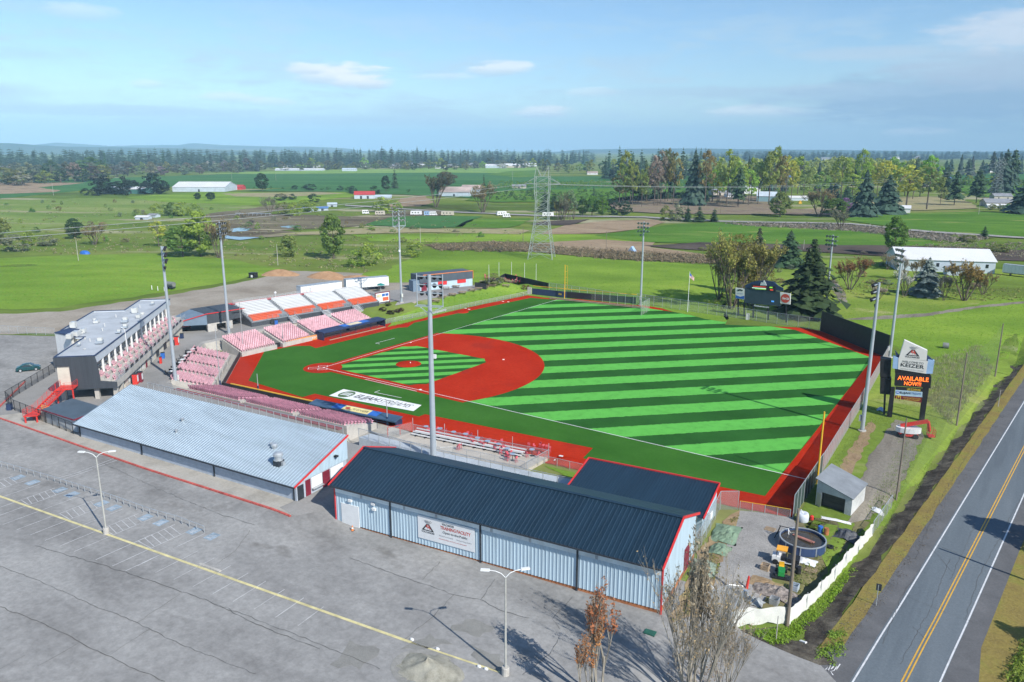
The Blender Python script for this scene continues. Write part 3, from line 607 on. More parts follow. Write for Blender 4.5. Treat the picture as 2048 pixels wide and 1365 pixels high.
b = MB(); b.prism([(0, 0), (.22, .0), (.43, .22), (.22, .43), (0, .22)], .075, .12); tag(b.build('home_plate', 'base white'), 'white five sided home plate between the two chalk batting boxes', 'home plate')
slab(13.04, 13.04, .6, .16, .32, -.785, 'white pitching rubber on top of the round clay mound', 'pitching plate', 'pitching_plate')
for q_, lb in (((1122, 916), 'white pitching rubber on the right side bullpen mound'), ((1112, 922), 'white bullpen home plate against the low fence'), ((1357, 967), 'white bullpen home plate by the dark roofed bullpen building'),
               ((931, 619), 'nearer white plate on the left side bullpen mound'), ((938, 621), 'white slab beside the left bullpen mound crest'), ((1006, 604), 'white bullpen plate nearer the left field corner pair, left one'), ((1016.5, 604.5), 'white bullpen plate nearer the left field corner pair, right one')):
    p = at(*q_); slab(p.x, p.y, .6, .35, .02 if 'home plate' in lb or 'corner' in lb else .25, .1, lb, 'plate', 'bullpen_plate')
# ---------------------------------------------------------------- buildings of the ballpark
def head(p, q): return math.atan2(q.y-p.y, q.x-p.x)
class Frame:
    """plan frame: a along the building, n outwards"""
    def __init__(s, o, ang, flip=False):
        s.o = Vector((o[0], o[1])); s.a = Vector((math.cos(ang), math.sin(ang))); s.n = Vector((s.a.y, -s.a.x)) if not flip else Vector((-s.a.y, s.a.x))
    def __call__(s, a, n, z): p = s.o+s.a*a+s.n*n; return Vector((p.x, p.y, z))
def fbox(b, F, a0, a1, n0, n1, z0, z1, mi=0):
    return b.hexa([F(a0, n0, z0), F(a1, n0, z0), F(a1, n1, z0), F(a0, n1, z0)], [F(a0, n0, z1), F(a1, n0, z1), F(a1, n1, z1), F(a0, n1, z1)], mi)
MB.fbox = lambda s, F, *k, mi=0: fbox(s, F, *k, mi)
mat('blue grey roof', (.36, .44, .50), .38, .10, .12, .25, streak=(1, 8, 1), spec=.5); mat('block wall', (.40, .45, .52), .85, .08, 1.5, bump=.3, fine=.2)
mat('navy roof', (.013, .034, .058), .45, .12, .1, .1, streak=(8, 1, 1), spec=.4); mat('pale metal wall', (.47, .60, .69), .5, .07, .3, .1, streak=(4, 4, .4)); mat('red trim', (.62, .035, .035), .5, .06, 1.)
mat('white paint', (.74, .75, .75), .6, .05, 1.); mat('dark metal', (.030, .036, .045), .5, .15, 1.); mat('maroon paint', (.19, .018, .035), .55, .12, 1.); mat('galvanised', (.50, .53, .55), .42, .12, 1.2, .5)
mat('rust board', (.40, .15, .06), .85, .25, .6, fine=.3); mat('charcoal cladding', (.052, .060, .072), .55, .1, .4, streak=(5, 5, .3)); mat('cream wall', (.56, .52, .44), .85, .07, .8)
mat('flat roof membrane', (.42, .45, .48), .8, .10, .25); mat('glass dark', (.02, .025, .03), .12, .1, 1., spec=.8); mat('concrete', (.44, .42, .385), .85, .12, .5, fine=.2)
mat('red steel', (.62, .045, .035), .5, .07, 1.); mat('steel grey', (.42, .47, .52), .45, .08, .4, .3); mat('yellow paint', (.72, .42, .03), .5, .07, 1.)
mat('black paint', (.016, .017, .02), .6, .2, 1.); mat('blue paint', (.03, .14, .48), .55, .1, 1.); mat('navy paint', (.022, .04, .10), .55, .15, .5); mat('timber', (.36, .27, .18), .8, .18, 2.)

# long grey concession building: a single slope of metal roofing over block walls
F = Frame((5.7, -54.0), math.atan2(4.1, 45.5)); LN = 45.7; Z0, ZE, ZR, DP = 2.6, 4.72, 8.28, 9.95
g = thing('concession_building', 'long grey block building under a wide pale blue metal roof of one slope', 'building', F(LN/2, -DP/2, Z0))
b = MB(); b.hexa([F(.5, -.55, Z0-.3), F(LN-.35, -.55, Z0-.3), F(LN-.35, -DP+.2, Z0-.3), F(.5, -DP+.2, Z0-.3)], [F(.5, -.55, ZE-.05), F(LN-.35, -.55, ZE-.05), F(LN-.35, -DP+.2, ZR-.25), F(.5, -DP+.2, ZR-.25)]); b.build('wall', 'block wall', g)
b = MB(); b.ribbed(F(0, 0, ZE), F(LN, 0, ZE)-F(0, 0, ZE), F(0, -DP, ZR)-F(0, 0, ZE), 92, .06); rf = b.build('roof', 'blue grey roof', g)
for a, sz in ((18.2, .16), (19.6, .14), (36.5, .16)):      # stacks
    t = .55 if a < 19 else .33 if a < 30 else .52; p = F(a, -DP*t, ZE+(ZR-ZE)*t); b = MB(); b.lathe(p, [(sz, -.1), (sz, .35), (sz*1.8, .36), (sz*1.8, .46), (.0, .55)], 10); b.build('vent_pipe', 'galvanised', rf)
p = F(40.3, -DP*.27, ZE+(ZR-ZE)*.27); b = MB(); b.obox((p.x, p.y, p.z-.3), (1.0, 1.0, .95), .09, 1); b.lathe((p.x, p.y, p.z+.6), [(.62, 0), (.62, .1), (.5, .16), (.5, .55), (.66, .6), (.66, .9), (.5, 1.05), (.2, 1.12), (0, 1.12)], 16); b.obox((p.x+.75, p.y+.1, p.z-.1), (.35, .4, .6), .09); b.build('exhaust_fan', ['galvanised', 'dark metal'], rf, smooth=False)
p = F(37.2, -DP*.50, ZE+(ZR-ZE)*.50); b = MB(); b.lathe((p.x, p.y, p.z-.1), [(.3, 0), (.3, .3), (.42, .34), (.42, .6), (.3, .72), (0, .74)], 12); b.build('roof_vent', 'galvanised', rf)
b = MB(); b.fbox(F, 0, LN, .0, .14, ZE-.16, ZE-.02); b.build('gutter', 'dark metal', g)
for a in (.7, 15.3, 30.4, 44.9):
    b = MB(); b.fbox(F, a, a+.14, -.54, -.40, Z0, ZE-.2); b.tube(F(a+.07, -.47, ZE-.2), F(a+.07, .07, ZE-.1), .05); b.build('downpipe', 'dark metal', g)
b = MB(); b.ribbed(F(LN-.33, -.35, 5.15), F(LN-.33, -DP, 5.15)-F(LN-.33, -.35, 5.15), Vector((0, 0, .01)), 1, .001)
b = MB(); n = 34      # ribbed gable: strips of growing height
for i in range(n):
    t0, t1 = i/n, (i+.66)/n; t2 = (i+1)/n
    for s0, s1, d in ((t0, t1, .0), (t1, t2, .035)):
        q = [F(LN-.30+d, -.55-(DP-.55)*s, z) for s, z in ((s0, 4.9), (s1, 4.9), (s1, ZE+(ZR-ZE)*(.055+.945*s1)-.12), (s0, ZE+(ZR-ZE)*(.055+.945*s0)-.12))]
        if q[2].z > 5.0: b.extr(q, tuple(-.05*k for k in (*F.a, 0)))
b.build('gable_cladding', 'pale metal wall', g)
b = MB(); b.beam(F(LN+.02, .1, ZE+.02), F(LN+.02, -DP, ZR+.03), .12, .22); b.build('fascia', 'red trim', g)
b = MB(); b.fbox(F, LN-.34, LN-.24, -1.7, -.7, Z0, 4.5); b.build('door', 'dark metal', g)
for n0, n1 in ((-5.0, -3.1), (-9.0, -6.6)):
    b = MB(); b.fbox(F, LN-.33, LN-.25, n0, n1, Z0+.75, 4.75); b.build('service_shutter', 'white paint', g)
    b = MB(); b.fbox(F, LN-.25, LN+.1, n0, n1, Z0+.62, Z0+.72); b.build('counter', 'galvanised', g)
for n0, n1 in ((-2.95, -2.1), (-6.45, -5.15)):
    b = MB(); b.fbox(F, LN-.33, LN-.27, n0, n1, Z0, 4.75); b.build('panel', 'maroon paint', g)
b = MB(); b.fbox(F, LN-.25, LN+.25, -7.7, -7.3, 6.1, 6.3); b.build('wall_lamp', 'black paint', g)

# black-roofed training hall
F = Frame((57.0, -49.4), math.atan2(5., 40.2)); LN, WD, ZE, ZR = 40.6, 13.2, 6.5, 8.85
g = thing('training_hall', 'big black gabled hall with ribbed grey walls and red roof edges beside the car park', 'building', F(LN/2, -WD/2, 1.4))
b = MB(); z0, ov = 1.0, .45
b.hexa([F(.35, -ov-.05, z0+.7), F(LN-.2, -ov-.05, z0+.7), F(LN-.2, -WD+ov, z0+.7), F(.35, -WD+ov, z0+.7)], [F(.35, -ov-.05, ZE-.1), F(LN-.2, -ov-.05, ZE-.1), F(LN-.2, -WD+ov, ZE-.1), F(.35, -WD+ov, ZE-.1)])
for a in (.35, LN-.45): b.extr([F(a, -ov, ZE-.1), F(a, -WD/2, ZR-.15), F(a, -WD+ov, ZE-.1)], (.25*F.a.x, .25*F.a.y, 0))
wl = b.build('wall', 'pale metal wall', g)
b = MB(); b.ribbed(F(.35, -ov+.02, z0+.75), F(LN-.2, 0, 0)-F(.35, 0, 0), Vector((0, 0, ZE-1.05-z0-.75)), 96, .045); b.build('ribbed_cladding', 'pale metal wall', g)
b = MB(); b.fbox(F, .35, LN-.2, -ov-.05, -ov+.06, ZE-1.04, ZE-.35); b.build('skylight_band', mat('translucent panel', (.70, .77, .80), .35, .12, .4), g)
for a in (4.2, 10.3, 14.6, 21.6, 26.2, 33.6): 
    b = MB(); b.fbox(F, a, a+.28, -ov, -ov+.09, ZE-1.05, ZE-.3); b.build('frame_end', 'steel grey', g)
b = MB(); b.ribbed(F(0, .12, ZE-.06), F(LN, 0, 0)-F(0, 0, 0), F(0, -WD/2, ZR)-F(0, .12, ZE-.06), 84, .055); b.build('roof', 'navy roof', g)
b = MB(); b.ribbed(F(LN, -WD, ZE), F(0, 0, 0)-F(LN, 0, 0), F(0, -WD/2, ZR)-F(0, -WD, ZE), 104, .03); b.build('roof', 'navy roof', g)
b = MB(); b.beam(F(-.02, -WD/2, ZR+.05), F(LN+.02, -WD/2, ZR+.05), .45, .05); b.build('ridge_cap', 'navy roof', g)
for a in (-.06, LN+.06):
    b = MB(); b.beam(F(a, .2, ZE-.08), F(a, -WD/2, ZR+.04), .14, .26); b.beam(F(a, -WD/2, ZR+.04), F(a, -WD-.05, ZE-.04), .14, .26); b.build('fascia', 'red trim', g)
for a in (.28, LN-.16):
    b = MB(); b.fbox(F, a, a+.16, -ov-.02, -ov+.1, z0+.2, ZE-.15); b.build('corner_trim', 'red trim', g)
b = MB(); b.fbox(F, 0, LN, .1, .24, ZE-.2, ZE-.06); b.build('gutter', 'dark metal', g)
for a in (8.4, 20.3, 31.6):
    b = MB(); b.fbox(F, a, a+.18, -ov+.02, -ov+.16, z0+.4, ZE-.3); b.tube(F(a+.09, -ov+.1, ZE-.3), F(a+.09, .17, ZE-.2), .06); b.build('downpipe', 'dark metal', g)
b = MB(); b.hexa([F(0.35, -ov-.1, .6), F(LN-.15, -ov-.1, .4), F(LN-.15, -WD+ov, .3), F(.35, -WD+ov, .6)], [F(.35, -ov-.02, z0+.6), F(LN-.15, -ov-.02, z0+.78), F(LN-.15, -WD+ov-.05, z0+.78), F(.35, -WD+ov-.05, z0+.6)]); b.build('plinth', 'rust board', g)
b = MB(); b.fbox(F, 1.3, 3.9, -ov-.02, -ov+.12, 1.6, 4.3); b.build('door', 'white paint', g)
b = MB(); b.fbox(F, .28, .36, -2.2, -1.0, 1.5, 3.8); b.build('side_door', 'black paint', g)
b = MB(); b.fbox(F, LN-.19, LN-.1, -10.4, -8.6, 1.6, 4.2); b.build('rear_door', 'maroon paint', g)
for a, z in ((5.9, 5.1), (6.0, 4.45), (2.5, 4.75)):
    b = MB(); b.fbox(F, a, a+.45, -ov+.02, -ov+.3, z, z+.28); b.build('wall_lamp', 'white paint', g)
BAN = Frame(F(12.3, -ov+.1, 0).to_2d(), math.atan2(5., 40.2))
bn = thing('banner', 'white banner with mountain emblem and red type on the ribbed grey hall wall', 'banner', BAN(4.5, 0, 4))
b = MB(); b.fbox(BAN, 0, 7.4, 0, .03, 2.55, 5.35); b.build('sheet', mat('banner white', (.72, .73, .74), .7, .04, .6), bn)
mat('type red', (.55, .07, .045), .6); mat('type black', (.03, .032, .035), .6); mat('type grey', (.30, .31, .33), .6); mat('type white', (.78, .78, .78), .6); mat('type blue', (.03, .12, .42), .6); mat('type gold', (.75, .52, .05), .6)
ua, uz = Vector((*BAN.a, 0)), Vector((0, 0, 1)); P = lambda a, z: BAN(a, .045, z)
lettering(bn, 'VOLCANOES', P(4.0, 4.82), ua, uz, .26, 'type black', 1.55, bold=.02)
lettering(bn, 'TRAINING FACILITY', P(4.95, 4.32), ua, uz, .40, 'type red', 3.9, bold=.02)
lettering(bn, 'Open to the Public', P(4.9, 3.85), ua, uz, .28, 'type black', 3.2, bold=.01)
lettering(bn, 'Baseball and Softball', P(3.75, 3.42), ua, uz, .15, 'type grey', 1.8); lettering(bn, 'Hitting, Pitching, Fielding', P(6.05, 3.42), ua, uz, .15, 'type grey', 1.9)
lettering(bn, 'Memberships and Lessons Available', P(4.6, 3.05), ua, uz, .13, 'type red', 3.6)
def mountain(parent, o, u, v, s, word=True):
    """the club emblem: a black peak outline, a red core and a plume of lines"""
    o, u, v = Vector(o), Vector(u), Vector(v); nn = u.cross(v)
    def pl(pts, k=0): return [o+u*(x*s)+v*(y*s)+nn*k for x, y in pts]
    def sheet(b, pts, k): q = pl(pts, k); b.add(q, [tuple(range(len(q)))])
    b = MB(); sheet(b, [(-1, -.6), (-.72, -.6), (-.28, .02), (-.12, .3), (-.3, .3)], 0); sheet(b, [(1, -.6), (.72, -.6), (.28, .02), (.12, .3), (.3, .3)], .001); sheet(b, [(-.85, -.6), (.85, -.6), (.8, -.48), (-.8, -.48)], .002); sheet(b, [(-.3, .3), (.3, .3), (.22, .42), (-.22, .42)], .003); b.build('peak', 'type black', parent)
    b = MB(); sheet(b, [(-.22, .28), (.0, .28), (-.08, .02), (.2, .04), (-.05, -.42), (.0, -.12), (-.3, -.1)], .004); sheet(b, [(.05, .28), (.2, .28), (.45, -.3), (.3, -.35)], .005); b.build('core', 'type red', parent)
    b = MB()
    for k in range(7):
        t = -.6+.2*k; sheet(b, [(t*.5, .5), (t*.5+.06, .5), (t*1.05+.14, .86+.08*(k % 3)), (t*1.05, .82+.08*(k % 2))], .004+.0005*k)
    b.build('plume', 'type grey', parent)
    if word: lettering(parent, 'VOLCANOES', o-v*s*.95, u, v, .26*s, 'type black', 2.1*s, bold=.02)
mountain(bn, P(1.35, 4.15), ua, uz, .82)

# low bullpen building behind the hall, toward the field
q = [at(1155, 970, 3.9), at(1176, 942, 3.9), at(1421, 994, 3.9), at(1394, 1056, 3.3)]
F = Frame((76.6, -27.5), math.atan2(5., 40.2)); LN, WD = 17.6, 7.4
g = thing('bullpen_building', 'low black roofed building with red edges between the hall and the right foul line', 'building', F(LN/2, -WD/2, .5))
b = MB(); b.hexa([F(.2, -.2, .2), F(LN-.2, -.2, .2), F(LN-.2, -WD+.2, .2), F(.2, -WD+.2, .2)], [F(.2, -.2, 3.0), F(LN-.2, -.2, 3.0), F(LN-.2, -WD+.2, 4.2), F(.2, -WD+.2, 4.2)]); b.build('wall', 'pale metal wall', g)
b = MB(); b.ribbed(F(0, .2, 3.0), F(LN, 0, 0)-F(0, 0, 0), F(0, -WD, 4.35)-F(0, .2, 3.0), 46, .03); b.build('roof', 'navy roof', g)
b = MB(); b.beam(F(-.05, .25, 3.02), F(-.05, -WD-.05, 4.42), .14, .26); b.beam(F(LN+.05, .25, 3.02), F(LN+.05, -WD-.05, 4.42), .14, .26); b.beam(F(-.05, -WD-.06, 4.4), F(LN+.05, -WD-.06, 4.4), .14, .26); b.build('fascia', 'red trim', g)
b = MB(); b.fbox(F, LN-.19, LN+.25, -3.6, -2.6, 1.6, 2.4); b.build('heat_pump', 'white paint', g)

# press box and suites on the upper storey, behind home plate
F = Frame((-8.9, -42.3), R(135)); LN = 52.5; ZG, ZF, ZT = 2.6, 4.7, 10.6
g = thing('suite_building', 'two storey suite building with flat grey roof, charcoal end wall and terraced pink seats', 'building', F(LN/2, -5, ZG))
OUT = [(0, 0), (LN, 0), (LN, -6.6), (40.4, -6.6), (40.4, -12.9), (21.5, -12.9), (15, -8), (15, -6.4), (0, -6.4)]
b = MB(); b.prism([F(a, n, 0).to_2d() for a, n in [(.1, -1.5), (LN-.1, -1.5), (LN-.1, -6.5), (40.3, -6.5), (40.3, -12.8), (21.5, -12.8), (15.1, -7.9), (15.1, -6.3), (.1, -6.3)]][::-1], ZF, ZT-.35); b.build('upper_wall', 'cream wall', g)
b = MB(); b.prism([F(a, n, 0).to_2d() for a, n in [(.15, -.15), (LN-.15, -.15), (LN-.15, -6.45), (40.3, -6.45), (40.3, -12.75), (21.5, -12.75), (15.15, -7.9), (15.15, -6.25), (.15, -6.25)]][::-1], ZT-.34, ZT-.3); rf = b.build('roof', 'flat roof membrane', g)
b = MB()
for i, (p0, p1) in enumerate(zip(OUT, OUT[1:]+OUT[:1])):
    p0, p1 = Vector(p0), Vector(p1); d = (p1-p0).normalized(); b.beam(F(*(p0-d*.06), ZT-.02), F(*(p1+d*.06), ZT-.02), .24, .12)
b.build('parapet_cap', 'navy paint', g)
b = MB(); b.fbox(F, .1, LN-.1, -.22, 0, ZT-1.45, ZT-.08); b.build('fascia_band', mat('pale fascia', (.50, .55, .60), .6, .05, .4), g)
b = MB()
for p0, p1 in zip(OUT[1:], OUT[2:]+OUT[:1]):
    if p0[1] == 0 and p1[1] == 0: continue
    p0, p1 = Vector(p0), Vector(p1); d = (p1-p0).normalized(); k = Vector((d.y, -d.x)); k = k if True else -k
    b.beam(F(*p0, ZT-.22), F(*p1, ZT-.22), .18, .3)
b.build('parapet', 'pale fascia', g)
b = MB(); 
E1 = [(-6.6, 7.0), (-6.6, ZT-.1), (0, ZT-.1), (.35, 6.05), (3.05, 5.75), (3.05, ZF), (-3.2, ZF), (-3.2, 7.0)]
b.extr([F(-.02, n, z) for n, z in [(-6.6, 8.9), (-6.6, ZT-.1), (0, ZT-.1), (.3, 8.9)]], (-.16*F.a.x, -.16*F.a.y, 0)); b.extr([F(-.02, n, z) for n, z in [(-4.2, ZF), (-4.2, 8.9), (.3, 8.9), (.45, 6.05), (3.05, 5.75), (3.05, ZF)]], (-.16*F.a.x, -.16*F.a.y, 0))
for k in range(22): b.fbox(F, -.20, -.17, -6.5+k*.3, -6.45+k*.3, ZF+.05 if k > 7 else 8.9, ZT-.15)
b.build('end_wall', 'charcoal cladding', g)
b = MB(); b.fbox(F, .15, .3, -5.5, -4.25, ZF+.1, 8.0); b.build('end_door', 'black paint', g)
b = MB(); b.prism([F(a, n, 0).to_2d() for a, n in ((18.6, -12.9), (15.4, -9.0), (20, -8.0), (22.4, -11.6))], ZG, ZT+.1); b.build('stair_tower', 'white paint', g)
b = MB(); b.prism([F(a, n, 0).to_2d() for a, n in ((18.6, -13.05), (15.25, -9.0), (20, -7.9), (22.5, -11.6))], ZT+.12, ZT+.24); b.build('tower_cap', 'navy paint', g)
b = MB(); b.hexa([F(6.5, 2.3, ZG-.2), F(LN-1, 2.3, ZG-.2), F(LN-1, -6.15, ZG-.2), F(6.5, -6.15, ZG-.2)], [F(6.5, 2.3, ZF), F(LN-1, 2.3, ZF), F(LN-1, -6.15, ZF), F(6.5, -6.15, ZF)]); b.fbox(F, 21.5, 40.2, -12.7, -6.2, ZG-.2, ZF); b.build('lower_wall', 'cream wall', g)
for a, n in ((.5, -6.0), (.5, -.6), (.6, 2.4), (3.6, 2.4), (3.4, -6)):
    b = MB(); b.fbox(F, a, a+.7, n-.35, n+.35, ZG-.2, ZF); b.build('pillar', 'concrete', g)
# terrace in three steps
b = MB()
for n0, n1, z in ((-1.5, .9, 6.55), (.9, 2.0, 6.15), (2.0, 3.0, 5.75)): b.fbox(F, .15, LN-.1, n0, n1, ZF, z)
dk = b.build('terrace', 'concrete', g)
for i in range(16):      # front windows, between the posts
    a = .9+i*3.24; 
    b = MB(); b.fbox(F, a, a+2.5, -1.52, -1.44, 6.6, 8.95); wn = b.build('window', 'glass dark', g)
    b = MB()
    for k in range(5): b.fbox(F, a+k*.61, a+k*.61+.07, -1.45, -1.38, 6.6, 8.95)
    for z in (6.6, 7.35, 8.9): b.fbox(F, a, a+2.5, -1.45, -1.385, z, z+.08)
    b.build('window_frame', 'white paint', wn)
for i in range(15):
    a = .35+i*3.46; b = MB(); b.fbox(F, a, a+.3, -.30, 0, 6.2, ZT-1.45); b.build('post', 'white paint', g)
b = MB()
for i in range(35): b.tube(F(.1+i*1.54, 3.0, 5.7), F(.1+i*1.54, 3.0, 6.85), .03, n=5)
for z in (6.85, 6.45, 6.05): b.tube(F(.1, 3.0, z), F(LN-.1, 3.0, z), .03, n=5)
for n_, z in ((0, 6.9), (1, 6.9), (2, 6.9), (3, 6.85)): b.tube(F(LN-.1, n_, z), F(LN-.1, n_, z-1), .03, n=5)
b.build('railing', 'galvanised', g)
b = MB(); b.quad(F(.1, 3.0, 5.75), F(LN-.1, 3.0, 5.75), F(LN-.1, 3.0, 6.8), F(.1, 3.0, 6.8)); b.build('railing_mesh', wire_mat('wire mesh', (.45, .47, .48), .22), g)
for i in range(14): b = MB(); b.fbox(F, 5+i*3.2, 5.6+i*3.2+1.2, 3.02, 3.06, 6.0, 6.5); b.build('railing_panel', 'dark metal', g)
for a, wd, z0, z1, m_ in ((8.3, 1.0, 3.1, 4.3, 'glass dark'), (11.2, 1.6, 2.9, 4.4, 'glass dark'), (14.2, 1.8, 3.0, 4.4, 'glass dark'), (17.2, 1.2, 3.0, 4.4, 'glass dark'), (20, 1., 2.6, 4.5, 'maroon paint'), (23., 1.9, 3.0, 4.4, 'glass dark'), (28, 2.2, 2.6, 4.5, 'dark metal'), (34, 2.4, 2.6, 4.5, 'dark metal'), (40, 2.2, 2.6, 4.5, 'dark metal')):
    b = MB(); b.fbox(F, a, a+wd, 2.28, 2.36, z0, z1); wn = b.build('window' if m_ == 'glass dark' else 'door', m_, g)
    if m_ == 'glass dark':
        b = MB()
        for k in range(4): b.fbox(F, a+k*(wd-.07)/3, a+k*(wd-.07)/3+.07, 2.36, 2.40, z0, z1)
        b.fbox(F, a, a+wd, 2.36, 2.395, (z0+z1)/2-.03, (z0+z1)/2+.03); b.build('window_frame', 'white paint', wn)
b = MB(); b.tube(F(17, .1, 6.3), F(17, .1, ZT+.2), .07); b.path([F(17, .1, ZT+.2), F(17, .0, ZT+.8), F(17, -.5, ZT+1.1)], .05); b.build('mast', 'white paint', g)
# rooftop machines
def rooftop(a, n, l, w_, h, kind):
    p = F(a, n, ZT-.3); b = MB(); rz = R(135)
    if kind == 'unit':
        b.obox((p.x, p.y, p.z+.15), (l, w_, h), rz); b.obox((p.x, p.y, p.z), (l*.8, w_*.8, .15), rz, 1); b.lathe((p.x, p.y, p.z+.15+h), [(min(l, w_)*.36, 0), (min(l, w_)*.36, .12), (0, .13)], 12, 1)
    elif kind == 'pipe': b.lathe(p, [(l, 0), (l, h), (l*1.5, h+.02), (l*1.5, h+.12), (0, h+.2)], 8)
    elif kind == 'fan': b.lathe(p, [(l, 0), (l, h*.4), (l*1.4, h*.5), (l*1.3, h), (0, h*1.1)], 12)
    else:
        b.obox((p.x, p.y, p.z+.2), (l, w_, h*.5), rz, 1); b.obox((p.x+.2, p.y, p.z+.2+h*.5), (l*.55, w_*.7, h*.5), rz)
        for s in (-1, 1): b.tube((p.x+s*l*.4, p.y, p.z), (p.x+s*l*.4, p.y, p.z+h*1.1), .03, n=5)
        b.tube((p.x-l*.4, p.y, p.z+h*1.1), (p.x+l*.4, p.y, p.z+h*1.1), .03, n=5)
    b.build({'unit': 'rooftop_unit', 'pipe': 'vent_pipe', 'fan': 'exhaust_fan', 'rig': 'duct_unit'}[kind], [mat('unit grey', (.55, .56, .54), .6, .08, 1.), 'steel grey'], rf)
for k in ((9.8, -2.2, 1.3, 1.1, 1.0, 'rig'), (17, -8.6, 2.3, 1.2, .8, 'unit'), (19.6, -8.2, 1.3, .9, .7, 'unit'), (14.8, -9.0, 1.2, .9, .8, 'unit'), (28, -3., 1.6, 1.1, 1.0, 'rig'), (32.5, -1.6, 1.2, .8, .6, 'unit'), (22.5, -1.5, 1.3, 1.0, .7, 'rig'), (18.2, -1.4, 1.2, .8, .6, 'rig'), (24.5, -11.6, 1.2, 1.0, 1.1, 'unit'), (28.5, -8.6, 1.4, .9, .4, 'unit'), (38, -3.8, 1.2, 1.1, 1.0, 'unit'), (47, -2.5, 1.3, .8, .6, 'rig'), (8.5, -5.3, .7, .5, .6, 'rig'), (36, -1.8, .35, 0, .5, 'fan'), (44, -4.4, .1, 0, .5, 'pipe'), (25, -6, .1, 0, .5, 'pipe'), (12, -4.6, .09, 0, .4, 'pipe'), (21, -5.2, .1, 0, .4, 'pipe'), (34, -6.5, .1, 0, .4, 'pipe'), (6, -3.6, .2, 0, .15, 'fan'), (31.5, -10, .25, 0, .4, 'fan'), (14.2, -6.2, .15, 0, .3, 'fan')): rooftop(*k)
SUITE = F
# red outside stair to the charcoal end wall
def railing(b, pts, h=1.05, bars=4, gap=1.2):
    for p, q in zip(pts, pts[1:]):
        p, q = Vector(p), Vector(q); n = max(1, int((q-p).length/gap))
        for i in range(n+1): k = p.lerp(q, i/n); b.tube(k, k+Vector((0, 0, h)), .03, n=5)
        for j in range(bars): z = Vector((0, 0, h*(j+1)/bars)); b.tube(p+z, q+z, .022, n=5)
st = thing('outside_stair', 'bright red steel stair and landing rising to the charcoal end wall', 'stair', (-14, -48, 2.6))
G = Frame(SUITE(0, 0, 0).to_2d(), R(135)); fl = 5.6
b = MB(); b.fbox(G, -2.6, -.25, -5.9, -3.2, fl-.2, fl); b.build('landing', 'red steel', st)
b = MB(); railing(b, [G(-.3, -5.9, fl), G(-2.6, -5.9, fl)]); railing(b, [G(-2.6, -3.2, fl), G(-.3, -3.2, fl)]); railing(b, [G(-2.6, -4.4, fl), G(-2.6, -3.2, fl)]); b.build('landing_railing', 'red steel', st)
pa = [(-2.6, -5.2, fl), (-8.6, -6.6, 3.9), (-10.8, -7.2, 3.9), (-12.6, -5.0, 2.65)]
b = MB()
for s in (-.65, .65): b.beam(G(-2.6, -5.2+s, fl-.15), G(-8.6, -6.6+s, 3.75), .08, .34)
for i in range(11): t = (i+.5)/11; b.obox(G(-2.6-6*t, -5.2-1.4*t, fl-1.7*t-.1), (.32, 1.3, .05), R(135+13))
b.build('flight', 'red steel', st)
b = MB()
for s in (-.65, .65): railing(b, [G(-2.6, -5.2+s, fl), G(-8.6, -6.6+s, 3.9)])
b.build('flight_railing', 'red steel', st)
b = MB(); b.prism([G(a, n, 0).to_2d() for a, n in ((-8.6, -7.4), (-11, -7.9), (-11, -5.8), (-8.6, -5.7))], 3.72, 3.9); b.build('landing', 'red steel', st)
b = MB(); railing(b, [G(-8.6, -7.4, 3.9), G(-11, -7.9, 3.9), G(-11, -5.8, 3.9)]); b.build('landing_railing', 'red steel', st)
b = MB()
for s in (0, 1.3): b.beam(G(-9.0+s, -5.8, 3.8), G(-8.4+s, -2.9, 2.65), .08, .3)
for i in range(7): t = (i+.5)/7; b.obox(G(-8.35+.6*t, -5.8+2.9*t, 3.85-1.2*t), (1.3, .3, .05), R(135))
b.build('flight', 'red steel', st)
b = MB(); railing(b, [G(-9.0, -5.8, 3.9), G(-8.4, -2.9, 2.7)]); b.build('flight_railing', 'yellow paint', st)
for a, n, z in ((-2.5, -3.3, fl), (-2.5, -5.8, fl), (-8.8, -7.3, 3.8), (-10.8, -7.7, 3.8), (-10.8, -6, 3.8)):
    b = MB(); b.fbox(G, a-.1, a+.1, n-.1, n+.1, 2.5, z-.1); b.build('leg', 'red steel', st)
# small shed with slate roof against the end of the long building
F = Frame((-4.6, -53.6), math.atan2(.5, 9.)); 
g = thing('store_shed', 'small white block shed with a flat slate blue roof beside the long grey building', 'shed', F(4.5, -2, 2.6))
b = MB(); b.fbox(F, .3, 8.8, -4.6, -.3, 2.4, 4.9); b.build('wall', mat('white block', (.62, .66, .70), .8, .06, 1.), g)
b = MB(); b.hexa([F(0, .1, 4.75), F(9.1, .1, 4.75), F(9.1, -4.9, 5.2), F(0, -4.9, 5.2)], [F(0, .1, 4.9), F(9.1, .1, 4.9), F(9.1, -4.9, 5.35), F(0, -4.9, 5.35)]); b.build('roof', mat('slate roof', (.075, .105, .135), .6, .1, .4), g)
b = MB(); b.beam(F(-.02, .16, 4.83), F(9.12, .16, 4.83), .08, .2); b.beam(F(9.16, .16, 4.83), F(9.16, -4.9, 5.28), .08, .2); b.build('fascia', 'maroon paint', g)
b = MB(); b.fbox(F, -1.4, .25, -3.4, -.35, 2.4, 4.2); b.build('bin_store', 'cream wall', g)

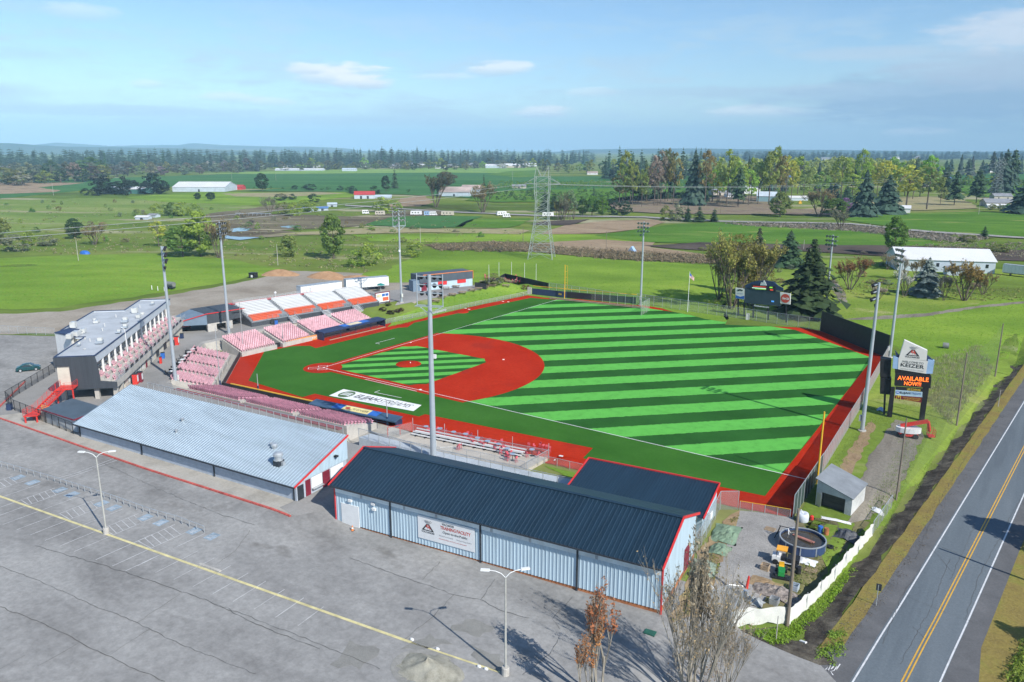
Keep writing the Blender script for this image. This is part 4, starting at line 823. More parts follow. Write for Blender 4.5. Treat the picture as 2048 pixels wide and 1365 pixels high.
# black entrance block, with its rear wall running on behind the bleachers
g = thing('entrance_building', 'charcoal entrance block with red roof edge, running behind the white bleachers', 'building', (-40, 2, 2.6))
F = Frame((-38.9, -.6), R(80.5))   # a: away from home, n: toward the field
b = MB(); b.fbox(F, 0, 6.2, -9, 0, 4.6, 7.0); b.fbox(F, 6.2, 9.5, -9, -1.2, 4.6, 7.0); b.build('wall', 'charcoal cladding', g)
b = MB(); b.extr([F(0, 0, 5.), F(0, -9, 5.), F(-6.8, -9, 5.0), ], (0, 0, .01)); b.hexa([F(0.02, -.05, 4.4), F(0.02, -9, 4.4), F(-6.5, -9, 4.4), F(-6.5, -4, 4.4)], [F(.02, -.05, 6.9), F(.02, -9, 6.9), F(-6.5, -9, 4.9), F(-6.5, -4, 4.9)]); b.build('side_wing', mat('slate blue cladding', (.16, .22, .29), .6, .08, .5), g)
b = MB(); b.beam(F(9.5, .05, 7.05), F(-.1, .05, 7.05), .2, .16); b.beam(F(-.1, .05, 7.05), F(-6.6, -4, 4.95), .2, .16); b.beam(F(-6.6, -4, 4.95), F(-6.6, -9, 4.95), .2, .16); b.build('roof_edge', 'red trim', g)
b = MB(); b.fbox(F, .0, 2.2, -.6, .05, 2.4, 4.6); b.fbox(F, 4.6, 6.2, -.6, .05, 2.4, 4.6); b.fbox(F, 2.2, 4.6, -2.2, -1.8, 2.4, 4.6); b.fbox(F, 2.2, 4.6, -.6, .04, 4.3, 4.6); b.build('base_wall', 'concrete', g)
b = MB(); b.fbox(F, 2.2, 4.6, -1.79, -1.7, 2.6, 4.4); b.build('doorway', 'black paint', g)
F2 = Frame((-44.9, 10.2), R(80.5)); b = MB(); b.fbox(F2, -4, 24.5, -1.6, -.2, 2.4, 6.7); b.build('rear_wall', 'charcoal cladding', g)
b = MB(); b.fbox(F2, -4, 24.6, -1.7, -.1, 6.72, 6.9); b.build('rear_roof_edge', 'red trim', g)
# gate pavilion beside it
p = at(391, 688)
g = thing('ticket_gate', 'low maroon framed ticket gate with pink panels beside the suite building', 'gate', (-47, -5, 2.6))
F = Frame((-45.2, -6.6), R(86))
b = MB(); b.fbox(F, 0, 5.4, -.3, 0, 5.0, 5.5); b.fbox(F, 0, .25, -.28, -.02, 2.5, 5.0); b.fbox(F, 5.15, 5.4, -.28, -.02, 2.5, 5.0); b.fbox(F, 2.6, 2.8, -.28, -.02, 2.5, 5.0); b.build('frame', 'maroon paint', g)
for a in (.3, 2.85): 
    b = MB(); b.fbox(F, a, a+2.2, -.2, -.1, 3.4, 4.6); b.build('panel', mat('pink panel', (.62, .16, .18), .6, .1, 1.), g)
b = MB(); b.fbox(F, .3, 5.1, -.22, -.12, 2.6, 3.35); b.build('lower_panel', 'black paint', g)
b = MB(); b.fbox(F, .9, 4.6, -.25, .04, 4.62, 4.98); b.build('notice', mat('notice cream', (.7, .6, .4), .6), g)

# semi trailers parked behind the bleachers
def trailer(name, label, o, ang, ln, h=2.75, grp='white trailers behind the bleachers'):
    F = Frame(o, ang); zg = height(*o); g = thing(name, label, 'trailer', F(ln/2, -1.25, zg), grp)
    b = MB(); b.fbox(F, 0, ln, -2.5, 0, zg+1.15, zg+1.15+h); b.build('box', 'white paint', g)
    b = MB()
    for i in range(int(ln/1.2)): b.fbox(F, .6+i*1.2, .66+i*1.2, -.01, .03, zg+1.2, zg+1.1+h)
    b.fbox(F, -.02, ln+.02, -2.52, .02, zg+1.1+h, zg+1.22+h); b.build('ribs', 'galvanised', g)
    b = MB(); b.fbox(F, .3, ln-.3, -1.9, -.6, zg+.85, zg+1.15); b.fbox(F, 2.4, 2.6, -2.1, -.4, zg, zg+.9); b.build('chassis', 'dark metal', g)
    for a in (ln-3.2, ln-1.9):
        for n in (-2.4, -.1):
            b = MB(); b.tube(F(a, n-.15, zg+.5), F(a, n+.15, zg+.5), .5, n=14); b.build('wheel', 'black paint', g)
trailer('semi_trailer', 'white box trailer nearer the charcoal entrance, behind the bleachers', at(601, 574, 6.55).to_2d(), head(at(601, 574, 6.55), at(686, 563, 6.55)), 13.6)
trailer('semi_trailer', 'white box trailer at the far end of the bleachers with its wheels in view', at(692, 560, 6.55).to_2d(), head(at(692, 560, 6.55), at(767, 554, 6.55)), 13.6)

# picnic building at left field
F = Frame(at(841, 583).to_2d(), head(at(841, 583), at(945, 572))); ln = (at(945, 572)-at(841, 583)).length; zg = 2.6
g = thing('picnic_building', 'dark roofed concession building with orange edging and two red shutters by the left field path', 'building', F(ln/2, -3, zg))
b = MB(); b.fbox(F, 0, ln, -6, 0, zg-.2, 5.1); b.build('wall', 'pale metal wall', g)
b = MB(); b.hexa([F(-.2, .2, 5.1), F(ln, .2, 5.1), F(ln, -6.2, 5.1), F(-.2, -6.2, 5.1)], [F(-.2, .1, 7.4), F(ln, .1, 7.4), F(ln, -6.2, 7.4), F(-.2, -6.2, 7.4)]); b.build('upper_wall', mat('slate cladding', (.07, .09, .115), .6, .1, .5), g)
b = MB(); b.beam(F(-.3, .15, 7.5), F(ln+.1, .15, 7.5), .16, .2); b.beam(F(ln+.1, .2, 7.5), F(ln+.1, .2, 5.0), .2, .16); b.build('roof_edge', mat('orange trim', (.72, .22, .06), .6, .06, 1.), g)
for t in (.33, .7): 
    b = MB(); b.fbox(F, ln*t, ln*t+3.1, .0, .09, 3.9, 5.2); b.build('shutter', 'red trim', g)
b = MB(); b.fbox(F, -2.4, -.0, -3, -.1, zg, 6.0); b.build('side_wing', mat('slate blue cladding', (.16, .22, .29)), g)
b = MB(); b.fbox(F, .3, 2.2, .01, .09, zg, 5.0); b.build('door', 'maroon paint', g)
b = MB(); b.fbox(F, ln, ln+1.4, -5, -4.6, zg, 4.6); b.build('end_screen', 'cream wall', g)

# grey shed by the right field corner
S = [at(1645, 967, 3.4), at(1672, 935, 4.6), at(1729, 976, 4.2), at(1706, 1002, 2.6)]
F = Frame((102.6, -9.2), R(-10)); 
zc = [3.05, 3.05, 2.35, 2.35]
g = thing('equipment_shed', 'small grey shed with sloping roof and open dark doorway by the right field corner', 'shed', (105, -6, 0))
b = MB(); pa = [(0, 0), (4.6, 0), (4.6, 5.8), (0, 5.8)]
def sp(x, y, z): return Vector((102.5+x*.985+y*.08, -7.6-x*.17+y*.99, z))
zz = lambda x: 3.7-x*.27
for x0, y0, x1, y1 in ((0, 0, .12, 5.8), (4.48, 0, 4.6, 5.8), (.12, 5.68, 4.48, 5.8), (.12, 0, .75, .12), (3.75, 0, 4.48, .12)):
    b.hexa([sp(x0, y0, -.1), sp(x1, y0, -.1), sp(x1, y1, -.1), sp(x0, y1, -.1)], [sp(x0, y0, zz(x0)), sp(x1, y0, zz(x1)), sp(x1, y1, zz(x1)), sp(x0, y1, zz(x0))])
b.hexa([sp(.75, 0, 2.05), sp(3.75, 0, 2.05), sp(3.75, .12, 2.05), sp(.75, .12, 2.05)], [sp(.75, 0, zz(.75)), sp(3.75, 0, zz(3.75)), sp(3.75, .12, zz(3.75)), sp(.75, .12, zz(.75))])
b.build('wall', mat('weathered white', (.50, .51, .50), .85, .12, .6, fine=.25), g)
b = MB(); b.hexa([sp(-.2, -.3, zz(-.2)), sp(4.8, -.3, zz(4.8)), sp(4.8, 6, zz(4.8)), sp(-.2, 6, zz(-.2))], [sp(-.2, -.3, zz(-.2)+.1), sp(4.8, -.3, zz(4.8)+.1), sp(4.8, 6, zz(4.8)+.1), sp(-.2, 6, zz(-.2)+.1)]); b.build('roof', mat('grey felt roof', (.22, .24, .26), .7, .12, .5), g)
b = MB(); b.extr([sp(.72, .5, 0), sp(3.8, .5, 0), sp(3.8, .5, 2.1), sp(.72, .5, 2.1)], (0, .05, 0)); b.build('doorway', mat('plank dark', (.07, .065, .06), .85, .3, 1.5, streak=(.3, .3, 6)), g)
b = MB(); b.extr([sp(.1, -.02, 0), sp(.7, -.35, 0), sp(.7, -.35, 1.9), sp(.1, -.02, 1.9)], (.05, -.03, 0)); b.build('door_leaf', 'cream wall', g)
# ---------------------------------------------------------------- stands and seats
def seat_mat(name, c, var=.25):
    m = D.materials.new(name); m.use_nodes = True; N, L = nt(m); b = N['Principled BSDF']; oi = N.new('ShaderNodeObjectInfo'); g = N.new('ShaderNodeNewGeometry')
    ad = N.new('ShaderNodeMath'); ad.operation = 'ADD'; L.new(oi.outputs['Random'], ad.inputs[0]); L.new(g.outputs['Random Per Island'], ad.inputs[1])
    r = ramp(N, [(.2, tuple(v*(1-var) for v in c)), (1., c), (1.8, tuple(min(1, v*(1+var)) for v in c))] if False else [(.1, tuple(v*(1-var) for v in c)), (.5, c), (.9, tuple(min(1, v*(1+var)) for v in c))])
    md = N.new('ShaderNodeMath'); md.operation = 'MULTIPLY'; md.inputs[1].default_value = .5; L.new(ad.outputs[0], md.inputs[0]); L.new(md.outputs[0], r.inputs[0])
    L.new(r.outputs[0], b.inputs['Base Color']); b.inputs['Roughness'].default_value = .5; MATS[name] = m; return m
seat_mat('seat pale pink', (.62, .36, .40)); seat_mat('seat red', (.54, .10, .13)); seat_mat('seat shaded pink', (.66, .31, .39)); seat_mat('bench white', (.66, .67, .67), .1); seat_mat('bench orange', (.66, .12, .05), .15)  # near side seats: the shade on their backs is put into the colour
def seat_shape():
    b = MB()
    b.hexa([(-.23, -.22, .38), (.23, -.22, .38), (.23, .2, .40), (-.23, .2, .40)], [(-.23, -.22, .43), (.23, -.22, .43), (.23, .2, .46), (-.23, .2, .46)])
    b.hexa([(-.23, -.27, .46), (.23, -.27, .46), (.23, -.22, .46), (-.23, -.22, .46)], [(-.21, -.36, .86), (.21, -.36, .86), (.21, -.31, .88), (-.21, -.31, .88)])
    b.box(-.04, .04, -.2, .1, 0, .38); return b
SEATM = {k: seat_shape().mesh('seat', k) for k in ('seat pale pink', 'seat red', 'seat shaded pink')}
def place_seats(parent, spots, rz, mk, cap=100, pname='seat'):
    """individual seats nearest the camera, up to cap; the rest as one part"""
    org = Vector(ORG[parent.name]); spots = sorted(spots, key=lambda p: (p-CAM).length)
    for i, p in enumerate(spots[:cap]):
        o = D.objects.new(pname, SEATM[mk(i) if callable(mk) else mk]); col.objects.link(o); o.parent = parent; o.location = p-org; o.rotation_euler = (0, 0, rz)
    if len(spots) > cap:
        M = Matrix.Rotation(rz, 3, 'Z'); b = MB(); s0 = seat_shape()
        for p in spots[cap:]: b.add([p+M @ Vector(v) for v in s0.v], s0.f)
        o = b.build('seat', 'seat pale pink' if callable(mk) else mk, parent); o['kind'] = 'stuff'
def stand(label, F, a0, a1, n0, rows, dep, z0, rise, mk='seat pale pink', drop=(), gap=.54, zb=0., cap=100):
    """one block of stepped seating; n runs back from the field"""
    g = thing('seating_section', label, 'seating', F((a0+a1)/2, n0+rows*dep/2, 0), 'blocks of pink seats round home plate')
    prof = [(n0, zb)]
    for r in range(rows): prof += [(n0+r*dep, z0+r*rise), (n0+(r+1)*dep, z0+r*rise)]
    prof.append((n0+rows*dep, zb))
    b = MB(); b.extr([F(a0, n, z) for n, z in prof], F(a1, 0, 0)-F(a0, 0, 0)); b.build('steps', 'concrete', g)
    sp = []
    n = int((a1-a0-.2)/gap)
    for r in range(rows):
        for i in range(n):
            if (r, i) in drop: continue
            sp.append(F(a0+(a1-a0-n*gap)/2+(i+.5)*gap, n0+r*dep+dep*.62, z0+r*rise))
    d = F(0, -1, 0)-F(0, 0, 0)
    place_seats(g, sp, math.atan2(d.y, d.x)-math.pi/2, mk, cap)
    return g
F3 = Frame((-21.5, -4.2), R(87.5), True)     # third base side: a away from home, n back
for i, (a0, a1) in enumerate(((0, 9.3), (10.9, 19.4), (20.9, 30.1), (31.3, 40.4))):
    stand(('pale pink seat block on the far side next to the diagonal seats behind home', 'pale pink seat block behind the champions banner wall, beside the dugout', 'pale pink seat block above the near half of the far dugout', 'pale pink seat block with red back row above the far half of the far dugout')[i],
          F3, a0, a1, 0, 10, .76, .95, .21, 'seat pale pink' if i < 3 else (lambda k: 'seat pale pink'), gap=.6)
FD = Frame((-22.0, -5.6), head(Vector((-21.3, -5.9)), Vector((-2.5, -23.8))))
for i, (a0, a1) in enumerate(((0.6, 5.6), (6.5, 12.2), (13.2, 18.9), (19.9, 25.2))):
    stand(('pink seats behind home in the farthest wedge block, next to the far side rows', 'pink diagonal seat block behind home, second from the far side', 'pink diagonal seat block behind home below the black patio tables', 'pink diagonal seat block behind home nearest the long grey roof')[i], FD, a0, a1, .8, 10, .72, .95, .2, gap=.56)
F1 = Frame((-.5, -22.5), R(4.25))
for i, (a0, a1) in enumerate(((-2.6, 11.6), (12.6, 24.2), (25.2, 36))):
    stand(('deep pink seats seen from behind over the grey roof, nearest home plate', 'deep pink seats seen from behind in the middle of the near side stand', 'deep pink seats seen from behind next to the ramp and blue dugout roof')[i], F1, a0, a1, 0, 9, .8, .95, .21, 'seat shaded pink', gap=.56)
# terrace seats of the suite building
tg = [o for o in D.objects if o.name == 'suite_building'][0]; sp = []
for i in range(15):
    for k in range(3):
        for n, z in ((.35, 6.55), (1.35, 6.15)) if k < 2 else ((.35, 6.55),): sp.append(SUITE(1.0+i*3.46+k*.62, n, z))
    sp.append(SUITE(1.3+i*3.46, 2.4, 5.75)); sp.append(SUITE(2.1+i*3.46, 2.4, 5.75))
place_seats(tg, sp[:100], R(-45), 'seat pale pink')
# white and orange bleachers above the far side
A = (.165, .986); FB = Frame((-34.9, 8.8), math.atan2(A[1], A[0]), True)
g = thing('bleachers', 'long aluminium bleachers of white benches with orange front rows and charcoal skirt', 'bleachers', FB(19, 5, 2.6))
ROWS, DEP, ZB, RS = 13, .72, 4.0, .23
SEG = ((.6, 9.3), (10.5, 19.0), (20.2, 28.4), (29.6, 37.6))
b = MB(); prof = [(0, 3.7)]
for r in range(ROWS): prof += [(r*DEP, ZB+r*RS), ((r+1)*DEP, ZB+r*RS)]
prof += [(ROWS*DEP, ZB+ROWS*RS-.4)]
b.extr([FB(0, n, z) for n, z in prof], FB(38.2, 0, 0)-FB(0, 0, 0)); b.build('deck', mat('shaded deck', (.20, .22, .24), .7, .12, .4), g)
b = MB(); b.fbox(FB, .1, 38.1, .1, .2, 2.4, 3.7); b.hexa([FB(-.05, .1, 2.4), FB(.05, .1, 2.4), FB(.05, ROWS*DEP, 2.4), FB(-.05, ROWS*DEP, 2.4)], [FB(-.05, .1, 3.7), FB(.05, .1, 3.7), FB(.05, ROWS*DEP, 6.4), FB(-.05, ROWS*DEP, 6.4)]); b.build('skirt', 'charcoal cladding', g)
for s, (a0, a1) in enumerate(SEG):
    for r in range(ROWS):
        org = r < 3 and not (s < 3 and r == 0)
        b = MB(); e = a1-(1.6 if r < 2 and s < 3 else 0)
        b.fbox(FB, a0, e, r*DEP+.28, r*DEP+.62, ZB+r*RS+.34, ZB+r*RS+.4); b.fbox(FB, a0, e, r*DEP+.62, r*DEP+.66, ZB+r*RS+.42, ZB+r*RS+.5)
        b.fbox(FB, a0, e, r*DEP+.42, r*DEP+.47, ZB+r*RS, ZB+r*RS+.34)
        b.build('bench', 'bench orange' if r < 4 else 'bench white', g)
for a in (9.9, 19.6, 29.0):
    b = MB()
    for i in range(7): t = i/6; b.fbox(FB, a-.2, a+1.9, -2.6+2.6*t, -2.2+2.6*t, 2.6+1.4*t-.06, 2.6+1.4*t)
    for k in (-.2, 1.9): b.beam(FB(a+k, -2.6, 2.7), FB(a+k, .1, 4.1), .06, .3)
    b.build('stair', 'bench white', g)
    b = MB()
    for k in (-.2, 1.9): railing(b, [FB(a+k, -2.6, 2.6), FB(a+k, 0, 4.0)], 1., 3)
    b.build('stair_railing', 'galvanised', g)
    b = MB(); railing(b, [FB(a-.3, .05, 4), FB(a-5.5, .05, 4)], 1., 3); b.build('front_railing', 'galvanised', g)
b = MB(); railing(b, [FB(0, ROWS*DEP, 6.9), FB(24, ROWS*DEP, 6.9)], 1.1, 3, 1.8); b.build('rear_railing', 'galvanised', g)
b = MB(); q = [FB(0, 0, 4.0), FB(0, ROWS*DEP, 6.9)]; railing(b, q, 1.1, 3); b.build('end_railing', 'galvanised', g)
b = MB(); q = [FB(38.2, 0, 4.0), FB(38.2, ROWS*DEP, 6.9)]; railing(b, q, 1.1, 3); b.build('end_railing', 'galvanised', g)
b = MB(); k = [(0, 6.9), (24, 6.9), (24, 8.0), (0, 8.0)]; b.add([FB(a, ROWS*DEP, z) for a, z in k], [(0, 1, 2, 3)]); b.build('rear_mesh', 'wire mesh', g)
for a in (12, 22.5): 
    b = MB(); p = FB(a, ROWS*DEP+.2, 6.6); b.tube(p, p+Vector((0, 0, 1.6)), .05); b.ball(p+Vector((0, 0, 1.8)), .32, 10); b.build('globe_speaker', 'white paint', g)
sg = thing('sponsor_board', 'low white board with blue and orange panels at the far end of the bleachers', 'board', FB(41, 1, 2.6))
b = MB(); b.fbox(FB, 38.6, 43.2, 2.2, 2.4, 3.0, 5.6); b.build('panel', 'white paint', sg)
for a0, a1, z0, z1, m_ in ((38.9, 40.6, 4.5, 5.3, 'notice cream'), (40.7, 41.7, 4.6, 5.3, 'blue paint'), (41.9, 42.9, 4.6, 5.3, 'type blue'), (40.9, 42.9, 3.3, 4.3, 'bench orange')):
    b = MB(); b.fbox(FB, a0, a1, 2.14, 2.19, z0, z1); b.build('poster', m_, sg)
b = MB(); b.fbox(FB, 38.4, 43.4, 2.15, 2.45, 5.62, 5.8); b.fbox(FB, 38.4, 38.58, 2.15, 2.45, 2.6, 5.6); b.fbox(FB, 43.22, 43.4, 2.15, 2.45, 2.6, 5.6); b.build('frame', 'maroon paint', sg)

# ---------------------------------------------------------------- fences and field walls
wire_mat('dark netting', (.05, .06, .055), .62); wire_mat('green windscreen', (.045, .075, .07), .9); wire_mat('thin netting', (.10, .12, .10), .13); wire_mat('fence mesh', (.34, .36, .36), .30); wire_mat('black mesh', (.03, .03, .03), .34)
def fence(name, label, pts, h, gap, mesh_m='fence mesh', post_m='galvanised', r=.045, ext=.0, rail=True, zf=None, cat='fence', group=None, lean=None, mesh_h=None, toprail=None):
    P = [Vector((p[0], p[1], (p[2] if len(p) > 2 else (zf if zf is not None else height(p[0], p[1]))))) for p in pts]
    g = thing(name, label, cat, P[0], group); key = None; mh = mesh_h or h; o0 = P[0]
    pm = MB().tube((0, 0, -.2), (0, 0, h+ext), r, r, 6).mesh('post', post_m); spots = []
    for a, c in zip(P, P[1:]):
        n = max(1, round((c-a).length/gap)); spots += [a.lerp(c, i/n) for i in range(n)]
    spots.append(P[-1])
    if zf is None and len(pts[0]) < 3:
        for s in spots: s.z = height(s.x, s.y)
    for s in spots[:100]:
        o = D.objects.new('post', pm); col.objects.link(o); o.parent = g; o.location = s-o0
    if mesh_m:
        b = MB()
        for a, c in zip(spots, spots[1:]): b.quad(a+Vector((0, 0, .03)), c+Vector((0, 0, .03)), c+Vector((0, 0, mh)), a+Vector((0, 0, mh)))
        b.build('mesh_panel', mesh_m, g)
    if rail:
        b = MB()
        for a, c in zip(spots, spots[1:]): b.tube(a+Vector((0, 0, h)), c+Vector((0, 0, h)), r*.8, n=5)
        b.build('top_rail', toprail or post_m, g)
    return g
def wall_strip(name, label, pts, h, th, m_, cat='wall', zf=0., cap=None):
    b = MB()
    for a, c in zip(pts, pts[1:]):
        b.beam((*a, zf+h/2), (*c, zf+h/2), th, h)
    o = b.build(name, m_); tag(o, label, cat); return o
fence('fence', 'pale wire fence with close white posts along the top of the near side seats', [(-7, -34.6), (10, -33.2), (39, -30.6)], 1.6, 1.62, 'wire mesh', 'galvanised', .07, zf=2.6)
b = MB(); b.hexa([(-4, -31.6, 2.5), (36, -28.8, 2.5), (36, -27.9, 2.5), (-4, -30.7, 2.5)][::-1], [(-4, -31.6, 2.68), (36, -28.8, 2.68), (36, -27.9, 2.68), (-4, -30.7, 2.68)][::-1]); struct(b.build('walkway', mat('dark red floor', (.25, .05, .06), .8, .2, .8)))
g = fence('fence', 'low green wire fence along the foot of the left field grass bank', [(-19.1, 39), (-11.6, 96.5)], 1.25, 3.0, 'fence mesh', zf=0)
g = thing('outfield_wall', 'padded black left field wall with a yellow rail above it', 'wall', (5, 99, 0))
LW = [(-11.3, 97.4), (1.0, 98.5), (22.6, 102.6)]
for a, c in zip(LW, LW[1:]):
    b = MB(); b.beam((*a, 1.0), (*c, 1.0), .2, 2.0); b.build('padding', 'navy paint' if a[0] < -5 else 'black paint', g)
    b = MB(); k = Vector((.08, .5, 0)); b.tube(Vector((*a, 2.75))+k, Vector((*c, 2.75))+k, .09, n=6); b.build('top_rail', 'yellow paint', g)
b = MB(); b.beam((-11.5, 97.2, 1.2), (-12.8, 97.0, 1.2), .3, 2.2); b.build('end_pier', 'concrete', g)
lettering(g, '325', (-1.3, 98.05, .85), Vector((.99, .1, 0)), uz, .55, 'type gold', name='distance_mark', bold=.03)
g = fence('fence', 'tall green wire outfield fence from the black wall past the scoreboard', [(22.8, 102.8), (40, 101.2), (60, 99.3), (77, 97.7)], 3.1, 2.9, 'fence mesh')
o = wall_strip('batters_eye', 'tall black screen wall angled across right centre field', [(77.1, 97.6), (96.3, 78.4)], 5.2, .12, 'black paint', 'screen wall')
g = fence('fence', 'long right field wire fence with many posts beside the red track', [(96.4, 78.2), (99.0, 36), (100.6, 3.4)], 3.0, 1.5, wire_mat('pink mesh', (.42, .36, .37), .55), 'galvanised', .04)
g = fence('fence', 'dark windscreen fence between the grey shed and the right field corner', [(100.65, 3.2), (101.2, -13.2)], 3.2, 1.9, 'green windscreen', 'galvanised', .055)
g = fence('gate', 'low wire double gate with yellow top rail at the right field corner', [(100.9, -13.4), (97.9, -14.0), (94.9, -14.7)], 1.25, 1.5, 'wire mesh', 'galvanised', .045, cat='gate', toprail='yellow paint')
fence('fence', 'wire fence running from the yellow gate down the bank beside the hall', [(94.7, -14.8), (92.8, -16.2), (93.8, -22), (95.3, -33)], 2.6, 2.4, 'fence mesh')
fence('fence', 'low red backed wire fence along the right bullpen by the grass strip', [(66.2, -16.4), (72.3, -15.9), (92.8, -16.0)], 1.15, 2.4, 'wire mesh', zf=.1)
drape('grass_strip', ragged([(66.5, -17.0), (76.5, -16.6), (77.5, -19), (74, -19.6)], 1, .2, 3), G_GREEN, .05, 1.5)
# wall round home plate and down to the dugouts
o = wall_strip('backstop_wall', 'low dark padded wall curving behind home plate below the seats', [(18.6, -18.6), (-5.2, -20.7), (-23.5, -3), (-21.9, 8)], 1.05, .2, 'black paint')
o = tag(MB().beam((18.6, -18.5, 1.12), (-3, -20.35, 1.12), .28, .14).build('wall_rail', 'yellow paint'), 'yellow padded rail on the near wall left of the blue dugout', 'rail')
g = thing('champions_wall', 'white and orange wall lettered for champions below the far pink seats', 'wall', (-20.7, 12, 0))
c0_, c1_ = Vector((-21.7, 8.3, 0)), Vector((-18.9, 16.4, 0)); c1_ = Vector((-20.7, 17.2, 0)); d_ = (c1_-c0_).normalized()
b = MB(); b.beam(c0_+Vector((0, 0, .6)), c1_+Vector((0, 0, .6)), .15, 1.2); b.build('panel', mat('banner orange', (.66, .27, .08), .7, .1, .5), g)
lettering(g, 'NWL CHAMPIONS', (c0_+c1_)/2-d_*1.6+Vector((d_.y, -d_.x, 0))*.09+Vector((0, 0, .3)), d_, uz, .62, 'type white', 5.6, bold=.03); lettering(g, '"2021"', c1_-d_*1.5+Vector((d_.y, -d_.x, 0))*.09+Vector((0, 0, .4)), d_, uz, .5, 'type white', 2.2, bold=.02)
# dugouts
g = thing('dugout', 'far dugout with blue roof, navy rails and timber bench below the pink seats', 'dugout', (-19, 26, 0), 'dugouts')
FG = Frame((-18.0, 16.6), R(87.5), True); L_ = 20.4
b = MB(); b.hexa([FG(0, 0, 1.75), FG(L_, 0, 1.75), FG(L_, 3.2, 2.0), FG(0, 3.2, 2.0)], [FG(0, 0, 2.0), FG(L_, 0, 2.0), FG(L_, 3.2, 2.15), FG(0, 3.2, 2.15)]); rf = b.build('roof', 'navy paint', g)
b = MB(); b.hexa([FG(7, .8, 2.08), FG(15.6, .8, 2.08), FG(15.6, 3.0, 2.15), FG(7, 3.0, 2.15)], [FG(7, .8, 2.10), FG(15.6, .8, 2.10), FG(15.6, 3.0, 2.19), FG(7, 3.0, 2.19)]); b.build('roof_banner', 'blue paint', rf)
b = MB(); b.hexa([FG(9, .9, 2.12), FG(13, .9, 2.12), FG(13, 2.6, 2.18), FG(9, 2.6, 2.18)], [FG(9, .9, 2.14), FG(13, .9, 2.14), FG(13, 2.6, 2.22), FG(9, 2.6, 2.22)]); b.build('roof_banner', 'notice cream', rf)
b = MB(); b.fbox(FG, 0, L_, 3.0, 3.2, 0, 1.8); b.fbox(FG, 0, .2, .4, 3.0, 0, 1.75); b.fbox(FG, L_-.2, L_, .4, 3., 0, 1.75); b.build('rear_wall', 'navy paint', g)
b = MB(); b.fbox(FG, .5, L_-.5, 1.9, 2.5, .35, .45); b.fbox(FG, .5, L_-.5, 2.1, 2.3, .05, .35); b.build('bench', 'timber', g)
b = MB(); b.fbox(FG, 1, L_-1, -.9, -.5, .05, .16); b.build('step', 'timber', g)
for a0, a1 in ((2, 11), (12, 19.5)):
    b = MB(); railing(b, [FG(a0, -.4, 0), FG(a1, -.4, 0)], 1.1, 2, 2.5); b.build('railing', 'navy paint', g)
for a in (.15, 5.2, 10.2, 15.3, 20.2):
    b = MB(); b.tube(FG(a, .2, 0), FG(a, .2, 1.75), .06, n=6); b.build('post', 'navy paint', g)
g = thing('dugout', 'near dugout with blue slate roof and yellow sponsor banner in front of shaded pink seats', 'dugout', (28, -20, 0), 'dugouts')
FH = Frame((18.7, -20.0), R(5.8)); L_ = 19.2
b = MB(); b.hexa([FH(0, 0, .95), FH(L_, 0, .95), FH(L_, -2.1, 1.25), FH(0, -2.1, 1.25)], [FH(0, 0, 1.15), FH(L_, 0, 1.15), FH(L_, -2.1, 1.45), FH(0, -2.1, 1.45)]); rf = b.build('roof', mat('dugout slate', (.05, .10, .17), .6, .12, .5), g)
sl_ = lambda a, n, d: FH(a, n, 1.16-n*.143+d)
for a0, a1, m_, d in ((5.0, 15.0, 'blue paint', .012), (7.2, 13.0, mat('pale yellow', (.72, .62, .28), .6), .03)):
    b = MB(); b.hexa([sl_(a0, -.35, d), sl_(a1, -.35, d), sl_(a1, -1.9, d), sl_(a0, -1.9, d)], [sl_(a0, -.35, d+.01), sl_(a1, -.35, d+.01), sl_(a1, -1.9, d+.01), sl_(a0, -1.9, d+.01)]); b.build('roof_banner', m_, rf)
ua1 = Vector((*FH.a, 0)); va1 = (sl_(0, -.35, 0)-sl_(0, -1.9, 0)).normalized()
lettering(rf, 'LES SCHWAB', sl_(10.9, -1.4, .05), ua1, va1, .6, 'type black', 3.4, bold=.01)
b = MB(); p = sl_(8.2, -1.1, .05); b.add([p+ua1*.5*math.cos(t)+va1*.4*math.sin(t) for t in (i*math.pi/8 for i in range(16))], [tuple(range(16))]); b.build('emblem', 'type red', rf)
b = MB(); b.fbox(FH, 0, .2, -2., -.3, 0, .95); b.fbox(FH, L_-.2, L_, -2., -.3, 0, .95); b.fbox(FH, .2, L_-.2, -2.0, -1.85, 0, 1.2); b.build('wall', 'navy paint', g)
for a0, a1 in ((4.7, 11.2), (12.2, 19.0)):
    b = MB(); railing(b, [FH(a0, 1.6, 0), FH(a1, 1.6, 0)], 1.35, 1, 1.75); b.build('railing', 'navy paint', g)
# net poles behind home plate
def pole_thing(name, label, b0, top, r, m_, cat, group=None, base=None):
    p = at(*b0); z = hat(p, *top); g = thing(name, label, cat, p, group)
    b = MB(); b.tube((p.x, p.y, p.z-.2), (p.x, p.y, z), r, r*.7, 8); b.build('pole', m_, g)
    if base: b = MB(); b.tube((p.x, p.y, p.z), (p.x, p.y, p.z+1.5), r*1.9, r*1.9, 8); b.build('sleeve', base, g)
    return g, p, z
NP = []
for b0, t, lb in (((441, 776), (435, 655), 'slim net pole with navy sleeve in the corner behind home'), ((517, 787), (515, 748), 'slim net pole with navy sleeve on the near wall by the yellow rail'), ((567, 692), (564, 652), 'slim net pole with navy sleeve by the champions wall'), ((487, 706), (479, 605), 'tall thin net pole between the far seats and home corner'), ((775, 851), (771, 800), 'slim net pole at the right end of the near dugout')):
    NP.append(pole_thing('net_pole', lb, b0, t, .09, 'galvanised', 'pole', 'backstop net poles', 'navy paint'))
b = MB()
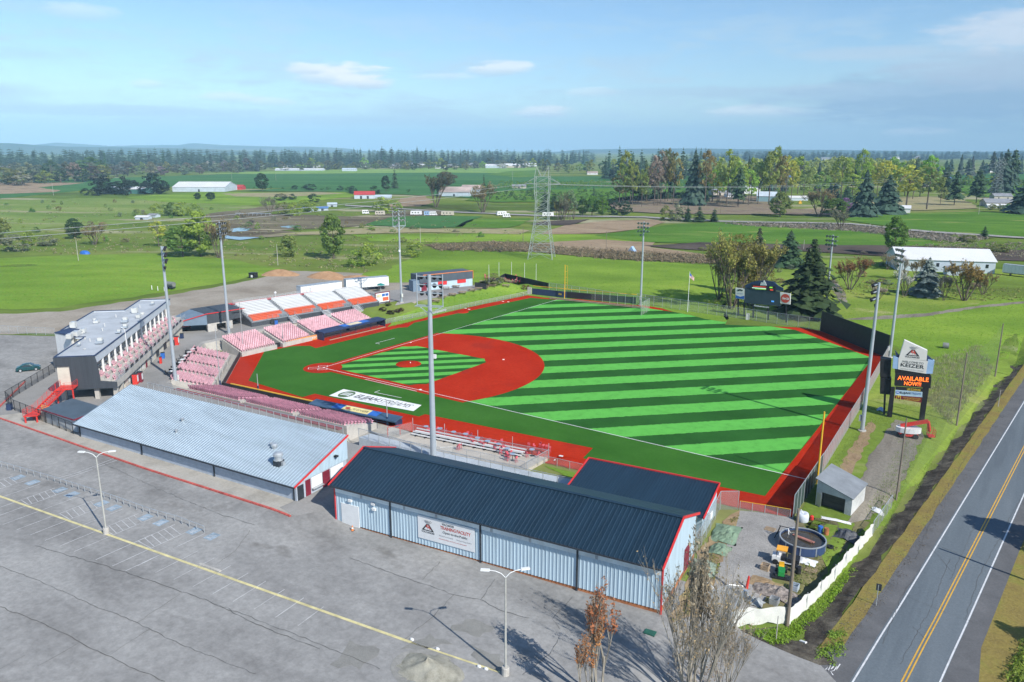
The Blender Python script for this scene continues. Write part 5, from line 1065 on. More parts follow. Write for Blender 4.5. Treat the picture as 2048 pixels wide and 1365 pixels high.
for (g0, p0, z0), (g1, p1, z1) in ((NP[0], NP[1]), (NP[0], NP[3]), (NP[3], NP[2])): b.quad(p0+Vector((0, 0, 1)), p1+Vector((0, 0, 1)), Vector((p1.x, p1.y, z1)), Vector((p0.x, p0.y, z0)))
tag(b.build('backstop_net', wire_mat('fine net', (.3, .3, .3), .05)), 'very fine protective net hung round home plate', 'net')
# painted sponsor sheet on the near foul turf
g = thing('turf_banner', 'long white sponsor sheet with black lettering lying on the near foul turf', 'banner', (25, -9, .03))
q = [(14.7, -8.2), (33.3, -6.8), (34.2, -9.9), (15.6, -12.0)]; q = [at(687, 779).to_2d(), at(843, 811).to_2d(), at(827, 823).to_2d(), at(658, 792).to_2d()]
b = MB(); b.prism(list(reversed(q)), .028, .045); b.build('sheet', CHALK, g)
e0 = Vector((*(q[0]+q[3])/2, .052)); e1 = Vector((*(q[1]+q[2])/2, .052)); ue = (e1-e0).normalized(); ve = Vector((-ue.y, ue.x, 0)); le = (e1-e0).length; hh = (q[0]-q[3]).length
lettering(g, 'ELIJAH', e0+ue*le*.385-ve*hh*.16, ue, ve, hh*.42, 'type black', le*.27, shear=.12, bold=.025); lettering(g, 'STREAMS', e0+ue*le*.72-ve*hh*.16, ue, ve, hh*.42, 'type black', le*.37, shear=.25)
lettering(g, 'WWW.ELIJAHSTREAMS.COM', e0+ue*le*.55-ve*hh*.34, ue, ve, hh*.11, 'type grey', le*.42)
mat('emblem green', (.075, .14, .05), .8)
def oval_emblem(parent, c, u, v, rx_, ry_, dk='emblem green', lt='type white'):
    n = u.cross(v); b = MB(); b.add([c+u*rx_*math.cos(t)+v*ry_*math.sin(t) for t in (i*math.pi/14 for i in range(28))], [tuple(range(28))]); o = b.build('emblem', dk, parent)
    b = MB()
    for k in (-.35, 0, .35):
        pt = [(-.72, k*.9-.1), (-.2, k*.9-.02), (.2, k*.9+.02), (.75, k*.9-.08), (.7, k*.9+.1), (.2, k*.9+.2), (-.2, k*.9+.14), (-.66, k*.9+.06)]
        b.add([c+u*rx_*x+v*ry_*y+n*.006 for x, y in pt], [tuple(range(8))])
    b.build('wave', lt, parent)
oval_emblem(g, e0+ue*le*.135, ue, ve, le*.078, hh*.42)

# ---------------------------------------------------------------- near side terrace with stools, ramp beside it
g = thing('terrace', 'concrete party terrace with red stools beside the right foul line', 'terrace', (54, -20, 0))
TZ = .55
b = MB(); b.prism([(41.6, -25.3), (52.4, -23.7), (53.4, -22.5), (65.8, -20.9), (66.0, -15.3), (42.4, -18.4)], -.1, TZ); b.build('slab', mat('pale concrete', (.46, .42, .36), .85, .1, .5, fine=.2), g)
b = MB(); b.prism([(38.4, -28.2), (76.0, -21.9), (75.2, -18.7), (66.4, -20.2), (53.4, -22.6), (52.3, -23.9), (39.5, -25.6)], -.2, .0); 
b = MB(); R0, R1 = [(39.2, -27.6, 1.7), (53, -26.2, 1.1), (66, -23.8, .6), (76.4, -21.9, .3)], [(39.6, -25.4, 1.7), (53, -23.8, 1.1), (66, -21.2, .6), (75.8, -18.9, .3)]
for i in range(3): b.hexa([(*R0[i][:2], -.3), (*R0[i+1][:2], -.3), (*R1[i+1][:2], -.3), (*R1[i][:2], -.3)], [R0[i], R0[i+1], R1[i+1], R1[i]])
tag(b.build('ramp', mat('ramp concrete', (.42, .47, .52), .8, .12, .3, fine=.25)), 'pale blue grey concrete ramp sloping down behind the party terrace', 'ramp')
fence('fence', 'wire fence with pale posts along the outer edge of the sloping ramp', [tuple(p) for p in R0], 1.5, 2.0, 'wire mesh', 'galvanised', .05)
fence('fence', 'pale wire fence between the ramp and the party terrace', [(42, -25.2, .55), (52.2, -23.6, .55), (53.6, -22.3, .55), (65.6, -20.8, .55)], 1.15, 2.6, 'wire mesh', 'galvanised', .035)
fence('fence', 'tall wire fence with spaced posts in front of the terrace benches', [(41.9, -18.2, .5), (66, -15.0, .5)], 1.1, 6, 'wire mesh', 'galvanised', .05, ext=1.1)
fence('fence', 'wire fence closing the far end of the terrace by the bullpen mound', [(66.1, -15.1, .5), (66.0, -20.8, .5)], 1.3, 2.8, 'wire mesh', 'galvanised', .05)
fence('fence', 'wire fence closing the terrace end next to the blue dugout', [(41.8, -18.3, .5), (40.4, -22.5, .5)], 1.5, 2.1, 'wire mesh', 'red steel', .04)
for k, (yo, zo) in enumerate(((-1.0, .55), (-2.0, .3))):
    g = thing('long_bench', ('upper', 'lower')[k]+' white plank bench on black brackets along the front of the party terrace', 'bench', (54, -18, TZ))
    a, c = Vector((43.2, -18.2+yo*.9, TZ+zo)), Vector((62.8, -15.7+yo*.9, TZ+zo)); 
    b = MB(); b.beam(a, c, .32, .07); b.build('seat', 'bench white', g)
    b = MB(); b.beam(a+Vector((0, .38, .28)), c+Vector((0, .38, .28)), .05, .2); b.build('backrest', 'bench white', g)
    for i in range(11):
        t = (i+.5)/11; p = a.lerp(c, t); b = MB(); b.box(p.x-.06, p.x+.06, p.y-.25, p.y+.3, TZ, p.z-.03); b.build('bracket', 'black paint', g)
def stool_proto():
    g = thing('bar_stool', 'red bar stool', 'stool', (0, 0, 0), 'red bar stools on the party terrace', True)
    b = MB(); b.lathe((0, 0, .68), [(0, 0), (.19, 0), (.2, .06), (0, .07)], 10); b.build('seat', 'seat red', g)
    for i in range(4):
        t = R(45+90*i); b = MB(); b.beam((.13*math.cos(t), .13*math.sin(t), .7), (.26*math.cos(t), .26*math.sin(t), 0), .05); b.build('leg', 'seat red', g)
    b = MB()
    for i in range(4):
        t, t2 = R(45+90*i), R(135+90*i); b.beam((.21*math.cos(t), .21*math.sin(t), .28), (.21*math.cos(t2), .21*math.sin(t2), .28), .03)
    b.build('footrest', 'seat red', g)
    b = MB(); b.box(-.19, .19, -.21, -.17, .72, 1.02); b.build('backrest', 'seat red', g); return g
def table_proto():
    g = thing('bar_table', 'round bar table', 'table', (0, 0, 0), 'round bar tables on the party terrace', True)
    b = MB(); b.lathe((0, 0, 1.02), [(0, 0), (.42, 0), (.42, .04), (0, .04)], 16); b.build('tabletop', mat('table grey blue', (.28, .36, .46), .5, .1, 2.), g)
    b = MB(); b.tube((0, 0, 0), (0, 0, 1.02), .05, n=8); b.build('column', 'dark metal', g)
    b = MB(); b.lathe((0, 0, 0), [(.32, 0), (.3, .04), (.05, .08)], 14); b.build('foot', 'dark metal', g); return g
TB = [(852, 853), (880, 857), (907, 864), (931, 868), (955, 876), (975, 882), (997, 888), (1015, 897), (1025, 908), (1064, 899)]
tlab = ('round table at the home end of the party terrace', 'second round table from the home end of the terrace', 'round table just right of the big floodlight pole', 'round table by the rope barrier on the terrace', 'round table with dark stool group in the middle of the terrace', 'round table behind the middle benches of the terrace', 'round table facing the middle of the long benches', 'round table near the crowded stool cluster', 'round table in front of the crowded stool cluster', 'lone round table near the bullpen end of the terrace')
tp, st_ = table_proto(), stool_proto(); ns = 0; first = True
TW = [at(x, y, TZ+1.04)-Vector((0, 0, 1.04)) for x, y in TB]
for i, p in enumerate(TW):
    t = tp if i == 0 else dup(tp, p); t.location = p; t['label'] = 'grey blue '+tlab[i]
    for k in range(rnd.choice((3, 4, 4)) if i < 9 else 2):
        a = rnd.uniform(0, 6.28); rr = rnd.uniform(.65, 1.15); q = p+Vector((rr*math.cos(a), rr*math.sin(a), 0))
        o = st_ if ns == 0 else dup(st_, q); o.location = q; o.rotation_euler = (0, 0, a+1.57); ns += 1
        o['label'] = 'red bar stool standing around the '+' '.join(tlab[i].split()[1:])[:60] if len(tlab[i].split()) < 9 else 'red bar stool beside the '+tlab[i].replace('in the middle of the terrace', 'mid terrace').replace('from the home end of the terrace', 'from the home end')
for x, y in ((916, 893), (921, 891), (1004, 884), (1008, 894), (1080, 890), (1086, 893), (1093, 894), (1058, 890), (1069, 893), (1099, 897)):
    o = dup(st_, at(x, y, TZ+.6)-Vector((0, 0, .6)), rnd.uniform(0, 6)); o['label'] = 'red bar stool standing apart from the tables near the terrace edge'
# patio tables with black chairs above the diagonal seats
def patio_proto():
    g = thing('patio_table', 'white round patio table', 'table', (0, 0, 0), 'white patio tables above the home seats', True)
    b = MB(); b.lathe((0, 0, .72), [(0, 0), (.5, 0), (.5, .04), (0, .05)], 16); b.build('tabletop', 'white paint', g)
    b = MB(); b.tube((0, 0, 0), (0, 0, .72), .05, n=8); b.lathe((0, 0, 0), [(.3, 0), (.28, .04), (.05, .07)], 12); b.build('column', 'black paint', g); return g
def chair_proto():
    g = thing('patio_chair', 'black patio chair', 'chair', (0, 0, 0), 'black chairs round the patio tables', True)
    b = MB(); b.box(-.27, .27, -.26, .26, .40, .46); b.build('seat', 'black paint', g)
    b = MB(); b.hexa([(-.27, -.27, .46), (.27, -.27, .46), (.27, -.22, .46), (-.27, -.22, .46)], [(-.25, -.38, .95), (.25, -.38, .95), (.25, -.33, .95), (-.25, -.33, .95)]); b.build('backrest', 'black paint', g)
    for s in (-1, 1):
        for t in (-1, 1): b = MB(); b.tube((s*.24, t*.23, 0), (s*.24, t*.23, .42), .025, n=5); b.build('leg', 'black paint', g)
        b = MB(); b.box(s*.27-.03, s*.27+.03, -.28, .2, .62, .66); b.build('armrest', 'black paint', g)
    return g
pt, pc = patio_proto(), chair_proto(); nc = 0
for i, (x, y, lb) in enumerate(((386, 705, 'closest to the suite entrance end'), (379, 711, 'second from the far end'), (372, 718, 'third from the far end'), (362, 732, 'middle of the row'), (366, 726, 'just above the middle of the row'), (349, 744, 'second from the floodlight pole'), (344, 750, 'closest to the floodlight pole'))):
    p = at(x, y, 2.65); t = pt if i == 0 else dup(pt, p); t.location = p; t['label'] = 'white round patio table above the home seats, '+lb
    for k in range(3):
        a = k*2.1+i; q = p+Vector((.85*math.cos(a), .85*math.sin(a), 0)); o = pc if nc == 0 else dup(pc, q); o.location = q; o.rotation_euler = (0, 0, a+1.57); nc += 1
        o['label'] = 'black chair at the white patio table '+lb
# picnic tables and spare furniture at left field
def picnic_proto():
    g = thing('picnic_table', 'weathered picnic table', 'table', (0, 0, 0), 'picnic tables on the left field path', True)
    b = MB(); b.box(-1.2, 1.2, -.38, .38, .72, .78); b.build('tabletop', 'timber', g)
    for s in (-1, 1):
        b = MB(); b.box(-1.2, 1.2, s*.72-.14, s*.72+.14, .42, .47); b.build('bench', 'timber', g)
        b = MB(); b.beam((s*.85, -.75, .0), (s*.85, .3, .74), .08); b.beam((s*.85, .75, .0), (s*.85, -.3, .74), .08); b.box(s*.85-.04, s*.85+.04, -.8, .8, .36, .42); b.build('trestle', 'dark metal', g)
    return g
pp = picnic_proto(); PT = ((884, 596, 'nearest the big floodlight cage'), (905, 591, 'second along the path from the floodlight cage'), (925, 587, 'third along the path from the floodlight cage'), (944, 582, 'in front of the orange edged building corner'), (957, 579, 'just past the orange edged building'), (970, 576, 'halfway from the building to the stacked furniture'), (985, 573, 'nearest the stacked furniture'), (892, 578, 'against the red shutter, nearer one'), (912, 575, 'against the wall between the red shutters'), (1012, 573, 'on the grass edge below the stacked furniture'), (872, 604, 'closest of all to the bleachers'))
for i, (x, y, lb) in enumerate(PT):
    p = at(x, y+1, dz=.07); t = pp if i == 0 else dup(pp, p); t.location = p; t.rotation_euler = (0, 0, R(30)+rnd.uniform(-.1, .1)); t['label'] = 'weathered picnic table '+lb
r_ = random.Random(3)
pile = at(1005, 566)
for i in range(11):
    p = at(r_.uniform(965, 1045), r_.uniform(561, 567), dz=.07); o = dup(pp, p, r_.uniform(0, 3)); o['group'] = 'stacked picnic furniture by the black screen'; o['label'] = 'picnic table crowded with red stools before the black windscreen'
    if i % 3 == 0: o.location.z += .8
for i in range(22):
    p = at(r_.uniform(968, 1042), r_.uniform(556, 566), dz=.07); o = dup(st_, p+Vector((0, 0, r_.choice((0, 0, .8)))), r_.uniform(0, 6)); o['group'] = 'stored red stools by the black screen'; o['label'] = 'red stool stored among the picnic tables by the black windscreen'
fence('windscreen_fence', 'black windscreen fence zigzagging behind the stored picnic furniture', [at(950, 577), at(972, 580), at(1010, 558), at(1097, 578)], 1.9, 3, 'black paint', 'black paint', .05)
wire_mat('pale netting', (.40, .48, .36), .28)
fence('fence', 'tall pale green netting fence on the bank behind the left field wall', [at(1098, 588), at(1190, 602), at(1298, 622), at(1282, 632)], 3.6, 3.0, 'pale netting', 'galvanised', .05)
for i, (x, y0, y1) in enumerate(((978, 572, 530), (998, 562, 525), (1023, 560, 524), (1049, 566, 526), (1072, 572, 528))):
    pole_thing('net_pole', 'slim white pole behind the black windscreen, '+('by the round shrub', 'second from the shrub', 'slightly leaning middle one', 'second from the far netting', 'nearest the tall netting fence')[i], (x, y0), (x, y1), .07, 'white paint', 'pole', 'slim poles behind the windscreen')
b = MB(); P0, P1 = at(1100, 598), at(1290, 618); b.beam(P0+Vector((0, 0, .45)), P1+Vector((0, 0, .45)), .5, .08); b.beam(P0+Vector((.3, -.6, .25)), P1+Vector((.3, -.6, .25)), .4, .08); b.beam(P0+Vector((0, 0, .2)), P1+Vector((0, 0, .2)), .1, .4); tag(b.build('long_bench', 'timber'), 'long dark timber bench along the grass bank behind left field', 'bench')
b = MB(); P0, P1 = at(863, 629), at(892, 622); b.beam(P0+Vector((0, 0, .45)), P1+Vector((0, 0, .45)), .5, .1); b.beam(P0+Vector((0, 0, .2)), P1+Vector((0, 0, .2)), .12, .4); tag(b.build('bullpen_bench', 'bench white'), 'white bench by the left bullpen below the grass bank', 'bench')
def foul_pole(b0, top, label, low=None):
    p = at(*b0); z = hat(p, *top); g = thing('foul_pole', label, 'foul pole', p, 'yellow foul poles')
    b = MB(); b.tube((p.x, p.y, 0), (p.x, p.y, z), .13, .11, 10); b.build('pole', 'yellow paint', g)
    if low: 
        b = MB(); d = Vector(low); b.tube(p+Vector((0, 0, 3.2))+d, Vector((p.x, p.y, z-.2))+d, .05, n=6)
        for i in range(5): k = 3.3+(z-3.6)*i/4; b.tube((p.x, p.y, k), Vector((p.x, p.y, k))+d, .04, n=5)
        b.build('wing', 'yellow paint', g)
foul_pole((1129, 598), (1131, 530), 'yellow foul pole with side wing standing at the black left field wall', (.75, .3, 0)); foul_pole((1634, 968), (1650, 824), 'plain yellow foul pole beside the grey shed at right field')
# fence of the car park court below the suite stair
fence('fence', 'black wire fence round the paved court below the red stair', [at(110, 745), at(13, 804, 2.6), at(30, 822, 2.6), at(147, 869, 2.6)], 1.9, 2.2, 'black mesh', 'black paint', .05)
fence('fence', 'wire fence along the back edge of the car park below the dirt lot', [at(-40, 668), at(0, 666), at(110, 672)], 1.8, 2.6, 'wire mesh')
fence('barrier_fence', 'low white post and cable barrier at the head of the accessible parking bays', [(x, ytop(x)+1.0) for x in ()] or [h.to_3d() for h in []] or [at(-30, 918).to_2d(), at(3, 935).to_2d(), at(55, 950).to_2d(), at(110, 966).to_2d(), at(170, 985).to_2d(), at(235, 1006).to_2d(), at(300, 1030).to_2d(), at(350, 1044).to_2d(), at(409, 1066).to_2d()], .85, 1.25, None, 'galvanised', .045)
# ---------------------------------------------------------------- floodlight masts
def lamp_shape():
    b = MB(); n = 12
    ring = lambda y, r: [(r*math.cos(2*math.pi*i/n), y, r*math.sin(2*math.pi*i/n)) for i in range(n)]
    for (y0, r0_), (y1, r1_) in (((-.30, .12), (-.12, .26)), ((-.12, .26), (.16, .34))):
        a, c = ring(y0, r0_), ring(y1, r1_); o = len(b.v); b.v += a+c; b.f += [(o+i, o+(i+1) % n, o+n+(i+1) % n, o+n+i) for i in range(n)]; b.m += [0]*n
    b.add(ring(-.30, .12), [tuple(range(n))]); b.add(ring(.14, .33), [tuple(range(n-1, -1, -1))], 1); return b
LAMPM = lamp_shape().mesh('floodlight', ['black paint', mat('lamp glass', (.25, .27, .28), .15, .1, 1.)])
def mast(b0, top, label, aim=(32, 32), rows=(4, 4, 4), cage=False, low=True, r=.34, gap=1.15, z=None):
    p = at(*b0) if z is None else at(*b0, z); zt = hat(p, *top); H_ = zt-p.z; g = thing('floodlight_mast', label, 'floodlight', p, 'floodlight masts round the ball field')
    d = Vector((aim[0]-p.x, aim[1]-p.y, 0)).normalized(); s = Vector((d.y, -d.x, 0)); zv = Vector((0, 0, 1))
    b = MB(); k = [(0, r), (.35, r*.86), (.7, r*.72), (1., r*.55)]
    for (t0, a0), (t1, a1) in zip(k, k[1:]): b.tube(p+zv*H_*t0-zv*(.3 if t0 == 0 else 0), p+zv*H_*t1, a0, a1, 14)
    b.build('pole', 'steel grey', g)
    b = MB(); b.lathe(p, [(r*1.9, 0), (r*1.9, .25), (r*1.2, .3)], 14); b.build('footing', 'concrete', g)
    b = MB(); q = p+d*(r+.15)+zv*1.7; b.obox(q, (.3, .5, 1.0), math.atan2(d.y, d.x)); b.build('control_box', 'unit grey', g)
    for i, n in enumerate(rows):
        c = p+zv*(H_-.3-i*gap)+d*.25; w_ = n*.95
        b = MB(); b.beam(c-s*w_/2, c+s*w_/2, .14); b.beam(c-d*.25, c, .14); b.build('crossarm', 'steel grey', g)
        for j in range(n):
            o = D.objects.new('floodlight', LAMPM); col.objects.link(o); o.parent = g
            o.location = c+s*((j-(n-1)/2)*.95)+d*.35-zv*.12-p; o.rotation_euler = (R(-24), 0, math.atan2(d.y, d.x)-math.pi/2)
    if low:
        o = D.objects.new('floodlight', LAMPM); col.objects.link(o); o.parent = g; o.location = zv*(H_-.4-len(rows)*gap)+s*.7+d*.3; o.rotation_euler = (R(-24), 0, math.atan2(d.y, d.x)-math.pi/2)
        b = MB(); b.beam(p+zv*(H_-.3-len(rows)*gap), p+zv*(H_-.3-len(rows)*gap)+s*.8+d*.2, .1); b.build('crossarm', 'steel grey', g)
    if cage:
        zb = H_-len(rows)*gap-.9; b = MB()
        for q in (-1, 1): b.tube(p+s*q*1.9+zv*(zb-.1)+d*.1, p+s*q*1.9+zv*(H_+.1)+d*.1, .07, n=6)
        b.beam(p+s*-1.95+zv*zb+d*.1, p+s*1.95+zv*zb+d*.1, .14)
        b.beam(p-s*1.95+zv*zb-d*.8, p+s*1.95+zv*zb-d*.8, .08); b.beam(p-s*1.9+zv*zb+d*.1, p-s*1.9+zv*zb-d*.8, .08); b.beam(p+s*1.9+zv*zb+d*.1, p+s*1.9+zv*zb-d*.8, .08)
        for q in (-1, 1): b.beam(p+s*q*1.8+zv*zb+d*.1, p+zv*(zb-1.3), .09)
        b.build('platform_frame', 'steel grey', g)
        b = MB(); q = p+d*.4+s*.35+zv*(H_*.56); b.obox(q, (.35, .5, .55), math.atan2(d.y, d.x)); b.build('loudspeaker', 'white paint', g)
mast((353, 778), (324, 493), 'floodlight mast beside the pink suite terrace, lamps at its top turned to the field', low=True, r=.36)
mast((458, 668), (438, 444), 'floodlight mast in front of the charcoal entrance block')
mast((803, 606), (795, 421), 'floodlight mast with platform frame at the far end of the bleachers', cage=True)
mast((867, 920), (855, 550), 'thickest and nearest floodlight mast, rising behind the black training hall with caged lamps', cage=True, low=False, r=.46, z=1.0)
mast((1281, 611), (1285, 444), 'floodlight mast at the outfield wall in front of the bright meadow')
mast((1650, 633), (1660, 470), 'floodlight mast by the big dark conifer at the batter screen wall')
mast((1724, 863), (1750, 565), 'floodlight mast outside the right field fence, left of the town sign', rows=(3, 3, 3))
mast((1779, 716), (1802, 497), 'floodlight mast behind the black screen wall near the town sign')

# ---------------------------------------------------------------- car park lamps
def lot_lamp(b0, top, label, dirs):
    p = at(*b0); H_ = hat(p, *top)-p.z; g = thing('lamp_post', label, 'lamp post', p, 'twin arm car park lamps'); zv = Vector((0, 0, 1))
    b = MB(); b.lathe(p, [(.34, -.1), (.34, .72), (.30, .78), (0, .78)], 14); b.build('base', 'concrete', g)
    b = MB(); b.tube(p+zv*.7, p+zv*H_, .11, .07, 10); b.build('pole', mat('aged galvanised', (.40, .40, .37), .6, .12, 1.), g)
    for d in dirs:
        d = Vector((*d, 0)).normalized(); pts = [p+zv*(H_-.05), p+zv*(H_+.32)+d*.35, p+zv*(H_+.5)+d*.85, p+zv*(H_+.55)+d*1.4]
        b = MB(); b.path(pts, .035, 6); ar = b.build('arm', 'white paint', g)
        b = MB(); c = pts[-1]+d*.3; b.obox(c-zv*.06, (.75, .3, .12), math.atan2(d.y, d.x)); b.build('lamp_head', 'white paint', ar)
lot_lamp((1011, 1350), (1012, 1155), 'twin arm lamp post with round concrete base, nearest the bare trees', ((-.95, -.5), (.65, .75)))
lot_lamp((213, 1068), (191, 915), 'twin arm lamp post with concrete base on the yellow stripe by the blue parking bays', ((-.95, -.5), (.65, .75)))

# ---------------------------------------------------------------- signs
class Board:
    """a vertical plane through two ground spots; px() puts survey pixels on it"""
    def __init__(s, p, q): s.p = Vector(p); s.u = (Vector(q)-s.p); s.u.z = 0; s.u.normalize(); s.n = Vector((s.u.y, -s.u.x, 0))
    def px(s, x, y, k=0.):
        d = ray(x, y); t = (s.p+s.n*k-CAM).dot(s.n)/d.dot(s.n); return CAM+d*t
    def poly(s, b, pts, th, k=0., mi=0):
        q = [s.px(*p, k) for p in pts]
        if (q[1]-q[0]).cross(q[2]-q[1]).dot(s.n) < 0: q.reverse()
        return b.extr([v-s.n*th for v in q], s.n*th, mi)
    def write(s, parent, text, x0, y0, x1, y1, h, m, k=.03, **kw):
        a, c = s.px(x0, y0, k), s.px(x1, y1, k); u = (c-a); w_ = u.length; u.normalize(); v = Vector((0, 0, 1)); v = (v-u*v.dot(u)).normalized()
        return lettering(parent, text, (a+c)/2, u, v, h*mpp(a), m, w_, **kw)
B = Board(at(1781, 836), at(1846, 844)); 
if B.n.dot(CAM-B.p) < 0: B.n = -B.n
g = thing('town_sign', 'tall welcome sign on black legs with mountain emblem and orange message screen', 'sign', (B.p+B.u*2.5))
b = MB(); B.poly(b, [(1774, 834), (1784, 835), (1790, 776), (1782, 776)], .7); b.build('leg', 'black paint', g)
b = MB(); B.poly(b, [(1838, 843), (1848, 846), (1858, 776), (1846, 776)], .7); b.build('leg', 'black paint', g)
b = MB(); B.poly(b, [(1790, 701), (1802, 716), (1793, 718)], .5, -.2); B.poly(b, [(1853, 710), (1868, 722), (1866, 730), (1850, 726)], .5, -.2); b.build('shoulder', 'navy paint', g)
b = MB(); B.poly(b, [(1809, 681), (1855, 702), (1853, 722), (1798, 716)], 1.0); b.build('crown_panel', mat('sign ivory', (.66, .65, .62), .5, .04, 1.), g)
b = MB(); B.poly(b, [(1797, 716), (1856, 723), (1852, 748), (1796, 739)], 1.0); b.build('welcome_panel', 'sign ivory', g)
b = MB(); B.poly(b, [(1787, 713), (1797, 716), (1796, 739), (1785, 737)], .9, -.04); B.poly(b, [(1856, 719), (1869, 722), (1865, 748), (1852, 748)], .9, -.04); b.build('side_panel', mat('sign blue', (.30, .45, .66), .5, .08, 1.), g)
b = MB(); B.poly(b, [(1790, 737), (1860, 748), (1862, 754), (1790, 747)], .8, -.1); b.build('crossbeam', 'black paint', g)
b = MB(); B.poly(b, [(1791, 747), (1863, 754), (1861, 777), (1789, 772)], 1.1, .05); b.build('screen_box', 'black paint', g)
mountain(g, B.px(1826, 705, .02), B.u, uz, 1.05)
B.write(g, 'WELCOME TO', 1804, 725, 1847, 729.5, 4.2, 'type black'); B.write(g, 'KEIZER', 1801, 733, 1848, 738.5, 7.5, 'type black', bold=.015); B.write(g, 'HOME OF THE VOLCANOES', 1801, 738.5, 1847, 744.5, 2.6, 'type grey')
glow_mat('lit orange', (1., .17, .02), 1.6)
B.write(g, 'AVAILABLE', 1795, 759.8, 1857, 764.2, 8.6, 'lit orange', .09, bold=.012); B.write(g, 'NOW!!!', 1808, 770.5, 1842, 773, 8, 'lit orange', .09, bold=.015)
b = MB(); B.poly(b, [(1791, 774), (1846, 778), (1845, 784), (1791, 780)], .3); b.build('sponsor_panel', 'black paint', g)
B.write(g, 'LES SCHWAB', 1814, 781, 1841, 783, 4.5, 'type gold', bold=.02)
b = MB(); B.poly(b, [(1791, 780), (1845, 784.5), (1845, 795), (1790, 791)], .3); b.build('sponsor_panel', mat('panel pale blue', (.45, .60, .70), .5, .06, 1.), g)
B.write(g, 'ELIJAH', 1800, 787.5, 1820, 789, 4.4, 'type black', bold=.02); B.write(g, 'STREAMS', 1820.5, 789, 1842, 790.8, 4.4, 'type blue'); oval_emblem(g, B.px(1795.5, 785, .02), B.u, uz, .32, .28, 'blue paint')
b = MB(); B.poly(b, [(1790, 791), (1845, 795.5), (1843, 806), (1789, 797)], .3); b.build('sponsor_panel', mat('panel maroon', (.20, .03, .03), .5, .06, 1.), g)
b = MB(); c = B.px(1797, 796, .02)
for s_ in (-1, 1): b.path([c+B.u*(s_*.02), c+B.u*(s_*.02)+uz*.1, c+B.u*(s_*.12)+uz*.45, c+B.u*(s_*.24)+uz*.42, c+B.u*(s_*.32)-uz*.22], .05, 5)
b.build('emblem', 'type gold', g); B.write(g, "Your Local McDonald's", 1806, 796.5, 1841, 800, 3., 'type gold'); B.write(g, 'is a Proud Partner!', 1808, 800.5, 1839, 803, 3., 'type gold')
# dark speaker cabinets on a pole between the sign and the field
B2 = Board(at(1768, 832), at(1776, 833)); B2.n = B.n; B2.u = B.u
g = thing('cabinet_tower', 'two stacked black cabinets on a post between town sign and right field fence', 'tower', B2.p)
for y0, y1 in ((717, 754), (755, 788)):
    b = MB(); B2.poly(b, [(1761, y0), (1783, y0+3), (1781, y1+2), (1760, y1)], 1.6); b.build('cabinet', 'black paint', g)
b = MB(); B2.poly(b, [(1768, 788), (1772, 788), (1770, 834), (1766, 834)], .3, -.5); b.build('post', 'dark metal', g)
# scoreboard
B = Board(at(1476, 633), at(1572, 646)); 
if B.n.dot(CAM-B.p) < 0: B.n = -B.n
g = thing('scoreboard', 'dark outfield scoreboard with arched top between two sponsor signs', 'scoreboard', B.p+B.u*5)
for x, y0, y1 in ((1476, 598, 634), (1488, 606, 637), (1506, 610, 640), (1536, 612, 644), (1572, 606, 650)):
    b = MB(); B.poly(b, [(x-1.2, y0), (x+1.2, y0), (x+1.2, y1), (x-1.2, y1)], .3, -.25); b.build('post', 'black paint', g)
b = MB(); B.poly(b, [(1487, 577), (1561, 584), (1560, 613), (1488, 606)], .6); b.build('main_board', mat('board slate', (.035, .055, .075), .5, .1, .6), g)
b = MB(); B.poly(b, [(1490, 576), (1490, 571), (1503, 565), (1515, 562), (1534, 562), (1547, 564), (1556, 572), (1566, 577), (1566, 583)], .4, -.12); b.build('arch', 'navy paint', g)
b = MB(); B.poly(b, [(1502.5, 569), (1551.5, 573.5), (1551, 584), (1503, 577)], .5, .15); b.build('message_screen', 'black paint', g)
glow_mat('lit red', (.7, .06, .03), .6); glow_mat('lit white', (.6, .75, .6), .5); glow_mat('lit green', (.25, .6, .05), .6); glow_mat('lit blue', (.08, .3, .75), .6)
for x0, x1, y, hh_, m_ in ((1506, 1532, 572.3, 1.2, 'lit red'), (1504, 1532, 575, 1.6, 'lit white'), (1510, 1532, 577.4, 1.2, 'lit green'), (1539, 1545, 574, 2.5, 'lit green'), (1540, 1546, 579, 2.2, 'lit red')):
    b = MB(); B.poly(b, [(x0, y), (x1, y+(x1-x0)*.07), (x1, y+hh_+(x1-x0)*.07), (x0, y+hh_)], .03, .2); b.build('lit_line', m_, g)
b = MB(); B.poly(b, [(1542.5, 601.5), (1548, 602), (1548, 605), (1542.5, 604.5)], .03, .05); b.build('lit_panel', 'lit blue', g)
b = MB(); B.poly(b, [(1520, 571), (1522, 565), (1525, 566), (1528, 561), (1531, 566), (1533, 571.5)], .2, .2); b.build('emblem', mat('emblem silver', (.55, .58, .6), .5, .2, 3.), g)
B.write(g, 'MavsLeague.com', 1508, 612.8, 1538, 616.5, 3.6, 'type white', -.1, bold=.03)
b = MB(); B.poly(b, [(1471, 576), (1489, 578), (1488.5, 599.5), (1471, 597)], .4, .05); b.build('sponsor_sign', 'sign ivory', g)
b = MB(); B.poly(b, [(1471.5, 590.5), (1480, 594), (1488.6, 592), (1488.4, 599), (1471.3, 596.8)], .03, .1); b.build('blue_field', 'type blue', g)
b = MB(); B.poly(b, [(1474, 580), (1480, 578.6), (1486, 581), (1484, 583), (1480, 581.5), (1476, 583)], .03, .1); b.build('bird_emblem', 'type black', g)
B.write(g, 'SALEM ELECTRIC' if False else 'KEIZER', 1474, 588, 1486, 589.4, 2., 'type blue', .09)
b = MB(); B.poly(b, [(1560, 585), (1581, 588), (1580, 609.5), (1560.5, 607)], .4, .05); b.build('sponsor_sign', 'sign ivory', g)
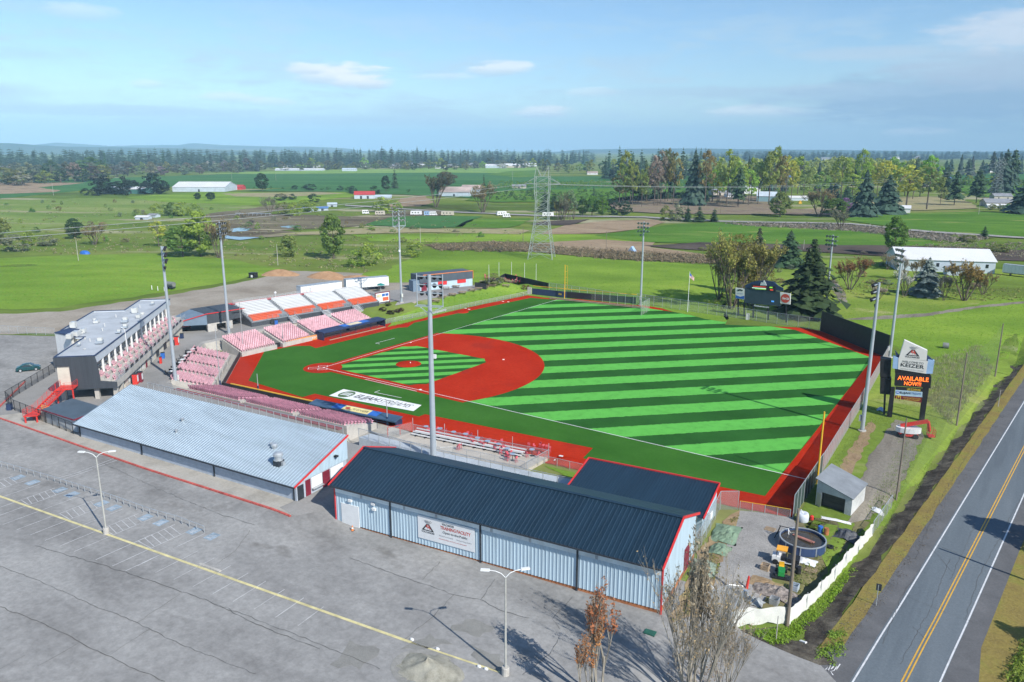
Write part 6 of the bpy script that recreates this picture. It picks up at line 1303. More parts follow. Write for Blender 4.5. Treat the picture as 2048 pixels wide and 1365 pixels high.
c = B.px(1570.5, 597.3, .1); rr = 9*mpp(c); b = MB(); b.add([c+B.u*rr*math.cos(t)+uz*rr*math.sin(t) for t in (i*math.pi/14 for i in range(28))], [tuple(range(28))]); b.build('red_disc', 'type red', g)
B.write(g, 'Coca-Cola', 1563.5, 598.5, 1577.5, 600, 4.4, 'type white', .14, shear=.3, bold=.04)
b = MB(); p = at(1495, 640); b.obox(p, (.9, .7, 1.6), .2); b.obox((p.x, p.y, p.z+1.6), (.95, .75, .1), .2); tag(b.build('cabinet', 'unit grey'), 'small pale utility cabinet behind the wire fence under the scoreboard', 'cabinet')
# flag
p = at(1375, 625); zt = hat(p, 1378, 545); g = thing('flagpole', 'white flagpole beyond the outfield fence', 'flagpole', p)
b = MB(); b.tube((p.x, p.y, 0), (p.x, p.y, zt), .09, .05, 10); b.ball((p.x, p.y, zt+.08), .1, 8); b.build('pole', 'white paint', g)
fg = thing('flag', 'striped red and white flag with blue corner hanging from the flagpole', 'flag', (p.x, p.y, zt-2))
ud = Vector((.80, .55, 0)); LF_, HF = 2.3, 1.35
def fp(s, t, k=0): 
    q = Vector((p.x, p.y, zt-.15))+ud*(s*LF_*.62)+Vector((-.55, .8, 0))*(.22*math.sin(s*7+t*1.5)*s+k); q.z -= t*HF+s*1.35*(1-.25*t); return q
for j in range(13):
    b = MB()
    for i in range(10): b.quad(fp(i/10, j/13), fp((i+1)/10, j/13), fp((i+1)/10, (j+1)/13), fp(i/10, (j+1)/13))
    b.build('stripe', 'type red' if j % 2 == 0 else 'type white', fg)
b = MB()
for i in range(4): b.quad(fp(i/10, 0, .02), fp((i+1)/10, 0, .02), fp((i+1)/10, 7/13, .02), fp(i/10, 7/13, .02)); b.quad(fp(i/10, 0, -.02), fp((i+1)/10, 0, -.02), fp((i+1)/10, 7/13, -.02), fp(i/10, 7/13, -.02))
b.build('canton', 'type blue', fg)

# ---------------------------------------------------------------- transmission tower, wires, poles
def pylon():
    g = thing('transmission_tower', 'tall grey lattice transmission tower standing in the bright meadow', 'tower', (0, 0, 0), None, True)
    W_ = [(0, 5.2), (6, 4.4), (9, 3.9), (16, 2.9), (20, 2.6), (24, 2.55), (27.5, 2.9), (31, 3.0), (34, 2.9)]
    w = lambda z: next(a1+(a2-a1)*(z-z1)/(z2-z1) for (z1, a1), (z2, a2) in zip(W_, W_[1:]) if z1 <= z <= z2)
    cn = lambda i, z: Vector((w(z)*(1, -1, -1, 1)[i], w(z)*(1, 1, -1, -1)[i], z))
    for i in range(4):
        b = MB()
        for (z0, _), (z1, _) in zip(W_, W_[1:]): b.beam(cn(i, z0), cn(i, z1), .17)
        b.build('leg', 'tower steel', g)
    zs = [0, 4.5, 9, 12.5, 16, 18.5, 21, 24, 27.5, 31, 34]
    for i in range(4):
        b = MB()
        for k, (z0, z1) in enumerate(zip(zs, zs[1:])):
            j = (i+1) % 4; b.beam(cn(i, z0), cn(j, z1), .085); b.beam(cn(j, z0), cn(i, z1), .085); b.beam(cn(i, z1), cn(j, z1), .085)
            m_ = (cn(i, z0)+cn(j, z0)+cn(i, z1)+cn(j, z1))/4
            if z1 < 17: b.beam(m_, (cn(i, z0)+cn(i, z1))/2, .09); b.beam(m_, (cn(j, z0)+cn(j, z1))/2, .09)
        b.build('lattice', 'tower steel', g)
    b = MB()
    for z, l in ((31, 7.5),):
        for s in (-1, 1):
            for t in (-1, 1): b.beam((s*2.9, t*2.9, z), (s*l, 0, z+.2), .14); b.beam((s*2.9, t*2.9, z+2.6), (s*l, 0, z+.2), .12)
    b.build('crossarm', 'tower steel', g)
    for s in (-1, 1):
        b = MB()
        for t in (-1, 1): b.beam((s*2.9, t*2.9, 34), (s*2.5, 0, 38), .14); b.beam((s*.4, t*1., 34), (s*2.5, 0, 38), .11)
        b.build('horn', 'tower steel', g)
    return g
mat('tower steel', (.37, .41, .40), .5, .1, .3, .2)
PY = pylon(); tp_ = at(1083, 517); PY.location = tp_; PY.rotation_euler = (0, 0, R(25))
p2 = at(1992, 389); PY2 = dup(PY, p2, R(40), 'grey lattice transmission tower far off beside the tall firs and white house', s=1.0)
mat('wire', (.35, .37, .38), .4, .1)
def wire(name, label, a, c, sag, r=.03, n=24, group=None):
    a, c = Vector(a), Vector(c); b = MB(); pts = [a.lerp(c, i/n)-Vector((0, 0, 4*sag*(i/n)*(1-i/n))) for i in range(n+1)]; b.path(pts, r, 4); return tag(b.build(name, 'wire'), label, 'power line', group)
dr = (p2-tp_).normalized()
for k, o_ in enumerate((7., -7.)):
    off = Vector((-dr.y, dr.x, 0))*o_
    wire('power_line', 'thin power line running between the two lattice towers', tp_+off+Vector((0, 0, 31)), p2+off+Vector((0, 0, 31)), 9, .055, group='power lines of the lattice towers')
    q = tp_-dr*520; wire('power_line', 'thin power line leaving the near lattice tower over the left fields', tp_+off+Vector((0, 0, 31)), q+off+Vector((0, 0, 33)), 8, .055, group='power lines of the lattice towers')
mat('pole wood', (.20, .165, .13), .85, .2, .8, streak=(4, 4, .3)); mat('pole pale', (.42, .40, .36), .8, .15, .8)
def upole(b0, top, label, r=.14, m='pole wood', arm=0., group='timber utility poles'):
    p = at(*b0); z = hat(p, *top); g = thing('utility_pole', label, 'utility pole', p, group)
    b = MB(); b.tube((p.x, p.y, p.z-.3), (p.x, p.y, z), r, r*.65, 8); b.build('pole', m, g)
    if arm: b = MB(); b.beam((p.x-arm*.8, p.y-arm*.6, z-.6), (p.x+arm*.8, p.y+arm*.6, z-.6), .12); b.build('crossarm', m, g)
    return Vector((p.x, p.y, z))
U0 = upole((1574, 1254), (1607, 1020), 'stout brown utility pole between the white tarpaulin fence and the yard', .2)
U1 = upole((1792, 1001), (1821, 838), 'slender dark timber pole at the edge of the rutted track', .13)
N1 = upole((1913, 852), (1938, 706), 'tall netting pole by the roadside below the town sign', .15, 'pole wood', group='roadside netting poles')
N2 = upole((1990, 754), (2012, 648), 'farthest tall netting pole by the roadside', .15, 'pole wood', group='roadside netting poles')
def netting(a, c, label, h0=0.):
    b = MB(); za, zc = height(a.x, a.y), height(c.x, c.y); n = 8; vs = []
    for i in range(n+1):
        p = a.lerp(c, i/n); z0 = height(p.x, p.y)+h0; vs += [(p.x, p.y, z0), (p.x, p.y, z0+(p.z-z0)*(1-.12*math.sin(math.pi*i/n)))]
    b.add(vs, [(2*i, 2*i+2, 2*i+3, 2*i+1) for i in range(n)]); tag(b.build('netting', 'thin netting'), label, 'net')
netting(N2, N1, 'tall dark netting between the two roadside net poles'); netting(N1, Vector((U1.x, U1.y, U1.z*.8)), 'sagging dark netting from the roadside pole toward the rutted track')
for b0, t, lb, m_ in (((157, 522), (151, 480), 'pale leaning pole beside the blue tarpaulin', 'pole pale'), ((556, 531), (553, 489), 'slim pale pole between the round willow and the dirt lot', 'pole pale'), ((841, 490), (839, 454), 'pale pole near the brown hedge left of the lattice tower', 'pole pale'),
                     ((1046, 503), (1045, 455), 'brown pole just left of the lattice tower', 'pole wood'), ((1212, 502), (1211, 463), 'dark pole with a white box right of the lattice tower', 'pole wood'), ((107, 391), (103, 364), 'pale pole beside the curved tilled field', 'pole pale'),
                     ((211, 367), (208, 350), 'pale pole at the end of the dark windbreak', 'pole pale'), ((292, 362), (290, 345), 'pale pole behind the dark windbreak', 'pole pale'), ((315, 383), (314, 366), 'pole right of the green barn', 'pole pale'), ((1441, 429), (1441, 396), 'pole in front of the tall thinned trees', 'pole wood'),
                     ((1607, 500), (1608, 480), 'pale post in the dark ploughed field', 'pole pale'), ((464, 362), (463, 344), 'pole behind the white barn', 'pole pale'), ((552, 362), (551, 345), 'pole in the dark green crop field', 'pole pale'), ((1025, 362), (1025, 343), 'white pole near the orchard shed', 'pole pale'), ((985, 382), (985, 367), 'pole beside the rusty roofed barn', 'pole pale'), ((1957, 430), (1956, 405), 'pole at the edge of the right pasture', 'pole pale')):
    upole(b0, t, lb, .13, m_)
def post(name, label, b0, top, r, m, cat='post'):
    p = at(*b0); z = hat(p, *top); return tag(MB().tube((p.x, p.y, p.z-.1), (p.x, p.y, z), r, r*.9, 8).build(name, m), label, cat)
post('pipe_post', 'thin pale pipe leaning at the end of the white tarpaulin fence', (1552, 1281), (1582, 1238), .05, 'pole pale')
post('sign_post', 'grey road sign post at the ditch edge', (1752, 1212), (1757, 1170), .05, 'galvanised')
p = at(1752, 1212); b = MB(); z = hat(p, 1757, 1168); b.obox((p.x+.05, p.y, z-.75), (.5, .04, .75), .1); tag(b.build('road_sign', 'dark metal'), 'small road sign seen from behind on the ditch post', 'sign')
post('marker_post', 'white pipe marker post in the ditch near the rutted track', (1996, 814), (1998, 780), .06, 'pole pale')
# tarpaulin fence of the yard
TP = [at(1466, 1254), at(1574, 1252), at(1612, 1222), at(1640, 1196), at(1668, 1164), at(1690, 1136), at(1716, 1106), at(1744, 1074)]
g = thing('tarpaulin_fence', 'white tarpaulin fence sagging round the equipment yard', 'fence', TP[0])
r_ = random.Random(4); b = MB(); vs = []; P = []
for a, c in zip(TP, TP[1:]):
    n = max(2, int((c-a).length/.5)); P += [a.lerp(c, i/n) for i in range(n)]
P.append(TP[-1])
for i, q in enumerate(P):
    z0 = height(q.x, q.y); h = 1.9+.12*math.sin(i*.8)+r_.uniform(-.06, .06); t = (P[min(i+1, len(P)-1)]-P[max(i-1, 0)]).normalized(); k = Vector((t.y, -t.x, 0))
    for j in range(4): vs.append((q.x+k.x*(.08*math.sin(i*1.7+j*2)), q.y+k.y*(.08*math.sin(i*1.7+j*2)), z0-.05+h*j/3+(r_.uniform(0, .25) if j == 0 else 0)))
b.add(vs, [(4*i+j, 4*i+4+j, 4*i+5+j, 4*i+1+j) for i in range(len(P)-1) for j in range(3)])
b.build('sheet', mat('tarpaulin white', (.66, .66, .62), .7, .06, .8, bump=.4), g, smooth=True)
for q in TP: b = MB(); b.tube((q.x, q.y, q.z-.1), (q.x, q.y, q.z+2.1), .05, n=6); b.build('post', 'galvanised', g)
fence('fence', 'wire fence continuing from the white tarpaulin to the slender dark pole', [at(1745, 1072), at(1782, 1018)], 2.0, 2.2, 'fence mesh')
fence('fence', 'wire fence and open gate from the hall corner bushes to the white tarpaulin', [at(1388, 1232), at(1456, 1205), at(1484, 1208), at(1466, 1253)], 2.0, 2.2, 'fence mesh')
fence('fence', 'wire fence running down from the white tarpaulin end to the bare poplars', [at(1464, 1256), at(1452, 1286), at(1405, 1342)], 2.0, 2.4, 'fence mesh')
# ---------------------------------------------------------------- vegetation
LEAF = leaf_mat('foliage', .42, .34); NEEDLE = leaf_mat('needles', .12, .36); mat('bark', (.13, .105, .08), .9, .2, 1.5); mat('pale bark', (.30, .27, .22), .85, .2, 1.2); mat('rust bark', (.28, .17, .10), .85, .2, 1.)
def leaf(b, p, n, s, r, mi=0):
    n = n.normalized(); a = n.cross(Vector((r.uniform(-1, 1), r.uniform(-1, 1), r.uniform(-1, 1))));
    if a.length < 1e-3: a = Vector((1, 0, 0))
    a.normalize(); c = n.cross(a); s1 = s*r.uniform(.6, 1.3); s2 = s1*r.uniform(.55, .9)
    b.add([p-a*s1, p+c*s2*.6, p+a*s1, p-c*s2*.6], [(0, 1, 2, 3)], mi)
def rv(r): 
    while 1:
        v = Vector((r.uniform(-1, 1), r.uniform(-1, 1), r.uniform(-1, 1)))
        if .05 < v.length < 1: return v
def broad(seed, blobs, per, ls, z0=.22, top=1., waist=.5, spread=.5, mi=0):
    """crown 10 high, 6 wide: leafy clumps through an uneven volume"""
    r = random.Random(seed); b = MB(); zc = 10*(z0+top)/2; hz = 10*(top-z0)/2
    for i in range(blobs):
        v = rv(r); v = v.normalized()*(v.length**.5); t = v.z; wd = 3*(1-.35*max(0, t-(waist-.5))**2*1.6)
        c = Vector((v.x*wd*.78, v.y*wd*.78, zc+v.z*hz*.84)); br = r.uniform(.55, 1.15)*spread*1.5
        for k in range(per):
            d = rv(r).normalized(); 
            if d.dot((c-Vector((0, 0, zc))).normalized() if (c-Vector((0, 0, zc))).length else d) < -.45: continue
            leaf(b, c+Vector((d.x*br, d.y*br, d.z*br*.8))*r.uniform(.75, 1.1), d+rv(r)*.9, ls, r, mi)
    return b
def limbs(b, seed, z0, n=7, r0=.22, mi=0, ztop=7.5, reach=2.2):
    r = random.Random(seed); b.tube((0, 0, -.3), (.05, .05, 10*z0+.5), r0, r0*.75, 7, mi); b.tube((.05, .05, 10*z0+.5), (.15, -.1, ztop), r0*.75, r0*.2, 6, mi)
    for i in range(n):
        a = i*2.4+r.uniform(-.4, .4); z = 10*z0+r.uniform(0, 1)*(ztop-10*z0)*.6; q = (reach*math.cos(a)*r.uniform(.6, 1), reach*math.sin(a)*r.uniform(.6, 1), z+r.uniform(1.2, 2.6)); b.tube((.05, 0, z), q, r0*.42, r0*.12, 5, mi)
    return b
def fir(seed, lv, br, droop=.35, ragged_=.3, z0=.08, wpow=.85, sub=3, mi=0):
    """conifer 10 high, 6 wide at the skirts: whorls of drooping sprays"""
    r = random.Random(seed); b = MB()
    for l in range(lv):
        t = (l+r.uniform(-.3, .3))/lv; z = 10*(z0+(1-z0)*t); R_ = 3*(1-t)**wpow*r.uniform(1-ragged_, 1+ragged_*.5)+.12
        for k in range(br):
            a = 2*math.pi*(k+r.uniform(-.4, .4))/br+l*.7; ln = R_*r.uniform(.55, 1.12); d = Vector((math.cos(a), math.sin(a), 0)); s = Vector((-d.y, d.x, 0))
            for j in range(sub):
                u0, u1 = j/sub*.9, (j+1)/sub; w_ = .34*ln*(1-.45*u0)*r.uniform(.7, 1.2)+.05; z_a, z_b = z-droop*ln*u0*u0*.9, z-droop*ln*u1*u1-.12*r.random()
                p, q = d*(ln*u0)+Vector((0, 0, z_a)), d*(ln*u1)+Vector((0, 0, z_b)); m_ = (p+q)/2
                b.add([p, m_+s*w_+Vector((0, 0, -(.13*ln+.2)*r.uniform(.2, 1.5))), q-Vector((0, 0, .08*ln)), m_-s*w_+Vector((0, 0, -(.13*ln+.2)*r.uniform(.2, 1.5)))], [(0, 1, 2), (0, 2, 3)], mi)
    b.add([(-.1, 0, 9.4), (.1, 0, 9.4), (0, 0, 10.1)], [(0, 1, 2)], mi); return b
def bare(seed, stems=5, gen=4, spread=.35, rt=.16, bud=0, bs=.12, up=.75, mi=0, bm=1, h=10., kids=3):
    """leafless tree 10 high: forking limbs down to twigs, a few buds"""
    r = random.Random(seed); b = MB()
    def grow(p, d, ln, rad, g):
        q = p+d*ln; b.tube(p, q, rad, rad*.62, 5 if g == gen else 3, mi)
        if g == 0:
            for i in range(bud): leaf(b, p.lerp(q, r.random())+rv(r)*bs, rv(r), bs, r, bm)
            return
        for i in range(kids+(1 if g < gen-1 else 0)):
            nd = (d+rv(r)*(.62 if g < gen else .5)+Vector((0, 0, up*.35))).normalized(); grow(p.lerp(q, r.uniform(.45, 1.)), nd, ln*r.uniform(.55, .82), rad*.55, g-1)
    for i in range(stems):
        a = 2*math.pi*i/stems+r.uniform(-.5, .5); d = Vector((math.cos(a)*spread, math.sin(a)*spread, 1)).normalized(); grow(Vector((math.cos(a)*.15, math.sin(a)*.15, -.2)), d, h*.33*r.uniform(.8, 1.15), rt, gen)
    return b
KIND = {}
def kind(key, name, crown, trunk, leafm=LEAF, trunkm='bark', solo=False):
    """a plant kind: crown and trunk meshes 10 high (one mesh when it is only ever seen far off)"""
    crown.fit()
    if solo:
        if trunk: o = len(crown.v); crown.v += trunk.v; crown.f += [tuple(i+o for i in f) for f in trunk.f]; crown.m += [1]*len(trunk.f)
        KIND[key] = (name, crown.mesh(name, [leafm, trunkm]), None)
    else: KIND[key] = (name, crown.mesh('crown', [leafm, leafm] if not isinstance(leafm, tuple) else list(leafm)), trunk.mesh('trunk', trunkm) if trunk else None)
rt = random.Random(11)
for i in range(3):
    kind('oak%d' % i, 'broadleaf_tree', broad(20+i, 80, 62, .28, .03), limbs(MB(), i, .08), solo=False)
    kind('far%d' % i, 'broadleaf_tree', broad(30+i, 34, 24, .5, .0), limbs(MB(), i+5, .1, 3), solo=True)
    kind('tall%d' % i, 'broadleaf_tree', broad(40+i, 34, 30, .36, .30, 1., .45, .46), limbs(MB(), i+9, .45, 6, .16, ztop=8.6, reach=1.6), solo=True)
    kind('fir%d' % i, 'fir_tree', fir(50+i, 34, 12, .45, .5), MB().tube((0, 0, -.3), (0, 0, 8), .2, .05, 6), NEEDLE, solo=False)
    kind('ffir%d' % i, 'fir_tree', fir(60+i, 17, 9, .4, .35, .05, .8, 1), MB().tube((0, 0, -.3), (0, 0, 6), .2, .08, 5), NEEDLE, solo=True)
    kind('pine%d' % i, 'fir_tree', fir(70+i, 22, 9, .3, .45, .28, .55, 2), MB().tube((0, 0, -.3), (0, 0, 8), .18, .06, 6), NEEDLE, solo=True)
    kind('bush%d' % i, 'bush', broad(80+i, 36, 40, .38, -.1, 1., .5, .6), None, solo=True)
    kind('thin%d' % i, 'bare_tree', bare(90+i, 5, 4, .36, .11, 4, .15, .95), None, (D.materials['bark'], LEAF), solo=False)
kind('cedar', 'fir_tree', fir(3, 42, 12, .22, .55, .04, .8, 4), MB().tube((0, 0, -.3), (0, 0, 8.5), .2, .05, 7), NEEDLE)
kind('willow', 'willow_tree', broad(5, 60, 60, .16, .1, 1, .5, .6), None)
def plant(key, px, py, h=None, w=None, top=None, wpx=None, c=(.06, .10, .03), label=None, cat='tree', group=None, rz=None, fixed=None):
    """one plant standing at a survey pixel: height from its top pixel, width from its pixels, or both in metres"""
    p = fixed or at(px, py, dz=0)
    if h is None: h = max(.5, hat(p, px, top)-p.z)
    if w is None: w = wpx*mpp(p)
    nm, cm, tm = KIND[key]; rz = rt.uniform(0, 6.28) if rz is None else rz; S = (w/6, w/6, h/10)
    if tm is None and key[:4] not in ('thin',):
        o = D.objects.new(nm, cm); col.objects.link(o)
    else:
        o = D.objects.new(nm, None); col.objects.link(o)
        k = D.objects.new('crown', cm); col.objects.link(k); k.parent = o; k.color = (*c, 1)
        if tm: t = D.objects.new('trunk', tm); col.objects.link(t); t.parent = o
    o.location = p; o.scale = S; o.rotation_euler = (0, 0, rz); o.color = (*c, 1); return tag(o, label, cat, group)
GR, LM, OL, BR, DK_, GY, YL = (.10, .20, .035), (.23, .31, .05), (.18, .21, .06), (.25, .20, .10), (.026, .052, .02), (.20, .21, .13), (.34, .37, .06)
FIR, FIRB, SPR = (.032, .062, .026), (.032, .060, .040), (.12, .15, .13)
V = lambda c, a=.2: tuple(k*rt.uniform(1-a, 1+a) for k in c)
for key, x, y, top, wpx, c, lb in (
    ('oak0', 668, 518, 430, 50, (.13, .19, .04), 'tall upright green tree standing alone on the rough meadow'), ('bush1', 577, 514, 471, 42, (.18, .22, .055), 'round olive willow shrub left of the tall upright tree'),
    ('oak1', 366, 514, 453, 66, (.12, .22, .045), 'bright green rounded tree at the left of the meadow clump'), ('oak2', 402, 514, 424, 62, LM, 'tallest yellow green tree of the meadow clump behind the mast'), ('thin0', 438, 516, 436, 60, BR, 'brownish thin leaved tree at the right of the meadow clump'),
    ('tall1', 318, 494, 441, 34, YL, 'slim yellow tree left of the meadow clump'), ('bush0', 740, 532, 486, 50, LM, 'pale green shrub behind the far mast near the dirt lot'), ('bush2', 712, 534, 500, 40, LM, 'smaller pale shrub beside the upright tree'), ('bush1', 828, 515, 484, 34, LM, 'pale shrub at the left end of the brown hedge'),
    ('oak1', 2, 489, 436, 40, OL, 'olive tree cut by the far left border beside pale bushes'), ('bush0', 34, 503, 470, 54, GY, 'grey brown bush at the far left of the meadow'), ('oak0', 57, 492, 462, 28, LM, 'small light green tree right of the grey bush'), ('bush2', 97, 492, 470, 40, GY, 'grey bush left of the leaning pale pole'), ('oak2', 151, 478, 437, 34, (.05, .09, .03), 'dark green leaning tree above the blue tarpaulin'), ('thin1', 190, 490, 448, 50, BR, 'brown twiggy tree right of the blue tarpaulin'),
    ('bush0', 315, 432, 408, 30, LM, 'lime willow at the left end of the shanty willow row'), ('bush1', 343, 432, 405, 32, (.10, .15, .03), 'second lime willow of the shanty row'), ('bush2', 366, 433, 404, 34, LM, 'third lime willow of the shanty row'), ('bush0', 388, 430, 407, 28, LM, 'last lime willow of the shanty row'),
    ('thin2', 540, 430, 394, 34, GY, 'grey bare tree at the left of the lime thicket'), ('bush1', 568, 430, 405, 34, OL, 'olive bush in the thicket by the glasshouses'), ('bush0', 590, 433, 405, 30, LM, 'bright lime bush in front of the thicket'), ('bush2', 606, 425, 400, 34, LM, 'lime bush right in the thicket'), ('bush0', 626, 425, 404, 26, LM, 'lime bush at the right end of the thicket'),
    ('bush1', 562, 402, 388, 28, DK_, 'dark evergreen left of the thicket'), ('bush2', 585, 400, 388, 18, DK_, 'small dark evergreen in the pasture thicket'), ('bush0', 628, 405, 388, 26, DK_, 'dark evergreen right of the pasture thicket'),
    ('oak0', 525, 382, 347, 28, (.03, .07, .02), 'dark round tree right of the red roofed shed'), ('ffir0', 790, 378, 338, 22, FIR, 'dark pointed tree in the middle of the green crop'), ('oak1', 772, 384, 352, 18, (.03, .06, .025), 'dark tree left of the pointed one beside the red barn'),
    ('thin0', 872, 415, 344, 62, (.10, .10, .05), 'broad spreading oak just left of the rusty roofed barn'), ('thin1', 966, 426, 366, 56, BR, 'broad bare tree right of the rusty roofed barn'), ('ffir1', 968, 392, 351, 16, DK_, 'dark narrow spruce behind the bare tree'), ('oak2', 893, 372, 344, 44, (.10, .10, .05), 'brown tree behind the spreading oak'),
    ('bush1', 765, 425, 394, 40, LM, 'lime rounded willow by the parked camper row'), ('bush0', 795, 424, 403, 22, LM, 'small lime willow next to the rounded one'), ('bush2', 750, 392, 372, 22, DK_, 'dark shrub right of the red barn'), ('bush1', 705, 388, 372, 20, DK_, 'dark shrub left of the red barn'),
    ('bush0', 590, 380, 371, 14, DK_, 'small dark pasture shrub, left one'), ('bush1', 620, 382, 368, 28, DK_, 'dark twin pasture shrub in the middle'), ('bush2', 680, 382, 372, 14, DK_, 'small dark pasture shrub, right one'), ('oak1', 422, 402, 385, 18, DK_, 'dark round tree in front of the white barn'), ('oak2', 395, 400, 386, 14, DK_, 'smaller dark tree in front of the white barn'),
    ('ffir0', 1090, 425, 378, 36, FIR, 'dark conifer behind the near lattice tower, left'), ('ffir2', 1108, 422, 384, 34, FIR, 'dark conifer behind the near lattice tower, right'), ('ffir1', 1187, 410, 374, 22, FIR, 'dark fir rising behind the green poplar row'),
    ('oak0', 1165, 432, 398, 26, (.05, .10, .02), 'dark green poplar of the row by the farm track, left'), ('oak1', 1184, 432, 392, 26, GR, 'green poplar in the middle of the row by the farm track'), ('oak2', 1204, 433, 394, 26, GR, 'green poplar of the row by the farm track, right'),
    ('bush0', 1225, 430, 398, 34, (.03, .065, .03), 'dark bushy evergreen right of the poplar row'), ('bush1', 1250, 431, 402, 30, (.03, .065, .03), 'dark bushy evergreen below the tall thinned trees'),
    ('fir0', 1386, 412, 300, 40, FIRB, 'tallest dark fir rising above the thinned trees'), ('fir1', 1404, 405, 335, 28, FIR, 'dark fir just right of the tallest fir'), ('pine0', 1476, 416, 331, 30, FIR, 'slim dark pine with a bare lower trunk beside the farmhouses'),
    ('bush0', 1332, 442, 412, 26, OL, 'olive shrub at the left end of the trackside clump'), ('bush1', 1354, 443, 409, 34, GY, 'grey green shrub in the trackside clump'), ('ffir0', 1375, 444, 412, 26, DK_, 'dark small conifer in the trackside clump'), ('ffir1', 1398, 444, 412, 30, DK_, 'second dark conifer in the trackside clump'), ('ffir2', 1428, 444, 418, 22, DK_, 'right end dark conifer of the trackside clump'),
    ('oak0', 1560, 434, 385, 44, OL, 'light olive tree beside the green roofed barn'), ('thin2', 1638, 434, 378, 70, BR, 'wide brown budding tree at the middle of the road bank'), ('oak1', 1664, 434, 397, 56, (.085, .15, .03), 'bright green spreading tree on the road bank'), ('thin0', 1681, 460, 420, 40, GY, 'grey bare shrub tree by the road bend'),
    ('fir1', 1668, 402, 370, 20, FIR, 'small dark fir left of the big road bank conifers'), ('fir2', 1692, 412, 372, 28, FIR, 'dark fir next to the purple blossom'), ('fir0', 1726, 434, 340, 48, FIRB, 'large dark fir left of the small white shed'), ('fir2', 1773, 428, 350, 52, FIRB, 'large dark fir standing over the small white shed'),
    ('tall0', 1812, 415, 330, 66, YL, 'tall golden green tree right of the white shed'), ('tall1', 1765, 400, 322, 50, (.36, .38, .05), 'bright yellow tree behind the dark firs'), ('tall2', 1853, 420, 334, 60, OL, 'tall brownish thinned tree with forked trunk'), ('tall0', 1880, 412, 372, 22, OL, 'small tree beside the forked thinned tree'),
    ('pine1', 1908, 412, 343, 30, FIR, 'slim dark pine in the cleared pasture'), ('pine2', 1888, 396, 334, 26, FIR, 'dark pine behind the cleared pasture'), ('pine0', 1952, 407, 338, 32, FIR, 'dark pine left of the white house'), ('fir1', 2004, 388, 299, 44, FIRB, 'very tall dark fir beside the far lattice tower'), ('pine1', 2020, 385, 300, 30, FIR, 'tall fir with open crown right of the far lattice tower'), ('fir0', 2048, 428, 350, 60, FIRB, 'dark fir at the right border by the white house'),
    ('oak2', 1787, 512, 434, 46, (.10, .17, .025), 'upright bright green poplar left of the long white barn'), ('ffir1', 1968, 475, 452, 20, DK_, 'small round dark conifer alone in the right pasture'),
    ('fir2', 1510, 590, 456, 50, (.03, .04, .02), 'dark fir behind the big willows near the scoreboard'), ('fir0', 1577, 534, 462, 56, FIR, 'dark spruce left of the big cedar'), ('cedar', 1616, 632, 478, 98, (.026, .045, .016), 'big dark green cedar right of the scoreboard'),
    ('bush0', 1643, 630, 606, 24, (.04, .08, .015), 'low dark shrub at the foot of the batter screen mast'), ('fir1', 1851, 592, 515, 56, SPR, 'blue grey spruce in front of the long white barn'),
    ('bush2', 987, 570, 547, 44, OL, 'round brown green shrub behind the black windscreen'), ('bush0', 1047, 580, 570, 9, (.12, .02, .02), 'dark red shrub by the left field wall pier, left one'), ('bush1', 1056.5, 581, 571, 10, (.13, .02, .02), 'dark red shrub by the left field wall pier, right one'),
    ('bush1', 1938, 484, 470, 36, OL, 'olive shrub on the dry bank above the white barn'), ('bush0', 1908, 480, 470, 24, LM, 'lime shrub on the dry bank'), ('bush2', 2000, 505, 488, 44, OL, 'olive shrub right of the long white barn roof')):
    plant(key, x, y, None, None, top, wpx, c, lb)
# leafless and budding trees near the outfield
for key, x, y, top, wpx, c, lb in (('thin0', 1462, 618, 466, 120, (.27, .26, .07), 'big budding willow left of the scoreboard'), ('thin1', 1500, 612, 474, 110, (.26, .24, .07), 'second budding willow rising behind the scoreboard'), ('thin2', 1438, 600, 490, 80, (.24, .22, .08), 'lower olive willow at the left of the scoreboard willows'),
    ('thin1', 1700, 580, 512, 74, (.23, .13, .055), 'round russet tree in the meadow between the masts'), ('thin2', 1775, 540, 508, 34, (.34, .29, .18), 'small cream twiggy tree left of the long white barn'), ('thin0', 1808, 594, 540, 40, (.52, .52, .46), 'white blossoming tree behind the right mast'), ('thin1', 1757, 600, 571, 34, (.42, .34, .30), 'low pale pink blossoming tree'),
    ('thin2', 1887, 602, 550, 34, (.19, .17, .14), 'grey drooping bare tree right of the blue spruce'), ('thin0', 1928, 602, 520, 92, (.26, .17, .055), 'broad golden brown tree with forked trunk in front of the white trailer'), ('thin1', 1965, 590, 545, 46, (.24, .18, .08), 'tan twiggy tree right of the forked golden tree'), ('thin1', 1832, 560, 515, 36, (.25, .20, .11), 'tan tree in front of the white barn wall'), ('thin2', 1800, 560, 512, 34, (.42, .40, .34), 'pale blossom tree at the left end of the white barn'), ('bush2', 1690, 422, 396, 30, (.22, .11, .24), 'purple blossoming shrub by the dark firs')):
    plant(key, x, y, None, None, top, wpx, c, lb)
